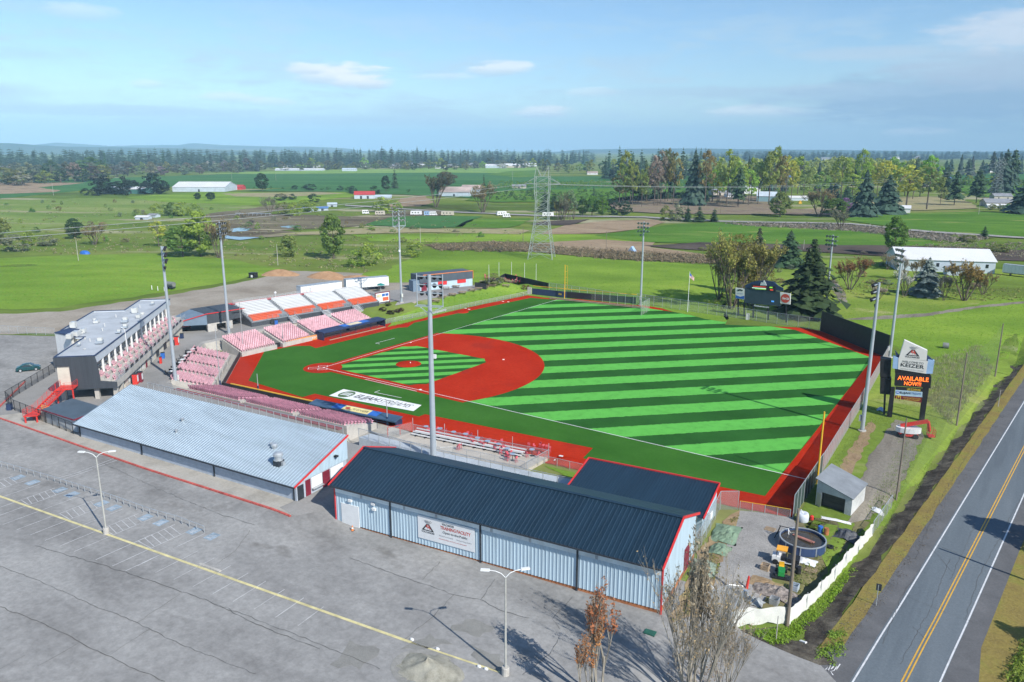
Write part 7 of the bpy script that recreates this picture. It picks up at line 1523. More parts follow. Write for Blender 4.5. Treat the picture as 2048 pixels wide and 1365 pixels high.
# the two wider willow crowns also carry fine leaf
for x, y, top, wpx, lb in ((1470, 612, 470, 96, 'fine leaved olive willow left behind the scoreboard'), (1516, 606, 498, 60, 'fine leaved golden willow right behind the scoreboard')):
    plant('willow', x, y, None, None, top, wpx, (.17, .155, .04), lb)
def scatter(keys, x0, x1, yb, n, hm, wm, cols, label, group, cat='tree', jit=3.5, hv=.36):
    for i in range(n):
        x = x0+(x1-x0)*(i+rt.uniform(.1, .9))/n; y = (yb(x) if callable(yb) else yb)+rt.uniform(-jit, jit); h = hm*rt.uniform(1-hv, 1+hv)
        plant(rt.choice(keys), x, y, h, wm*rt.uniform(.75, 1.25), None, None, V(rt.choice(cols)), label, cat, group)
FF, FB_, TL = ['ffir0', 'ffir1', 'ffir2'], ['far0', 'far1', 'far2'], ['tall0', 'tall1', 'tall2']
scatter(TL, 1232, 1350, lambda x: 408+6*math.sin(x), 15, 34, 14, [OL, OL, (.15, .18, .05), GY], 'tall thinned tree with bare lower trunk on the cleared slope', 'tall thinned trees on the cleared slope')
scatter(['pine0', 'pine1'], 1265, 1345, 408, 4, 33, 9, [FIR], 'dark pine among the tall thinned trees', 'dark pines of the cleared slope')
scatter(TL, 1405, 1560, lambda x: 408+5*math.sin(x*.3), 15, 35, 16, [(.22, .30, .06), LM, OL], 'tall fresh green tree along the farmhouse strip', 'fresh green trees of the farmhouse strip')
scatter(TL, 1560, 1860, lambda x: 396+5*math.sin(x*.2), 22, 34, 17, [LM, YL, LM, (.22, .30, .07)], 'tall spring green tree behind the road bank conifers', 'spring green trees behind the road bank')
scatter(['fir0', 'fir1', 'ffir0', 'pine0'], 1420, 1860, 385, 16, 30, 10, [FIR, FIRB], 'dark fir mixed in the spring green strip', 'dark firs of the spring green strip')
scatter(FF, 1205, 1420, lambda x: 356+3*math.sin(x*.2), 30, 36, 18, [FIRB, FIR], 'dark tall fir of the grove beyond the light crop field', 'dark firs beyond the light crop field')
scatter(FB_, 1075, 1250, 346, 12, 22, 20, [OL, LM, (.09, .12, .04)], 'olive tree along the edge of the light crop field', 'trees edging the light crop field')
scatter(FB_, 0, 215, lambda x: 372-x*.06, 18, 21, 26, [GY, OL, (.09, .10, .06), (.06, .085, .04)], 'grey green tree in the row at the left of the crop field', 'grey trees left of the crop field')
plant('far1', 182, 357, None, None, 315, 66, (.075, .13, .04), 'big fresh green willow standing out of the left tree row')
scatter(FB_, 215, 500, lambda x: 352-(x-215)*.03, 22, 19, 22, [GY, OL, (.12, .12, .08), (.20, .17, .13)], 'budding tree at the far edge of the dark crop field', 'budding trees along the dark crop field')
scatter(FB_, 500, 1075, 338, 34, 18, 24, [GY, OL, (.14, .13, .07), LM, (.05, .07, .03)], 'garden tree among the far white houses', 'garden trees among the far houses')
scatter(FF, 55, 520, lambda x: 341, 40, 31, 18, [FIRB], 'dark fir in the long far treeline at left', 'dark firs of the left treeline')
scatter(FF, 520, 870, lambda x: 333, 44, 38, 19, [FIRB], 'dark fir of the tall wood in the far centre', 'dark firs of the central wood')
scatter(FF, 870, 1170, lambda x: 330, 28, 33, 19, [FIRB], 'dark fir in the far treeline right of the central wood', 'dark firs right of the central wood')
scatter(['bush0', 'bush1', 'bush2'], 190, 325, lambda x: 389-(x-190)*.02, 15, 15, 17, [(.02, .035, .02)], 'dark evergreen of the windbreak behind the green barn', 'dark windbreak evergreens', 'bush')
plant('bush0', 171, 391, None, None, 377, 20, DK_, 'round dark bush left of the green barn windbreak')
scatter(['tall0', 'thin0', 'thin1'], 1112, 1152, 440, 6, 15, 9, [OL, GY], 'slim bare trackside tree right of the near lattice tower', 'slim trackside trees')
scatter(['pine0', 'pine1', 'fir2'], 1870, 2048, lambda x: 352+3*math.sin(x), 13, 32, 13, [FIRB], 'dark pine in the far right pasture row', 'dark pines of the far right row')
scatter(FB_, 1860, 2060, 372, 14, 10, 16, [LM, (.10, .17, .03)], 'low bright green orchard tree at far right', 'bright orchard trees at far right')
scatter(['bush0', 'bush1', 'bush2'], 1975, 2048, 420, 7, 4, 6, [GR, OL], 'garden bush in front of the white house', 'garden bushes of the white house', 'bush')
# ---------------------------------------------------------------- far buildings
def gable(name, label, cat, px, py, wpx, dpt, hpx, rpx, ang, wall, roof, doors=0, wins=0, over=.4, group=None):
    """gabled building: px,py = survey pixel of the middle of its front wall foot; widths in pixels there; ang = turn of the long side from the view's right"""
    p = at(px, py); m = mpp(p); W_ = wpx*m; H_ = hpx*m; RH = rpx*m; a = YAW-math.pi/2+R(ang); F = Frame(p.to_2d(), a); g = thing(name, label, cat, p, group); z = p.z
    hw = W_/2; b = MB(); b.hexa([F(-hw, 0, z-.3), F(hw, 0, z-.3), F(hw, -dpt, z-.3), F(-hw, -dpt, z-.3)], [F(-hw, 0, z+H_), F(hw, 0, z+H_), F(hw, -dpt, z+H_), F(-hw, -dpt, z+H_)])
    for s in (-1, 1): b.extr([F(s*hw, 0, z+H_), F(s*hw, -dpt, z+H_), F(s*hw, -dpt/2, z+H_+RH)], F(-s*.15, 0, 0)-F(0, 0, 0))
    b.build('wall', wall, g)
    for s in (0, 1):
        e = F(-hw-over, over if s == 0 else -dpt-over, z+H_-over*RH/(dpt/2)); e2 = F(hw+over, over if s == 0 else -dpt-over, z+H_-over*RH/(dpt/2)); r0, r1 = F(hw+over, -dpt/2, z+H_+RH), F(-hw-over, -dpt/2, z+H_+RH); t = Vector((0, 0, .18))
        b = MB(); b.hexa([e, e2, r0, r1], [e+t, e2+t, r0+t, r1+t]); b.build('roof', roof, g)
    for i in range(doors): c = (i+1)/(doors+1)*2-1; b = MB(); b.fbox(F, c*hw-.9, c*hw+.9, 0, .06, z, z+min(2.6, H_*.75)); b.build('door', 'dark metal', g)
    for i in range(wins): c = (i+.5)/wins*2-1; b = MB(); b.fbox(F, c*hw-.5, c*hw+.5, 0, .07, z+H_*.45, z+H_*.75); b.build('window', 'glass dark', g)
    return g
mat('white metal roof', (.66, .67, .68), .5, .05, .1); mat('barn green', (.06, .17, .15), .6, .1, .3); mat('barn red', (.45, .05, .05), .6, .1, .3); mat('rust roof', (.42, .33, .29), .6, .25, .06); mat('house beige', (.50, .46, .38), .8, .1, .5); mat('roof grey', (.24, .25, .27), .7, .12, .3); mat('teal wall', (.20, .33, .37), .6, .1, .3); mat('pale sheet', (.48, .55, .62), .5, .1, .2)
gable('barn', 'large white metal barn with low gabled roof far off at left', 'barn', 398, 384, 104, 42, 9, 9, 2, 'pale sheet', 'white metal roof', 1)
gable('shed', 'red roofed shed against the right end of the white barn', 'shed', 467, 380, 34, 14, 5, 4, 2, 'barn red', 'barn red')
gable('barn', 'open green barn with pale roof on posts, left of the white barn', 'barn', 250, 388, 74, 22, 9, 4, -4, 'barn green', 'white metal roof', 2)
gable('barn', 'barn with bright red metal roof in the middle fields', 'barn', 729, 398, 40, 14, 8, 6, 8, 'pale sheet', 'barn red', 2)
gable('shed', 'low pale tin shed right of the red roofed barn', 'shed', 762, 397, 40, 10, 3, 3, 4, 'pale sheet', 'pale sheet')
gable('barn', 'rusty white roofed barn with red front behind the spreading oak', 'barn', 908, 394, 62, 30, 9, 9, -8, 'pale sheet', 'rust roof', 1)
gable('barn', 'second rusty roofed barn joined behind the first', 'barn', 940, 390, 40, 26, 10, 8, -8, 'pale sheet', 'rust roof', 1)
gable('shed', 'small slate roofed shed in the green orchard', 'shed', 1038, 378, 28, 9, 5, 3, -2, 'house beige', 'roof grey', 1)
F = Frame((0, 0), 0)
gable('warehouse', 'long white roofed barn with red gable end behind the right masts', 'barn', 1890, 545, 178, 19, 24, 18, -13, 'pale sheet', 'white metal roof', 0, 6)
g = [o for o in D.objects if o.name == 'warehouse'][0]; p = at(1890, 545); m = mpp(p); F = Frame(p.to_2d(), YAW-math.pi/2+R(-13)); hw = 89*m; b = MB(); b.extr([F(hw+.02, .1, p.z+24*m), F(hw+.02, -19.1, p.z+24*m), F(hw+.02, -9.5, p.z+42*m)], F(.12, 0, 0)-F(0, 0, 0)); b.build('gable_panel', 'barn red', g)
gable('lean_to', 'small gabled outbuilding in front of the long white barn', 'shed', 1908, 552, 26, 5, 12, 5, -13, 'pale sheet', 'roof grey', 0, 1)
gable('shed', 'small white shed under the large dark firs on the road bank', 'shed', 1800, 427, 36, 9, 10, 5, -25, 'white paint', 'white metal roof', 1)
gable('house', 'white farmhouse with grey roof at far right', 'house', 1999, 414, 52, 12, 8, 7, -8, 'house beige', 'roof grey', 0, 4)
gable('house', 'upper wing of the white farmhouse with pale gable', 'house', 2006, 402, 34, 10, 9, 5, -8, 'house beige', 'roof grey', 0, 2)
gable('shed', 'white domed shed beside the farmhouse, nearer one', 'shed', 1986, 416, 20, 5, 4, 3, -8, 'white paint', 'white metal roof'); gable('shed', 'white domed shed beside the farmhouse, right one', 'shed', 2014, 416, 20, 5, 4, 3, -8, 'white paint', 'white metal roof')
gable('house', 'grey roofed farmhouse among the thinned trees, left one', 'house', 1440, 392, 32, 12, 7, 6, 6, 'house beige', 'roof grey', 1, 3); gable('house', 'long low house among the thinned trees', 'house', 1470, 396, 34, 9, 5, 4, 0, 'white paint', 'roof grey', 0, 3); gable('barn', 'pale gabled barn behind the thinned trees', 'barn', 1503, 388, 34, 14, 10, 7, -6, 'white paint', 'white metal roof', 1)
gable('barn', 'teal green barn with pale end wall beside the light olive tree', 'barn', 1533, 405, 38, 14, 12, 8, -16, 'teal wall', 'pale sheet'); gable('shed', 'low tin shed right of the teal green barn', 'shed', 1598, 402, 36, 8, 6, 3, 0, 'pale sheet', 'white metal roof')
b = MB(); p = at(1600, 408); b.obox(p, (2.6, 2., 1.4), .5); b.obox((p.x, p.y, p.z+1.4), (1.4, 1.5, 1.3), .5); b.beam((p.x, p.y, p.z+1.4), (p.x+3, p.y-1, p.z+3.2), .4); tag(b.build('excavator', 'yellow paint'), 'small yellow excavator in front of the low tin shed', 'excavator')
gable('roof_shelter', 'wide blue roofed packing shed behind the spring green trees', 'shed', 1590, 362, 120, 26, 6, 4, 0, 'pale sheet', mat('blue roof', (.10, .20, .42), .5, .1, .2)); gable('roof_shelter', 'blue roofed shed at the far right behind the pines', 'shed', 1898, 366, 26, 14, 6, 5, 0, 'pale sheet', 'blue roof')
gable('barn', 'low blue grey shed by the far crop', 'shed', 698, 343, 28, 14, 4, 2, 0, 'pale sheet', 'pale sheet'); gable('warehouse', 'long pale factory shed far beyond the light crop', 'warehouse', 992, 337, 42, 26, 5, 3, 0, 'pale sheet', 'white metal roof'); gable('warehouse', 'white roofed factory hall right of the pale factory shed', 'warehouse', 1030, 336, 46, 30, 4, 4, 0, 'house beige', 'white metal roof')
gable('greenhouse', 'very long low row of glasshouses in front of the central wood', 'greenhouse', 598, 342, 96, 20, 2.5, 2, 0, 'pale sheet', 'white metal roof')
hn = ((575, 338, 'left of the long glasshouses'), (603, 336, 'behind the long glasshouses, left one'), (625, 336, 'behind the long glasshouses, right one'), (722, 334, 'under the tall central wood'), (790, 337, 'in front of the tall central wood'), (816, 333, 'right of the central wood gap'), (845, 334, 'near the domed tree of the far gardens'), (905, 335, 'with the wide white front in the far centre'), (942, 333, 'left of the factory shed'), (1060, 333, 'right of the factory hall'), (1185, 350, 'at the foot of the dark grove'), (405, 330, 'seen through the budding trees, left one'), (437, 331, 'seen through the budding trees, right one'), (275, 337, 'in the gap of the left treeline'), (8, 340, 'at the far left border'), (1375, 346, 'below the tallest fir'), (1690, 322, 'beyond the spring green strip'), (1655, 322, 'white and low beyond the spring green strip'), (1790, 320, 'white works far off at right'), (1830, 320, 'white hall far off at right'), (1985, 345, 'in the far right pasture'), (525, 334, 'small and pale at the wood edge'), (880, 338, 'small and low beside the white front'))
for i, (x, y, lb) in enumerate(hn): gable('house', 'far pale house '+lb, 'house', x, y, rt.uniform(14, 26), rt.uniform(10, 18), rt.uniform(3, 4.5), rt.uniform(2, 3.5), rt.uniform(-20, 20), rt.choice(['white paint', 'house beige', 'white paint']), rt.choice(['roof grey', 'white metal roof', 'rust roof', 'roof grey']), 0, 2)
# glasshouse frames and huts in the wet fields
g = thing('hoop_house', 'collapsed glass hoop house in the wet dark field', 'greenhouse', at(505, 432)); p = at(505, 432); b = MB()
for i in range(9): q = p+Vector((i*2.6-10, i*1.6-6, 0)); b.path([q+Vector((-1.6, 2, 0)), q+Vector((-.8, 1, 1.7)), q+Vector((.8, -1, 1.7)), q+Vector((1.6, -2, 0))], .1, 4)
b.build('hoops', 'galvanised', g); b = MB()
for i in range(8):
    q, s = p+Vector((i*2.6-10, i*1.6-6, 0)), Vector((2.6, 1.6, 0)); b.quad(q+Vector((-.8, 1, 1.72)), q+s+Vector((-.8, 1, 1.72)), q+s+Vector((.8, -1, 1.72)), q+Vector((.8, -1, 1.72)))
b.build('cover', 'pale sheet', g)
for x, y, w_, lb, rf_ in ((283, 440, 26, 'pale tin hut at the left of the lime willow row', 'white metal roof'), (303, 436, 16, 'grey hut beside the pale tin hut', 'roof grey'), (610, 424, 20, 'blue roofed hut in the thicket', 'blue roof'), (645, 422, 22, 'second blue roofed hut right of the thicket', 'blue roof'), (664, 414, 18, 'pale hut beyond the blue roofed huts', 'pale sheet')):
    gable('hut', lb, 'hut', x, y, w_, 6, 5, 2.5, rt.uniform(-15, 15), 'pale sheet', rf_, 1)
# parked campers
def camper(label, x, y, ln=7., ang=0., col_='white paint', van=False):
    p = at(x, y, 0); F = Frame(p.to_2d(), YAW-math.pi/2+ang); g = thing('camper', label, 'camper', p, 'campers parked by the farm track'); h = ln/2
    b = MB()
    if van: b.fbox(F, -h, h*.62, -2.2, 0, .5, 2.9); b.hexa([F(h*.62, 0, .5), F(h, 0, .5), F(h, -2.2, .5), F(h*.62, -2.2, .5)], [F(h*.62, 0, 2.6), F(h*.75, 0, 1.5), F(h*.75, -2.2, 1.5), F(h*.62, -2.2, 2.6)])
    else: b.hexa([F(-h, 0, .5), F(h, 0, .5), F(h, -2.3, .5), F(-h, -2.3, .5)], [F(-h+.3, 0, 3.0), F(h-.2, 0, 3.0), F(h-.2, -2.3, 3.0), F(-h+.3, -2.3, 3.0)])
    b.build('body', col_, g)
    for a in (-h*.6, -h*.1, h*.4): b = MB(); b.fbox(F, a-.45, a+.45, 0, .04, 1.5, 2.2); b.build('window', 'glass dark', g)
    for a in (-h*.5, h*.55):
        for n in (-2.1, -.1): b = MB(); b.tube(F(a, n-.12, .38), F(a, n+.12, .38), .38, n=10); b.build('wheel', 'black paint', g)
for k in ((832, 431, 8., 0, 'white paint', False, 'white long camper at the left of the parked row'), (856, 432, 5.5, .1, 'sign blue', True, 'blue white van second in the camper row'), (867, 432, 5.5, .1, 'white paint', True, 'white van third in the camper row'), (895, 432, 9., 0, 'house beige', False, 'beige motor home at the right of the camper row'), (1004, 432, 7., .3, 'white paint', False, 'white camper half behind a bush'), (1014, 436, 5.5, .1, 'white paint', True, 'white pickup by the farm track bush'), (1096, 434, 8., 0, 'white paint', False, 'white trailer seen through the lattice tower'), (760, 431, 7, .1, 'house beige', False, 'cream camper below the lime willow'), (732, 429, 5, .2, 'white paint', True, 'small pale car left of the lime willow')): camper(k[6], *k[:6])
trailer('semi_trailer', 'white box trailer on the road right of the long white barn', at(2003, 551).to_2d(), head(at(2003, 551), at(2085, 560)), 13.4, 3.0, 'white trailer by the barn')
# small things on the dirt lot and its edge
for x, y, rr, hh_, lb in ((560, 549, 5.5, 1.7, 'left sand pile at the far edge of the dirt lot'), (656, 555, 5.5, 2.0, 'middle sand pile at the far edge of the dirt lot'), (715, 558, 5.0, 1.2, 'low sand pile near the white trailers')):
    p = at(x, y); r_ = random.Random(int(x)); b = MB(); n, m_ = 20, 6; vs = []
    for j in range(m_+1):
        for i in range(n): t = 2*math.pi*i/n; q = rr*(1-j/m_)*(1+.16*math.sin(3*t+x)+r_.uniform(-.05, .05)); vs.append((p.x+q*1.4*math.cos(t), p.y+q*math.sin(t), p.z-.1+hh_*math.sin(j/m_*math.pi/2)*(1+.1*math.sin(2*t))))
    b.add(vs, [(j*n+i, j*n+(i+1) % n, (j+1)*n+(i+1) % n, (j+1)*n+i) for j in range(m_) for i in range(n)]); tag(b.build('sand_pile', ground_mat('sand', [(.3, (.34, .20, .11)), (.7, (.46, .29, .17))], .5, .3, 2.), smooth=True), lb, 'sand pile')
p = at(507, 556); b = MB(); b.obox(p, (2.2, 2., 1.6), .3); b.obox((p.x, p.y, p.z+1.6), (2.4, 2.2, .15), .3); b.obox((p.x+.6, p.y-1.1, p.z+.3), (.7, .1, .8), .3, 1); tag(b.build('tank_box', ['black paint', 'white paint']), 'black box tank with white patch at the edge of the dirt lot', 'tank')
p = at(340, 579); g = thing('smoker_trailer', 'grey barbecue trailer parked by white posts at the edge of the dirt lot', 'trailer', p); b = MB(); b.tube((p.x-1.6, p.y, p.z+1.6), (p.x+1.6, p.y+.5, p.z+1.6), .75, n=14); b.build('barrel', mat('smoke grey', (.20, .21, .20), .6, .15, 1.), g)
b = MB(); b.obox((p.x, p.y, p.z+.5), (3.6, 1.5, .3), .15); b.build('chassis', 'dark metal', g)
for s in (-.9, .9): b = MB(); b.tube((p.x-.2, p.y+s-.1, p.z+.4), (p.x-.2, p.y+s+.1, p.z+.4), .4, n=12); b.build('wheel', 'black paint', g)
for i, (x, y) in enumerate(((304, 580), (316, 582), (329, 583), (349, 575))): post('marker_post', 'short white post by the barbecue trailer, '+('leftmost', 'second', 'third', 'right behind the trailer')[i], (x, y), (x, y-9), .12, 'white paint')
p = at(170, 508); b = MB(); r_ = random.Random(9); b.ball((p.x, p.y, p.z), (3.2, 1.8, 1.5), 10); tag(b.build('tarpaulin', 'blue paint', smooth=False), 'bright blue tarpaulin draped over a heap beside the pale leaning pole', 'tarpaulin')
p = at(1262, 505); b = MB(); b.extr([p+Vector((-2, 0, 0)), p+Vector((2, 0, 0)), p+Vector((0, 0, 2.6))], (.2, 1.8, 0)); tag(b.build('tent', 'sign blue'), 'small pale blue tent in the brown brush strip', 'tent')
# teal sun shade behind the trailers
p = at(762, 584, 2.7); g = thing('sun_umbrella', 'small teal sun umbrella by the far end of the bleachers', 'umbrella', p); b = MB(); b.tube(p, p+Vector((0, 0, 2.4)), .04); b.build('pole', 'white paint', g); b = MB(); b.lathe((p.x, p.y, p.z+2.1), [(1.4, 0), (.7, .35), (0, .6)], 8); b.build('canopy', mat('teal cloth', (.02, .22, .20), .8), g)
# vending machines, bins
def upright(name, label, cat, x, y, sx_, sy_, h, m_, rz=R(-45), z=2.65, lid=None, grp=None):
    p = at(x, y, z); g = thing(name, label, cat, p, grp); b = MB(); b.obox(p, (sx_, sy_, h), rz); b.build('body', m_, g)
    b = MB(); d = Vector((math.cos(rz+math.pi/4*0), math.sin(rz), 0)); b.obox((p.x+.03, p.y, p.z+h), (sx_*1.05, sy_*1.05, .08), rz); b.build('lid', lid or 'dark metal', g)
    if name == 'vending_machine': f = Vector((math.cos(R(45)), math.sin(R(45)), 0)); b = MB(); q = p+f*(sy_/2+.01); b.obox((q.x, q.y, p.z+.5), (sx_*.7, .03, h*.6), R(-45)); b.build('front', 'white paint', g)
upright('vending_machine', 'red drinks machine near the grey roof at the suite wall', 'vending machine', 272, 768, .95, .85, 1.9, 'red steel'); upright('vending_machine', 'red drinks machine with white front, second from the grey roof', 'vending machine', 281, 764, .95, .85, 1.9, 'maroon paint'); upright('vending_machine', 'red drinks machine at the far end of the suite wall', 'vending machine', 354, 690, .95, .85, 1.9, 'red steel')
upright('waste_bin', 'blue bin on the concourse by a red stand', 'bin', 326, 717, .7, .7, 1.2, 'blue paint'); upright('waste_bin', 'grey bin beside the far red drinks machine', 'bin', 347, 691, .7, .7, 1.1, 'dark metal'); upright('waste_bin', 'dark bin right of the far red drinks machine', 'bin', 364, 677, .7, .7, 1.1, 'navy paint')
upright('waste_bin', 'dark bin under the white bleachers', 'bin', 546, 649, .7, .7, 1.2, 'dark metal'); upright('waste_bin', 'blue bin under the white bleachers', 'bin', 553, 650, .7, .7, 1.2, 'blue paint'); upright('waste_bin', 'dark bin outside the corner of the black court fence', 'bin', 20, 820, .8, .7, 1.1, 'navy paint'); upright('easel_sign', 'red folding sign board on the concourse', 'sign', 322, 727, .6, .4, 1.3, 'red steel')
# the little dark green car
p0, p1 = at(34, 744), at(81, 739); p = (p0+p1)/2; ang = head(p0, p1); g = thing('car', 'small dark teal rounded car parked alone left of the suite building', 'car', p); CF = Frame(p.to_2d(), ang); z = p.z
prof = [(-2.1, .35), (-2.12, .65), (-1.95, .88), (-1.5, 1.05), (-.95, 1.38), (-.3, 1.5), (.3, 1.47), (.85, 1.2), (1.15, .98), (1.7, .88), (2.05, .68), (2.12, .4), (2.0, .28), (-1.95, .28)]
b = MB(); k = len(prof); secs = [(-.86, .80), (-.70, 1.0), (0, 1.03), (.70, 1.0), (.86, .80)]; vs = []
for n_, s_ in secs:
    for a, h in prof: vs.append(CF(a*(.97 if abs(n_) > .8 else 1), n_*(1-.16*max(0, h-.95)/.5), z+.28+(h-.28)*(s_ if h > .9 else 1)*(1 if abs(n_) < .8 else .98)))
b.add(vs, [(j*k+i, j*k+(i+1) % k, (j+1)*k+(i+1) % k, (j+1)*k+i) for j in range(4) for i in range(k)]+[tuple(range(k-1, -1, -1)), tuple(range(4*k, 5*k))])
b.build('body', mat('car teal', (.008, .055, .06), .18, .05, 1., spec=.7), g, smooth=False)
for n_ in (-.84, .84):
    b = MB(); b.extr([CF(-1.15, n_*.99, z+.98), CF(.75, n_*.99, z+.98), CF(.35, n_*.93, z+1.28), CF(-.7, n_*.93, z+1.28)], CF(0, .02*(1 if n_ > 0 else -1), 0)-CF(0, 0, 0)); b.build('side_window', 'glass dark', g)
b = MB(); q = [CF(.38, -.62, z+1.46), CF(.38, .62, z+1.46), CF(.98, .72, z+1.13), CF(.98, -.72, z+1.13)]; b.extr(q, (0, 0, .03)); b.build('windscreen', 'glass dark', g)
for a in (-1.32, 1.32):
    for n_ in (-.82, .82):
        b = MB(); b.tube(CF(a, n_-.1, z+.33), CF(a, n_+.1, z+.33), .33, n=16); w_ = b.build('wheel', 'black paint', g); b = MB(); b.tube(CF(a, n_-.11, z+.33), CF(a, n_+.11, z+.33), .2, n=12); b.build('rim', 'galvanised', w_)
for n_ in (-.6, .6): b = MB(); c = CF(2.0, n_, z+.66); b.ball(c, .13, 8); b.build('headlight', 'lamp glass', g)
# pile of gravel, chunks, kerb bar, cone, lid
p = at(856, 1340); r_ = random.Random(5); b = MB(); n, m_ = 36, 12; vs = []
for j in range(m_+1):
    for i in range(n):
        t = 2*math.pi*i/n; q = 2.5*(1-j/m_)*(1+.14*math.sin(2*t+1)+.07*math.sin(5*t)); zz_ = 1.15*(j/m_)**1.15*(1+.12*math.sin(3*t)); nz = mnoise.noise(Vector((q*math.cos(t)*1.6, q*math.sin(t)*1.6, 4)))*.16
        vs.append((p.x+q*1.15*math.cos(t), p.y+q*math.sin(t), p.z+zz_-.03+nz*(j > 0)))
b.add(vs, [(j*n+i, j*n+(i+1) % n, (j+1)*n+(i+1) % n, (j+1)*n+i) for j in range(m_) for i in range(n)]); tag(b.build('gravel_pile', ground_mat('pale gravel', [(.3, (.27, .26, .21)), (.5, (.40, .385, .32)), (.7, (.47, .455, .38))], 1.2, .6, 12., bump=1.), smooth=True), 'heap of pale gravel dumped on the car park below the yellow stripe', 'gravel pile')
drape('gravel_spill', ragged([(p.x+3.1*math.cos(t)-.3, p.y+2.5*math.sin(t)-.2) for t in (i*math.pi/12 for i in range(24))], .8, .5, 2), mat('grey dust', (.265, .26, .24), .9, .15, .8, fine=.3), .056, 1.)
for q, m_ in (((860, 1268, 905, 1290, 850, 1300, 800, 1300), 1), ((700, 1280, 760, 1300, 720, 1340, 660, 1330), 1), ((930, 1240, 990, 1255, 960, 1275, 900, 1262), 1), ((940, 1290, 1000, 1310, 1010, 1345, 960, 1330), 1)):
    pts = [(q[i], q[i+1]) for i in range(0, 8, 2)]; drape('wet_stain', ragged(pxpoly(pts), .7, .45, q[0]), mat('dusty asphalt', (.225, .222, .205), .9, .1, .6, fine=.3), .05, 2.)
for i, (x, y) in enumerate(((824, 1281), (875, 1300), (958, 1335), (972, 1340))):
    p = at(x, y); b = MB(); r_ = random.Random(i); b.ball((p.x, p.y, p.z+.09), (.24, .15, .14), 7); tag(b.build('debris', 'white paint'), ('white bag of litter on the yellow stripe, upper one', 'white bag of litter on the yellow stripe above the gravel heap', 'white scrap at the kerb left of the lamp base', 'white scrap nearest the lamp base')[i], 'litter')
p = at(420, 1137); b = MB(); b.obox((p.x, p.y, p.z+.03), (3.1, .28, .12), math.atan2(5.6, 47)); tag(b.build('wheel_stop', 'concrete'), 'grey concrete wheel stop beside the yellow stripe', 'wheel stop')
p = at(705, 1062); g = thing('traffic_cone', 'orange traffic cone against the training hall wall', 'cone', p); b = MB(); b.lathe(p, [(.17, .04), (.03, .7), (0, .7)], 10); b.build('cone', 'orange trim', g); b = MB(); b.obox(p, (.42, .42, .04)); b.build('base', 'black paint', g); b = MB(); b.lathe(p, [(.125, .3), (.09, .45)], 10); b.build('band', 'white paint', g)
p = at(1300, 1267); b = MB(); b.obox(p+Vector((0, 0, .03)), (1.05, .75, .1), .1); tag(b.build('drain_lid', mat('lid green', (.02, .10, .07), .6, .2, 2.)), 'dark green utility lid on the pavement by the hall corner', 'lid')
# red and white boom lift
p = at(1815, 874); g = thing('boom_lift', 'white and red boom lift parked on the ruts below the town sign', 'lift', p); LF = Frame(p.to_2d(), R(20)); z = height(p.x, p.y)
b = MB(); b.fbox(LF, -1.3, 1.3, -.9, .9, z+.35, z+.8); b.build('chassis', 'red steel', g)
for a in (-.95, .95):
    for n_ in (-.95, .95): b = MB(); b.tube(LF(a, n_-.18, z+.42), LF(a, n_+.18, z+.42), .42, n=12); b.build('wheel', 'black paint', g)
b = MB(); b.prism([LF(1.9*math.cos(t), 1.05*math.sin(t), 0).to_2d() for t in (i*math.pi/8 for i in range(16))], z+.85, z+1.65); b.build('counterweight', 'white paint', g)
b = MB(); b.beam(LF(-1.2, -.1, z+1.75), LF(2.6, .5, z+3.1), .45, .55); b.beam(LF(2.6, .5, z+3.0), LF(3.2, -.5, z+1.2), .35, .4); b.build('boom', 'red steel', g)
b = MB(); railing(b, [LF(3.0, -1.3, z+.4), LF(4.0, -1.3, z+.4), LF(4.0, .2, z+.4), LF(3.0, .2, z+.4), LF(3.0, -1.3, z+.4)], 1.1, 3, .5); b.fbox(LF, 3, 4, -1.3, .2, z+.3, z+.4); b.build('basket', 'red steel', g)
# equipment yard: tank, carts, scrap
p = at(1604, 1094); rr = 2.55; g = thing('stock_tank', 'round navy walled tank with dark water beside the utility pole', 'tank', p); b = MB(); n = 36
b.lathe(p, [(rr, 0), (rr, 1.15), (rr-.06, 1.15), (rr-.06, .7)], n); b.build('wall', mat('tank blue', (.03, .055, .13), .5, .15, .6), g); b = MB(); b.lathe(p, [(rr+.06, 1.1), (rr+.06, 1.2), (rr-.08, 1.2), (rr-.08, 1.1), (rr+.06, 1.1)], n); b.build('rim', 'galvanised', g)
b = MB(); b.add([(p.x+(rr-.07)*math.cos(2*math.pi*i/n), p.y+(rr-.07)*math.sin(2*math.pi*i/n), p.z+.85) for i in range(n)], [tuple(range(n))]); b.build('water', mat('murky water', (.055, .045, .03), .12, .2, .8, spec=.6), g)
for i in range(9): t = 2*math.pi*i/9; b = MB(); b.box(p.x+(rr+.02)*math.cos(t)-.05, p.x+(rr+.02)*math.cos(t)+.05, p.y+(rr+.02)*math.sin(t)-.05, p.y+(rr+.02)*math.sin(t)+.05, p.z, p.z+1.15); b.build('stave', 'galvanised', g)
q = p+Vector((.3, .1, .9)); b = MB(); b.beam(q+Vector((-1.6, .6, 0)), q+Vector((1.0, -.2, .1)), .35, .08); b.beam(q+Vector((-1.3, .2, .02)), q+Vector((.8, -.5, .12)), .08, .1); tag(b.build('plank', mat('faded red plank', (.40, .17, .13), .8, .2, 1.5)), 'faded red plank lying across the dark water of the tank', 'plank')
p = at(1570, 1128); g = thing('utility_cart', 'white utility cart with orange canopy and black bed beside the tank', 'cart', p); UF = Frame(p.to_2d(), R(10)); z = p.z
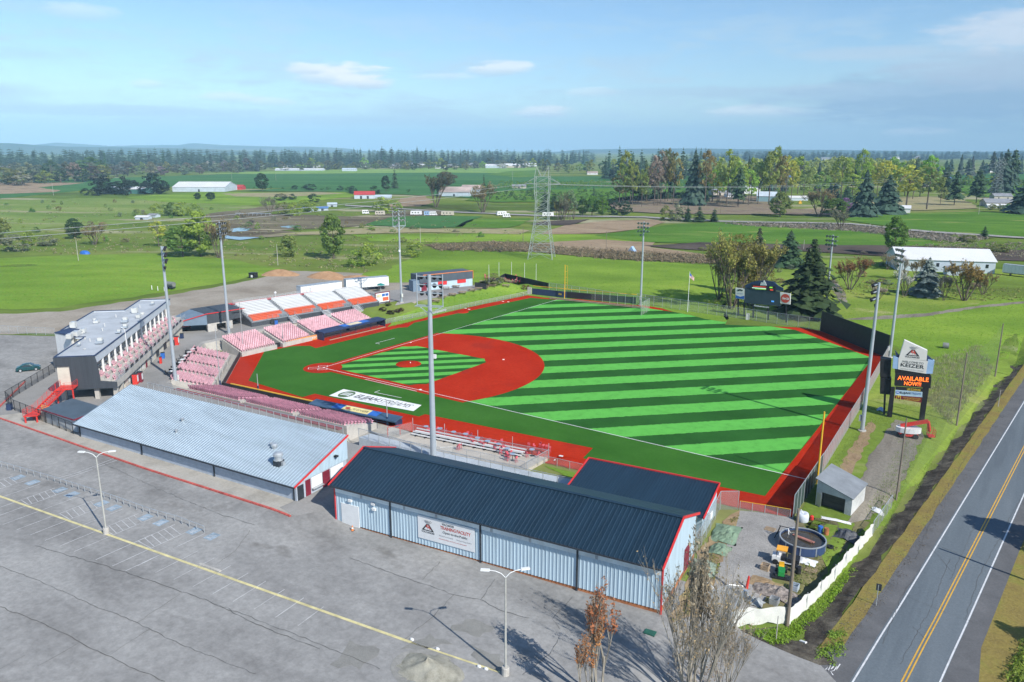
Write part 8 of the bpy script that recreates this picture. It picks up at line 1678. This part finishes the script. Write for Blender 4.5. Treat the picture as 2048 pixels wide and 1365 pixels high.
b = MB(); b.fbox(UF, -1.4, -.5, -.6, .6, z+.35, z+.95); b.fbox(UF, -.5, 1.5, -.6, .6, z+.35, z+.55); b.build('body', 'white paint', g); b = MB(); b.fbox(UF, .2, 1.5, -.65, .65, z+.55, z+1.0); b.build('bed', 'black paint', g)
b = MB(); b.fbox(UF, -1.0, .15, -.6, .6, z+1.75, z+1.85); b.build('canopy', mat('cart orange', (.80, .36, .03), .5, .06, 1.), g); b = MB(); b.fbox(UF, -.4, .1, -.55, .55, z+.6, z+.95); b.build('seat', 'black paint', g)
for a in (-.95, .1):
    for n_ in (-.55, .55): b = MB(); b.tube(UF(a, n_, z+.9), UF(a, n_, z+1.75), .03, n=5); b.build('canopy_post', 'black paint', g)
for a in (-1.0, 1.05):
    for n_ in (-.6, .6): b = MB(); b.tube(UF(a, n_-.12, z+.32), UF(a, n_+.12, z+.32), .32, n=12); b.build('wheel', 'black paint', g)
p = at(1562, 1150); g = thing('riding_mower', 'green riding mower with yellow seat in front of the white cart', 'mower', p); MF = Frame(p.to_2d(), R(-75)); z = p.z
b = MB(); b.hexa([MF(-.1, -.38, z+.35), MF(1.0, -.34, z+.35), MF(1.0, .34, z+.35), MF(-.1, .38, z+.35)], [MF(-.05, -.34, z+.95), MF(.92, -.28, z+.8), MF(.92, .28, z+.8), MF(-.05, .34, z+.95)]); b.build('bonnet', mat('mower green', (.02, .22, .05), .4, .08, 1.), g)
b = MB(); b.fbox(MF, -.95, -.1, -.4, .4, z+.35, z+.6); b.build('frame', 'mower green', g); b = MB(); b.fbox(MF, -.75, -.3, -.27, .27, z+.6, z+.72); b.fbox(MF, -.85, -.75, -.27, .27, z+.6, z+1.15); b.build('seat', 'yellow paint', g)
b = MB(); b.fbox(MF, .4, 1.3, -1.0, 1.0, z+.1, z+.28); b.build('cutter_deck', 'black paint', g)
for a, r0 in ((-.65, .36), (.75, .26)):
    for n_ in (-.5, .5): b = MB(); b.tube(MF(a, n_-.12, z+r0), MF(a, n_+.12, z+r0), r0, n=12); b.build('wheel', 'black paint', g)
p = at(1566, 1078); g = thing('frame_rack', 'black and white tubular stand leaning beside the gravel drive', 'rack', p)
for s in (-.9, .9):
    b = MB(); b.tube(p+Vector((s, -.5, 0)), p+Vector((s*.5, .1, 1.5)), .05); b.tube(p+Vector((s, .7, 0)), p+Vector((s*.5, .1, 1.5)), .05); b.build('leg', 'white paint' if s > 0 else 'black paint', g)
b = MB(); b.tube(p+Vector((-.6, .1, 1.5)), p+Vector((.9, .1, 1.55)), .05); b.build('crossbar', 'black paint', g)
p = at(1605, 1043); g = thing('bulk_bag', 'white bulk bag standing by the dark windscreen fence end', 'bag', p); b = MB(); b.lathe((p.x, p.y, p.z), [(.62, 0), (.72, .25), (.72, .8), (.62, 1.15), (.4, 1.1), (0, 1.0)], 12); b.build('body', mat('bag white', (.6, .64, .70), .8, .08, 2., bump=.6), g, smooth=True); b = MB(); b.path([(p.x-.5, p.y, p.z+1.1), (p.x-.3, p.y, p.z+1.5), (p.x, p.y, p.z+1.1)], .05); b.build('strap', 'white paint', g)
p = at(1623, 1040); b = MB(); b.lathe(p, [(.25, 0), (.25, .5), (.1, .55), (.1, .62), (0, .62)], 10); tag(b.build('fuel_can', 'red steel'), 'red fuel drum beside the white bulk bag', 'drum')
def rumple(name, label, cat, c, rx_, ry_, h, m_, seed, rz=0., off=.06):
    """a crumpled sheet or heap lying on the ground"""
    r = random.Random(seed); b = MB(); n = 16; vs = []; ca, sa = math.cos(rz), math.sin(rz)
    for j in range(n+1):
        for i in range(n+1):
            u, v = i/n*2-1, j/n*2-1; e = 1+.18*mnoise.noise(Vector((u*1.5, v*1.5, seed))); x, y = u*rx_*e, v*ry_*e; d = max(0, 1-(u*u+v*v)**.9*.75)
            px_, py_ = c.x+x*ca-y*sa, c.y+x*sa+y*ca; vs.append((px_, py_, height(px_, py_)+off+h*d*(.55+.9*abs(mnoise.noise(Vector((x*1.3, y*1.3, seed+3)))))))
    b.add(vs, [(j*(n+1)+i, j*(n+1)+i+1, (j+1)*(n+1)+i+1, (j+1)*(n+1)+i) for j in range(n) for i in range(n)]); return tag(b.build(name, m_), label, cat)
TG = mat('tarp sage', (.17, .25, .17), .7, .15, .8, bump=.4); DBL = mat('scrap mix', (.22, .19, .17), .8, .45, 2.5, fine=.5)
rumple('tarpaulin', 'crumpled sage green tarpaulin nearest the yellow gate on the bank', 'tarpaulin', at(1452, 1070), 1.5, 2.4, .8, TG, 1, .2); rumple('tarpaulin', 'darker crumpled green tarpaulin lower on the bank', 'tarpaulin', at(1440, 1102), 1.1, 1.5, .8, TG, 2, .1); rumple('tarpaulin', 'flat pale green tarpaulin at the foot of the bank by the hall', 'tarpaulin', at(1408, 1134), 1.3, 1.9, .5, mat('tarp pale', (.24, .30, .23), .7, .12, 1.), 3, .3)
rumple('scrap_heap', 'heap of brown and striped scrap in front of the green mower', 'scrap', at(1552, 1188), 2.4, 1.3, .8, DBL, 4); rumple('scrap_heap', 'dark bundle of sheeting by the white tarpaulin fence', 'scrap', at(1700, 1075), 1.6, 1.3, .9, mat('dark sheet', (.06, .065, .075), .6, .3, 1.5), 5); rumple('scrap_heap', 'grey scrap by the red sack near the gate of the yard', 'scrap', at(1508, 1206), 1.0, .7, .7, mat('grey scrap', (.30, .32, .33), .7, .35, 2.), 6); rumple('scrap_heap', 'pale crumpled sheet beside the tank and pole', 'scrap', at(1612, 1124), 1.1, .8, .25, 'white paint', 7); rumple('scrap_heap', 'white foil strip on the ground in front of the grey shed', 'scrap', at(1672, 1042), 1.8, .35, .2, 'white paint', 8, .1)
rumple('earth_heap', 'bare reddish earth heap beside the green mower', 'earth', at(1530, 1170), 1.6, 1.2, .35, G_BANK, 9); rumple('debris_heap', 'torn white bags caught at the wire fence past the tarpaulin', 'litter', at(1756, 1024), .8, .6, .5, 'white paint', 10)
p = at(1493, 1178); b = MB(); b.tube(p, p+Vector((.1, .2, 1.4)), .16, .1, 8); tag(b.build('parasol', 'red steel'), 'folded red parasol stuck in the ground at the yard entrance', 'parasol')
p = at(1812, 812, 0); rumple('bulk_bag', 'crumpled pale blue bag at the foot of the cabinet post', 'bag', at(1761, 822), .6, .5, .9, 'sign blue', 12)
p = at(1885, 697); b = MB(); b.tube((p.x, p.y, p.z+.7), (p.x+1.2, p.y+.2, p.z+.7), .7, n=14); tag(b.build('cable_drum', 'smoke grey'), 'grey cable drum lying in the rough grass beyond the sign', 'drum')
b = MB(); a, c = at(1600, 1284), at(1612, 1288); b.beam(a+Vector((0, 0, .12)), c+Vector((0, 0, .12)), .25, .12); tag(b.build('plank', 'white paint'), 'short white board lying in the weeds by the ditch', 'plank')
b = MB(); a, c = at(1415, 1170), at(1425, 1180); b.tube(a+Vector((0, 0, .2)), c+Vector((0, 0, .2)), .16); tag(b.build('pipe', 'white paint'), 'short white pipe lying at the edge of the gravel drive', 'pipe')
# dark low shrubs on the grass bank above the left bullpen
for i, (x, y, w_, c) in enumerate(((766, 622, 16, (.05, .03, .03)), (782, 628, 20, (.06, .045, .04)), (796, 625, 14, (.07, .02, .02)), (803, 623, 12, (.06, .02, .025)), (776, 612, 14, (.04, .05, .02)))):
    plant('bush%d' % (i % 3), x, y, 1.0, None, None, w_, c, 'dark reddish low shrub on the bank by the far dugout, '+('lowest left', 'widest', 'right middle', 'rightmost', 'topmost')[i], 'bush')
# ---------------------------------------------------------------- undergrowth and far woods too many to count
def in_poly(r, P):
    x0, x1 = min(p[0] for p in P), max(p[0] for p in P); y0, y1 = min(p[1] for p in P), max(p[1] for p in P)
    while 1:
        x, y = r.uniform(x0, x1), r.uniform(y0, y1); s = False
        for (a, b_), (c, d) in zip(P, P[1:]+P[:1]):
            if (b_ > y) != (d > y) and x < (c-a)*(y-b_)/(d-b_)+a: s = not s
        if s: return x, y
def mass(name, label, P, n, c, h, w_, ls, k=14, seed=1, kind_='leaf', m=None, dz=0.):
    """undergrowth, grass or woodland spread over an outline of survey pixels, as one object"""
    r = random.Random(seed); b = MB()
    for i in range(n):
        p = at(*in_poly(r, P)); s = r.uniform(.6, 1.4); hh_ = h*s
        if kind_ == 'leaf':
            for j in range(k):
                d = rv(r); d.z = abs(d.z); leaf(b, p+Vector((d.x*w_*s, d.y*w_*s, d.z*hh_+dz)), d+rv(r)*.7, ls*r.uniform(.7, 1.3), r)
        elif kind_ == 'blade':
            for j in range(k):
                q = p+Vector((r.uniform(-w_, w_), r.uniform(-w_, w_), -.02)); t = Vector((r.uniform(-.5, .5), r.uniform(-.5, .5), 1))*hh_*r.uniform(.5, 1.2); e = Vector((r.uniform(-1, 1), r.uniform(-1, 1), 0))*ls; b.add([q-e, q+e, q+t], [(0, 1, 2)])
        else:
            t = TREEB[kind_][r.randrange(2)]; a = r.uniform(0, 6.28); ca, sa = math.cos(a)*w_*s/6, math.sin(a)*w_*s/6; z = hh_/10; b.add([(p.x+v[0]*ca-v[1]*sa, p.y+v[0]*sa+v[1]*ca, p.z+v[2]*z) for v in t.v], t.f)
    o = b.build(name, m or LEAF); o.color = (*c, 1); return tag(o, label, None, None, 'stuff')
TREEB = {'fir': [fir(101, 11, 9, .3, .35, .03, .55, 1), fir(102, 9, 9, .3, .4, .03, .62, 1)], 'round': [broad(103, 14, 12, .75, .05), broad(104, 14, 12, .75, .02, 1., .4)]}
mass('far_wood', 'dark fir woods along the horizon', [(0, 333), (200, 329), (500, 326), (860, 321), (1190, 321), (1190, 327), (870, 330), (500, 335), (0, 342)], 620, (.036, .068, .046), 34, 27, 1, kind_='fir', m=NEEDLE, seed=2)
mass('far_wood', 'dark far woods along the right horizon', [(1380, 316), (2060, 313), (2060, 320), (1380, 324)], 420, (.034, .064, .046), 32, 34, 1, kind_='fir', m=NEEDLE, seed=3)
mass('far_wood', 'spring green poplar wood behind the thinned trees', [(1385, 352), (1620, 345), (1860, 352), (1860, 372), (1600, 372), (1400, 366)], 210, (.24, .29, .08), 27, 19, 1, kind_='round', seed=4)
mass('far_wood', 'mixed garden trees below the far dark woods', [(0, 344), (500, 339), (1070, 332), (1070, 337), (500, 344), (0, 353)], 260, (.105, .115, .06), 15, 19, 1, kind_='round', seed=5)
mass('orchard', 'rows of bright green orchard trees right of the lattice tower', [(1000, 369), (1440, 366), (1440, 384), (1215, 378), (1000, 380)], 420, (.13, .24, .035), 4.5, 5, 1, kind_='round', seed=6)
mass('orchard', 'dark green orchard on the slope behind the lattice tower', [(480, 378), (700, 384), (1000, 386), (1210, 384), (1440, 388), (1420, 398), (1210, 404), (990, 403), (860, 388), (700, 380)], 330, (.055, .11, .03), 3.2, 4.5, 1, kind_='round', seed=7)
mass('brush', 'brown brush hedge beyond the bright meadow', [(850, 492), (985, 486), (1080, 490), (1250, 505), (1450, 516), (1452, 530), (1240, 522), (1060, 506), (880, 504)], 900, (.22, .18, .11), 2.0, 1.3, .42, 14, 8)
mass('brush', 'grey brown brush along the far gravel road', [(1440, 449), (1700, 453), (1850, 470), (1990, 480), (1900, 486), (1700, 464), (1500, 454)], 650, (.23, .20, .165), 2.2, 1.7, .6, 12, 9)
mass('brush', 'low brown shrubs scattered over the rough meadow at left', [(0, 505), (0, 480), (330, 470), (560, 485), (860, 478), (850, 500), (740, 545), (560, 535), (470, 518), (300, 506), (130, 510)], 420, (.24, .22, .11), .9, 1.5, .42, 10, 10)
mass('brush', 'rough scrub round the wet fields', [(0, 470), (0, 405), (250, 398), (520, 425), (860, 430), (1060, 470), (850, 488), (560, 478)], 300, (.20, .22, .09), 1.0, 2.0, .6, 9, 11)
mass('brush', 'low scrub on the dry bank at right', [(1800, 490), (2060, 485), (2060, 520), (1990, 515)], 220, (.22, .20, .13), 1.0, 1.4, .5, 9, 12)
mass('brush', 'scrub under the trees behind the scoreboard', [(1400, 615), (1480, 560), (1640, 560), (1990, 575), (2060, 580), (2060, 600), (1990, 605), (1700, 590), (1640, 630), (1480, 632)], 420, (.20, .20, .06), .9, 1.2, .34, 10, 13)
mass('meadow_grass', 'tufts of long grass in the bright meadows', [(690, 575), (860, 505), (1060, 508), (1430, 535), (1640, 640), (1800, 700), (2044, 712), (2060, 610), (1700, 600), (1440, 640), (1290, 610), (1060, 585), (870, 555)], 5200, (.13, .25, .02), .35, .5, .05, 6, 14, 'blade')
mass('meadow_grass', 'tufts of long grass on the left meadow', [(0, 610), (0, 525), (300, 512), (540, 540), (330, 585)], 2600, (.10, .27, .02), .35, .5, .05, 6, 15, 'blade')
VG = [(1490, 1264), (1575, 1256), (1690, 1140), (1745, 1078), (1800, 990), (1990, 765), (2044, 712), (2040, 728), (1930, 860), (1790, 1040), (1690, 1165), (1600, 1280), (1560, 1288)]
mass('verge_grass', 'bright rank grass along the ditch', VG, 4200, (.24, .31, .06), .22, .3, .03, 6, 16, 'blade')
mass('verge_weeds', 'bright green bramble and weeds below the white tarpaulin fence', [(1505, 1268), (1580, 1256), (1640, 1200), (1700, 1135), (1712, 1140), (1650, 1222), (1600, 1275), (1550, 1290)], 520, (.17, .30, .03), .35, .45, .12, 12, 17)
mass('verge_weeds', 'dark weeds and bushes inside the yard', [(1520, 1220), (1590, 1200), (1700, 1085), (1735, 1062), (1700, 1060), (1640, 1110), (1590, 1150), (1575, 1200)], 90, (.16, .19, .05), .25, .4, .12, 11, 18)
mass('verge_grass', 'green grass around the grey shed and sign', [(1650, 960), (1690, 880), (1770, 780), (1900, 700), (1960, 720), (1860, 860), (1790, 1000), (1745, 1062), (1730, 1030), (1800, 890), (1760, 850), (1690, 930)], 2600, (.19, .25, .05), .25, .4, .035, 6, 19, 'blade')
mass('verge_weeds', 'pale dry reeds behind the roadside netting', [(1860, 720), (1960, 690), (1985, 740), (1900, 850), (1850, 800)], 900, (.26, .25, .14), .8, .5, .05, 8, 20, 'blade')
mass('verge_weeds', 'green clumps at the end of the ditch', [(1632, 1318), (1660, 1265), (1690, 1262), (1690, 1300), (1670, 1332)], 110, (.19, .28, .04), .3, .4, .11, 10, 21)
mass('verge_weeds', 'bright hedge on the far side of the road', [(2010, 1365), (2048, 1290), (2060, 1290), (2060, 1380)], 110, (.20, .25, .04), .8, .6, .16, 12, 22)
mass('ditch_litter', 'dead leaves and stones in the dark ditch', [(1640, 1300), (1800, 1100), (1900, 960), (2040, 745), (2048, 770), (1830, 1120), (1690, 1300), (1660, 1320)], 1500, (.16, .14, .11), .12, .5, .07, 5, 23)
mass('verge_weeds', 'weeds along the bank beside the hall', [(1340, 1250), (1395, 1225), (1430, 1160), (1462, 1060), (1480, 1030), (1450, 1050), (1400, 1150)], 260, (.17, .17, .05), .35, .3, .1, 9, 24)
mass('bank_grass', 'grass on the sloping bank of left field', [(790, 640), (880, 600), (1040, 575), (1060, 588), (900, 625), (780, 655)], 1600, (.10, .26, .02), .2, .4, .04, 6, 25, 'blade')
mass('bank_grass', 'grass behind the black left field wall', [(1068, 572), (1300, 605), (1285, 600), (1075, 585)], 700, (.09, .25, .02), .25, .4, .04, 6, 26, 'blade')
drape('grass_bank', ragged(pxpoly([(775, 655), (790, 635), (880, 600), (1040, 572), (1062, 578), (1062, 588), (900, 624)]), 3, .2, 1), G_GREEN, .055, 1.5)
drape('puddle', ragged(pxpoly([(452, 462), (480, 457), (506, 459), (490, 464), (465, 466)]), 3, .9, 1), mat('still water', (.10, .16, .22), .06, .1, .1, spec=.9), .42, lvl=0)
for s, q in ((2, [(440, 472), (470, 475), (520, 477), (480, 482), (450, 479)]), (3, [(560, 455), (585, 452), (600, 455), (575, 458)])): drape('puddle', ragged(pxpoly(q), 3, .9, s), 'still water', .42, lvl=0)
# scattered bushes of the plain
rs = random.Random(31)
for i in range(75):
    x, y = in_poly(rs, [(0, 470), (0, 408), (300, 400), (620, 440), (1050, 475), (860, 500), (560, 480), (250, 490)]); plant('bush%d' % (i % 3), x, y, rs.uniform(1.2, 3.2), rs.uniform(2, 5), None, None, V(rs.choice([OL, GR, GY, BR, LM])), 'low bush dotted over the rough left fields', 'bush', 'bushes dotted over the left fields')
for i in range(28):
    x, y = in_poly(rs, [(1290, 500), (1560, 500), (2048, 520), (2048, 590), (1640, 590), (1480, 560)]); plant('bush%d' % (i % 3), x, y, rs.uniform(1., 2.4), rs.uniform(2, 4.5), None, None, V(rs.choice([OL, BR, GY])), 'scrub bush among the trees beyond the outfield', 'bush', 'scrub bushes beyond the outfield')
# leafless poplars at the near edge of the car park
RUST = (.36, .16, .07)
kind('slim', 'poplar_tree', bare(201, 2, 4, .05, .10, 2, .14, 2.6), None, (D.materials['pale bark'], LEAF)); kind('many', 'poplar_tree', bare(207, 7, 4, .34, .085, 1, .09, 1.3), None, (D.materials['pale bark'], LEAF))
for key, fx, fy, tp__, w_, c, lb in (('slim', 1184, 1400, 1186, 2.0, RUST, 'slimmest bare poplar with rusty leaves and pale stem, nearest the lamp'), ('slim', 1198, 1405, 1158, 2.6, RUST, 'tall slim bare poplar with rusty leaves right beside the slimmest one'), ('slim', 1166, 1420, 1262, 1.8, RUST, 'short rusty poplar at the foot of the slim pair'), ('many', 1382, 1425, 1125, 8.6, (.33, .25, .14), 'big many stemmed bare tree in front of the training hall corner'), ('slim', 1372, 1400, 1042, 2.0, (.30, .25, .18), 'tall bare spire rising out of the big many stemmed tree'), ('slim', 1392, 1402, 1100, 2.2, (.30, .24, .16), 'second shorter bare spire in the big many stemmed tree'), ('many', 1448, 1405, 1215, 5.0, (.32, .24, .14), 'lower bare tree right of the big many stemmed one')):
    nm, cm, tm = KIND[key]; p = at(fx, fy); h = hat(p, fx, tp__)-p.z; o = D.objects.new(nm, None); col.objects.link(o); k = D.objects.new('crown', cm); col.objects.link(k); k.parent = o; k.color = (*c, 1); o.location = p; o.scale = (w_/6, w_/6, h/10); o.rotation_euler = (0, 0, fx); tag(o, lb, 'tree')
# the roadside trees and pole on the far verge, whose shadows cross the road
sd_ = Vector((math.cos(SUN_AZ), math.sin(SUN_AZ), 0))
for x, y, dd, h, w_, lb in ((2005, 1062, 12.5, 12.5, 7, 'leafy tree on the far verge shading the road, farther one'), (2030, 1262, 9.5, 8.5, 3.5, 'slim leafy tree on the far verge shading the road, nearer one')): plant('oak1', 0, 0, h, w_, None, None, GR, lb, fixed=at(x, y)+sd_*dd)
p = at(1878, 1098)+sd_*15.; g = thing('utility_pole', 'timber utility pole on the far verge whose shadow crosses the road', 'utility pole', p); MB().tube(p, p+Vector((0, 0, 11.9)), .2, .14, 8).build('pole', 'pole wood', g)
mass('leaf_litter', 'dry leaves and twigs on the ground under the bare trees', [(1330, 1345), (1360, 1260), (1460, 1250), (1470, 1300), (1440, 1365), (1330, 1400)], 420, (.22, .15, .08), .25, .6, .07, 8, 27)

# loose things about the yard
for i, (nm, x, y, m_, lb) in enumerate((('barrel', 1640, 1066, 'blue paint', 'blue barrel between the tank and the dark bundle'), ('barrel', 1652, 1070, 'rust board', 'rusty barrel behind the tank'), ('crate', 1530, 1140, 'timber', 'timber crate left of the white cart'), ('crate', 1548, 1208, 'galvanised', 'grey crate below the scrap heap'), ('barrel', 1596, 1148, 'black paint', 'black barrel between mower and pole'), ('crate', 1588, 1180, 'pale sheet', 'pale box by the foot of the utility pole'), ('pallet', 1622, 1142, 'timber', 'weathered pallet on the grass right of the pole'), ('pallet', 1540, 1060, 'timber', 'weathered pallet on the gravel by the tubular stand'), ('tyre', 1516, 1180, 'black paint', 'black tyre lying left of the scrap heap'), ('tyre', 1660, 1096, 'black paint', 'black tyre near the white tarpaulin fence'), ('barrel', 1490, 1196, 'steel grey', 'grey drum at the yard entrance'))):
    p = at(x, y); b = MB(); z = p.z
    if nm == 'barrel': b.lathe(p, [(0, 0), (.3, 0), (.3, .3), (.32, .32), (.3, .34), (.3, .85), (.26, .88), (0, .86)], 14)
    elif nm == 'tyre': b.lathe(p, [(.2, .06), (.22, 0), (.4, 0), (.43, .12), (.4, .24), (.22, .24), (.2, .18), (.2, .06)], 16)
    elif nm == 'crate':
        for k in range(3):
            for s_ in (-.42, .42): b.box(p.x+s_-.02, p.x+s_+.02, p.y-.4, p.y+.4, z+.05+k*.22, z+.22+k*.22); b.box(p.x-.4, p.x+.4, p.y+s_-.02, p.y+s_+.02, z+.05+k*.22, z+.22+k*.22)
        b.box(p.x-.4, p.x+.4, p.y-.4, p.y+.4, z, z+.06)
    else:
        for k in range(6): b.box(p.x-.6, p.x+.6, p.y-.5+k*.18, p.y-.4+k*.18, z+.1, z+.13)
        for k in (-.55, 0, .55): b.box(p.x+k-.05, p.x+k+.05, p.y-.5, p.y+.5, z, z+.1)
    tag(b.build(nm, m_), lb, nm)
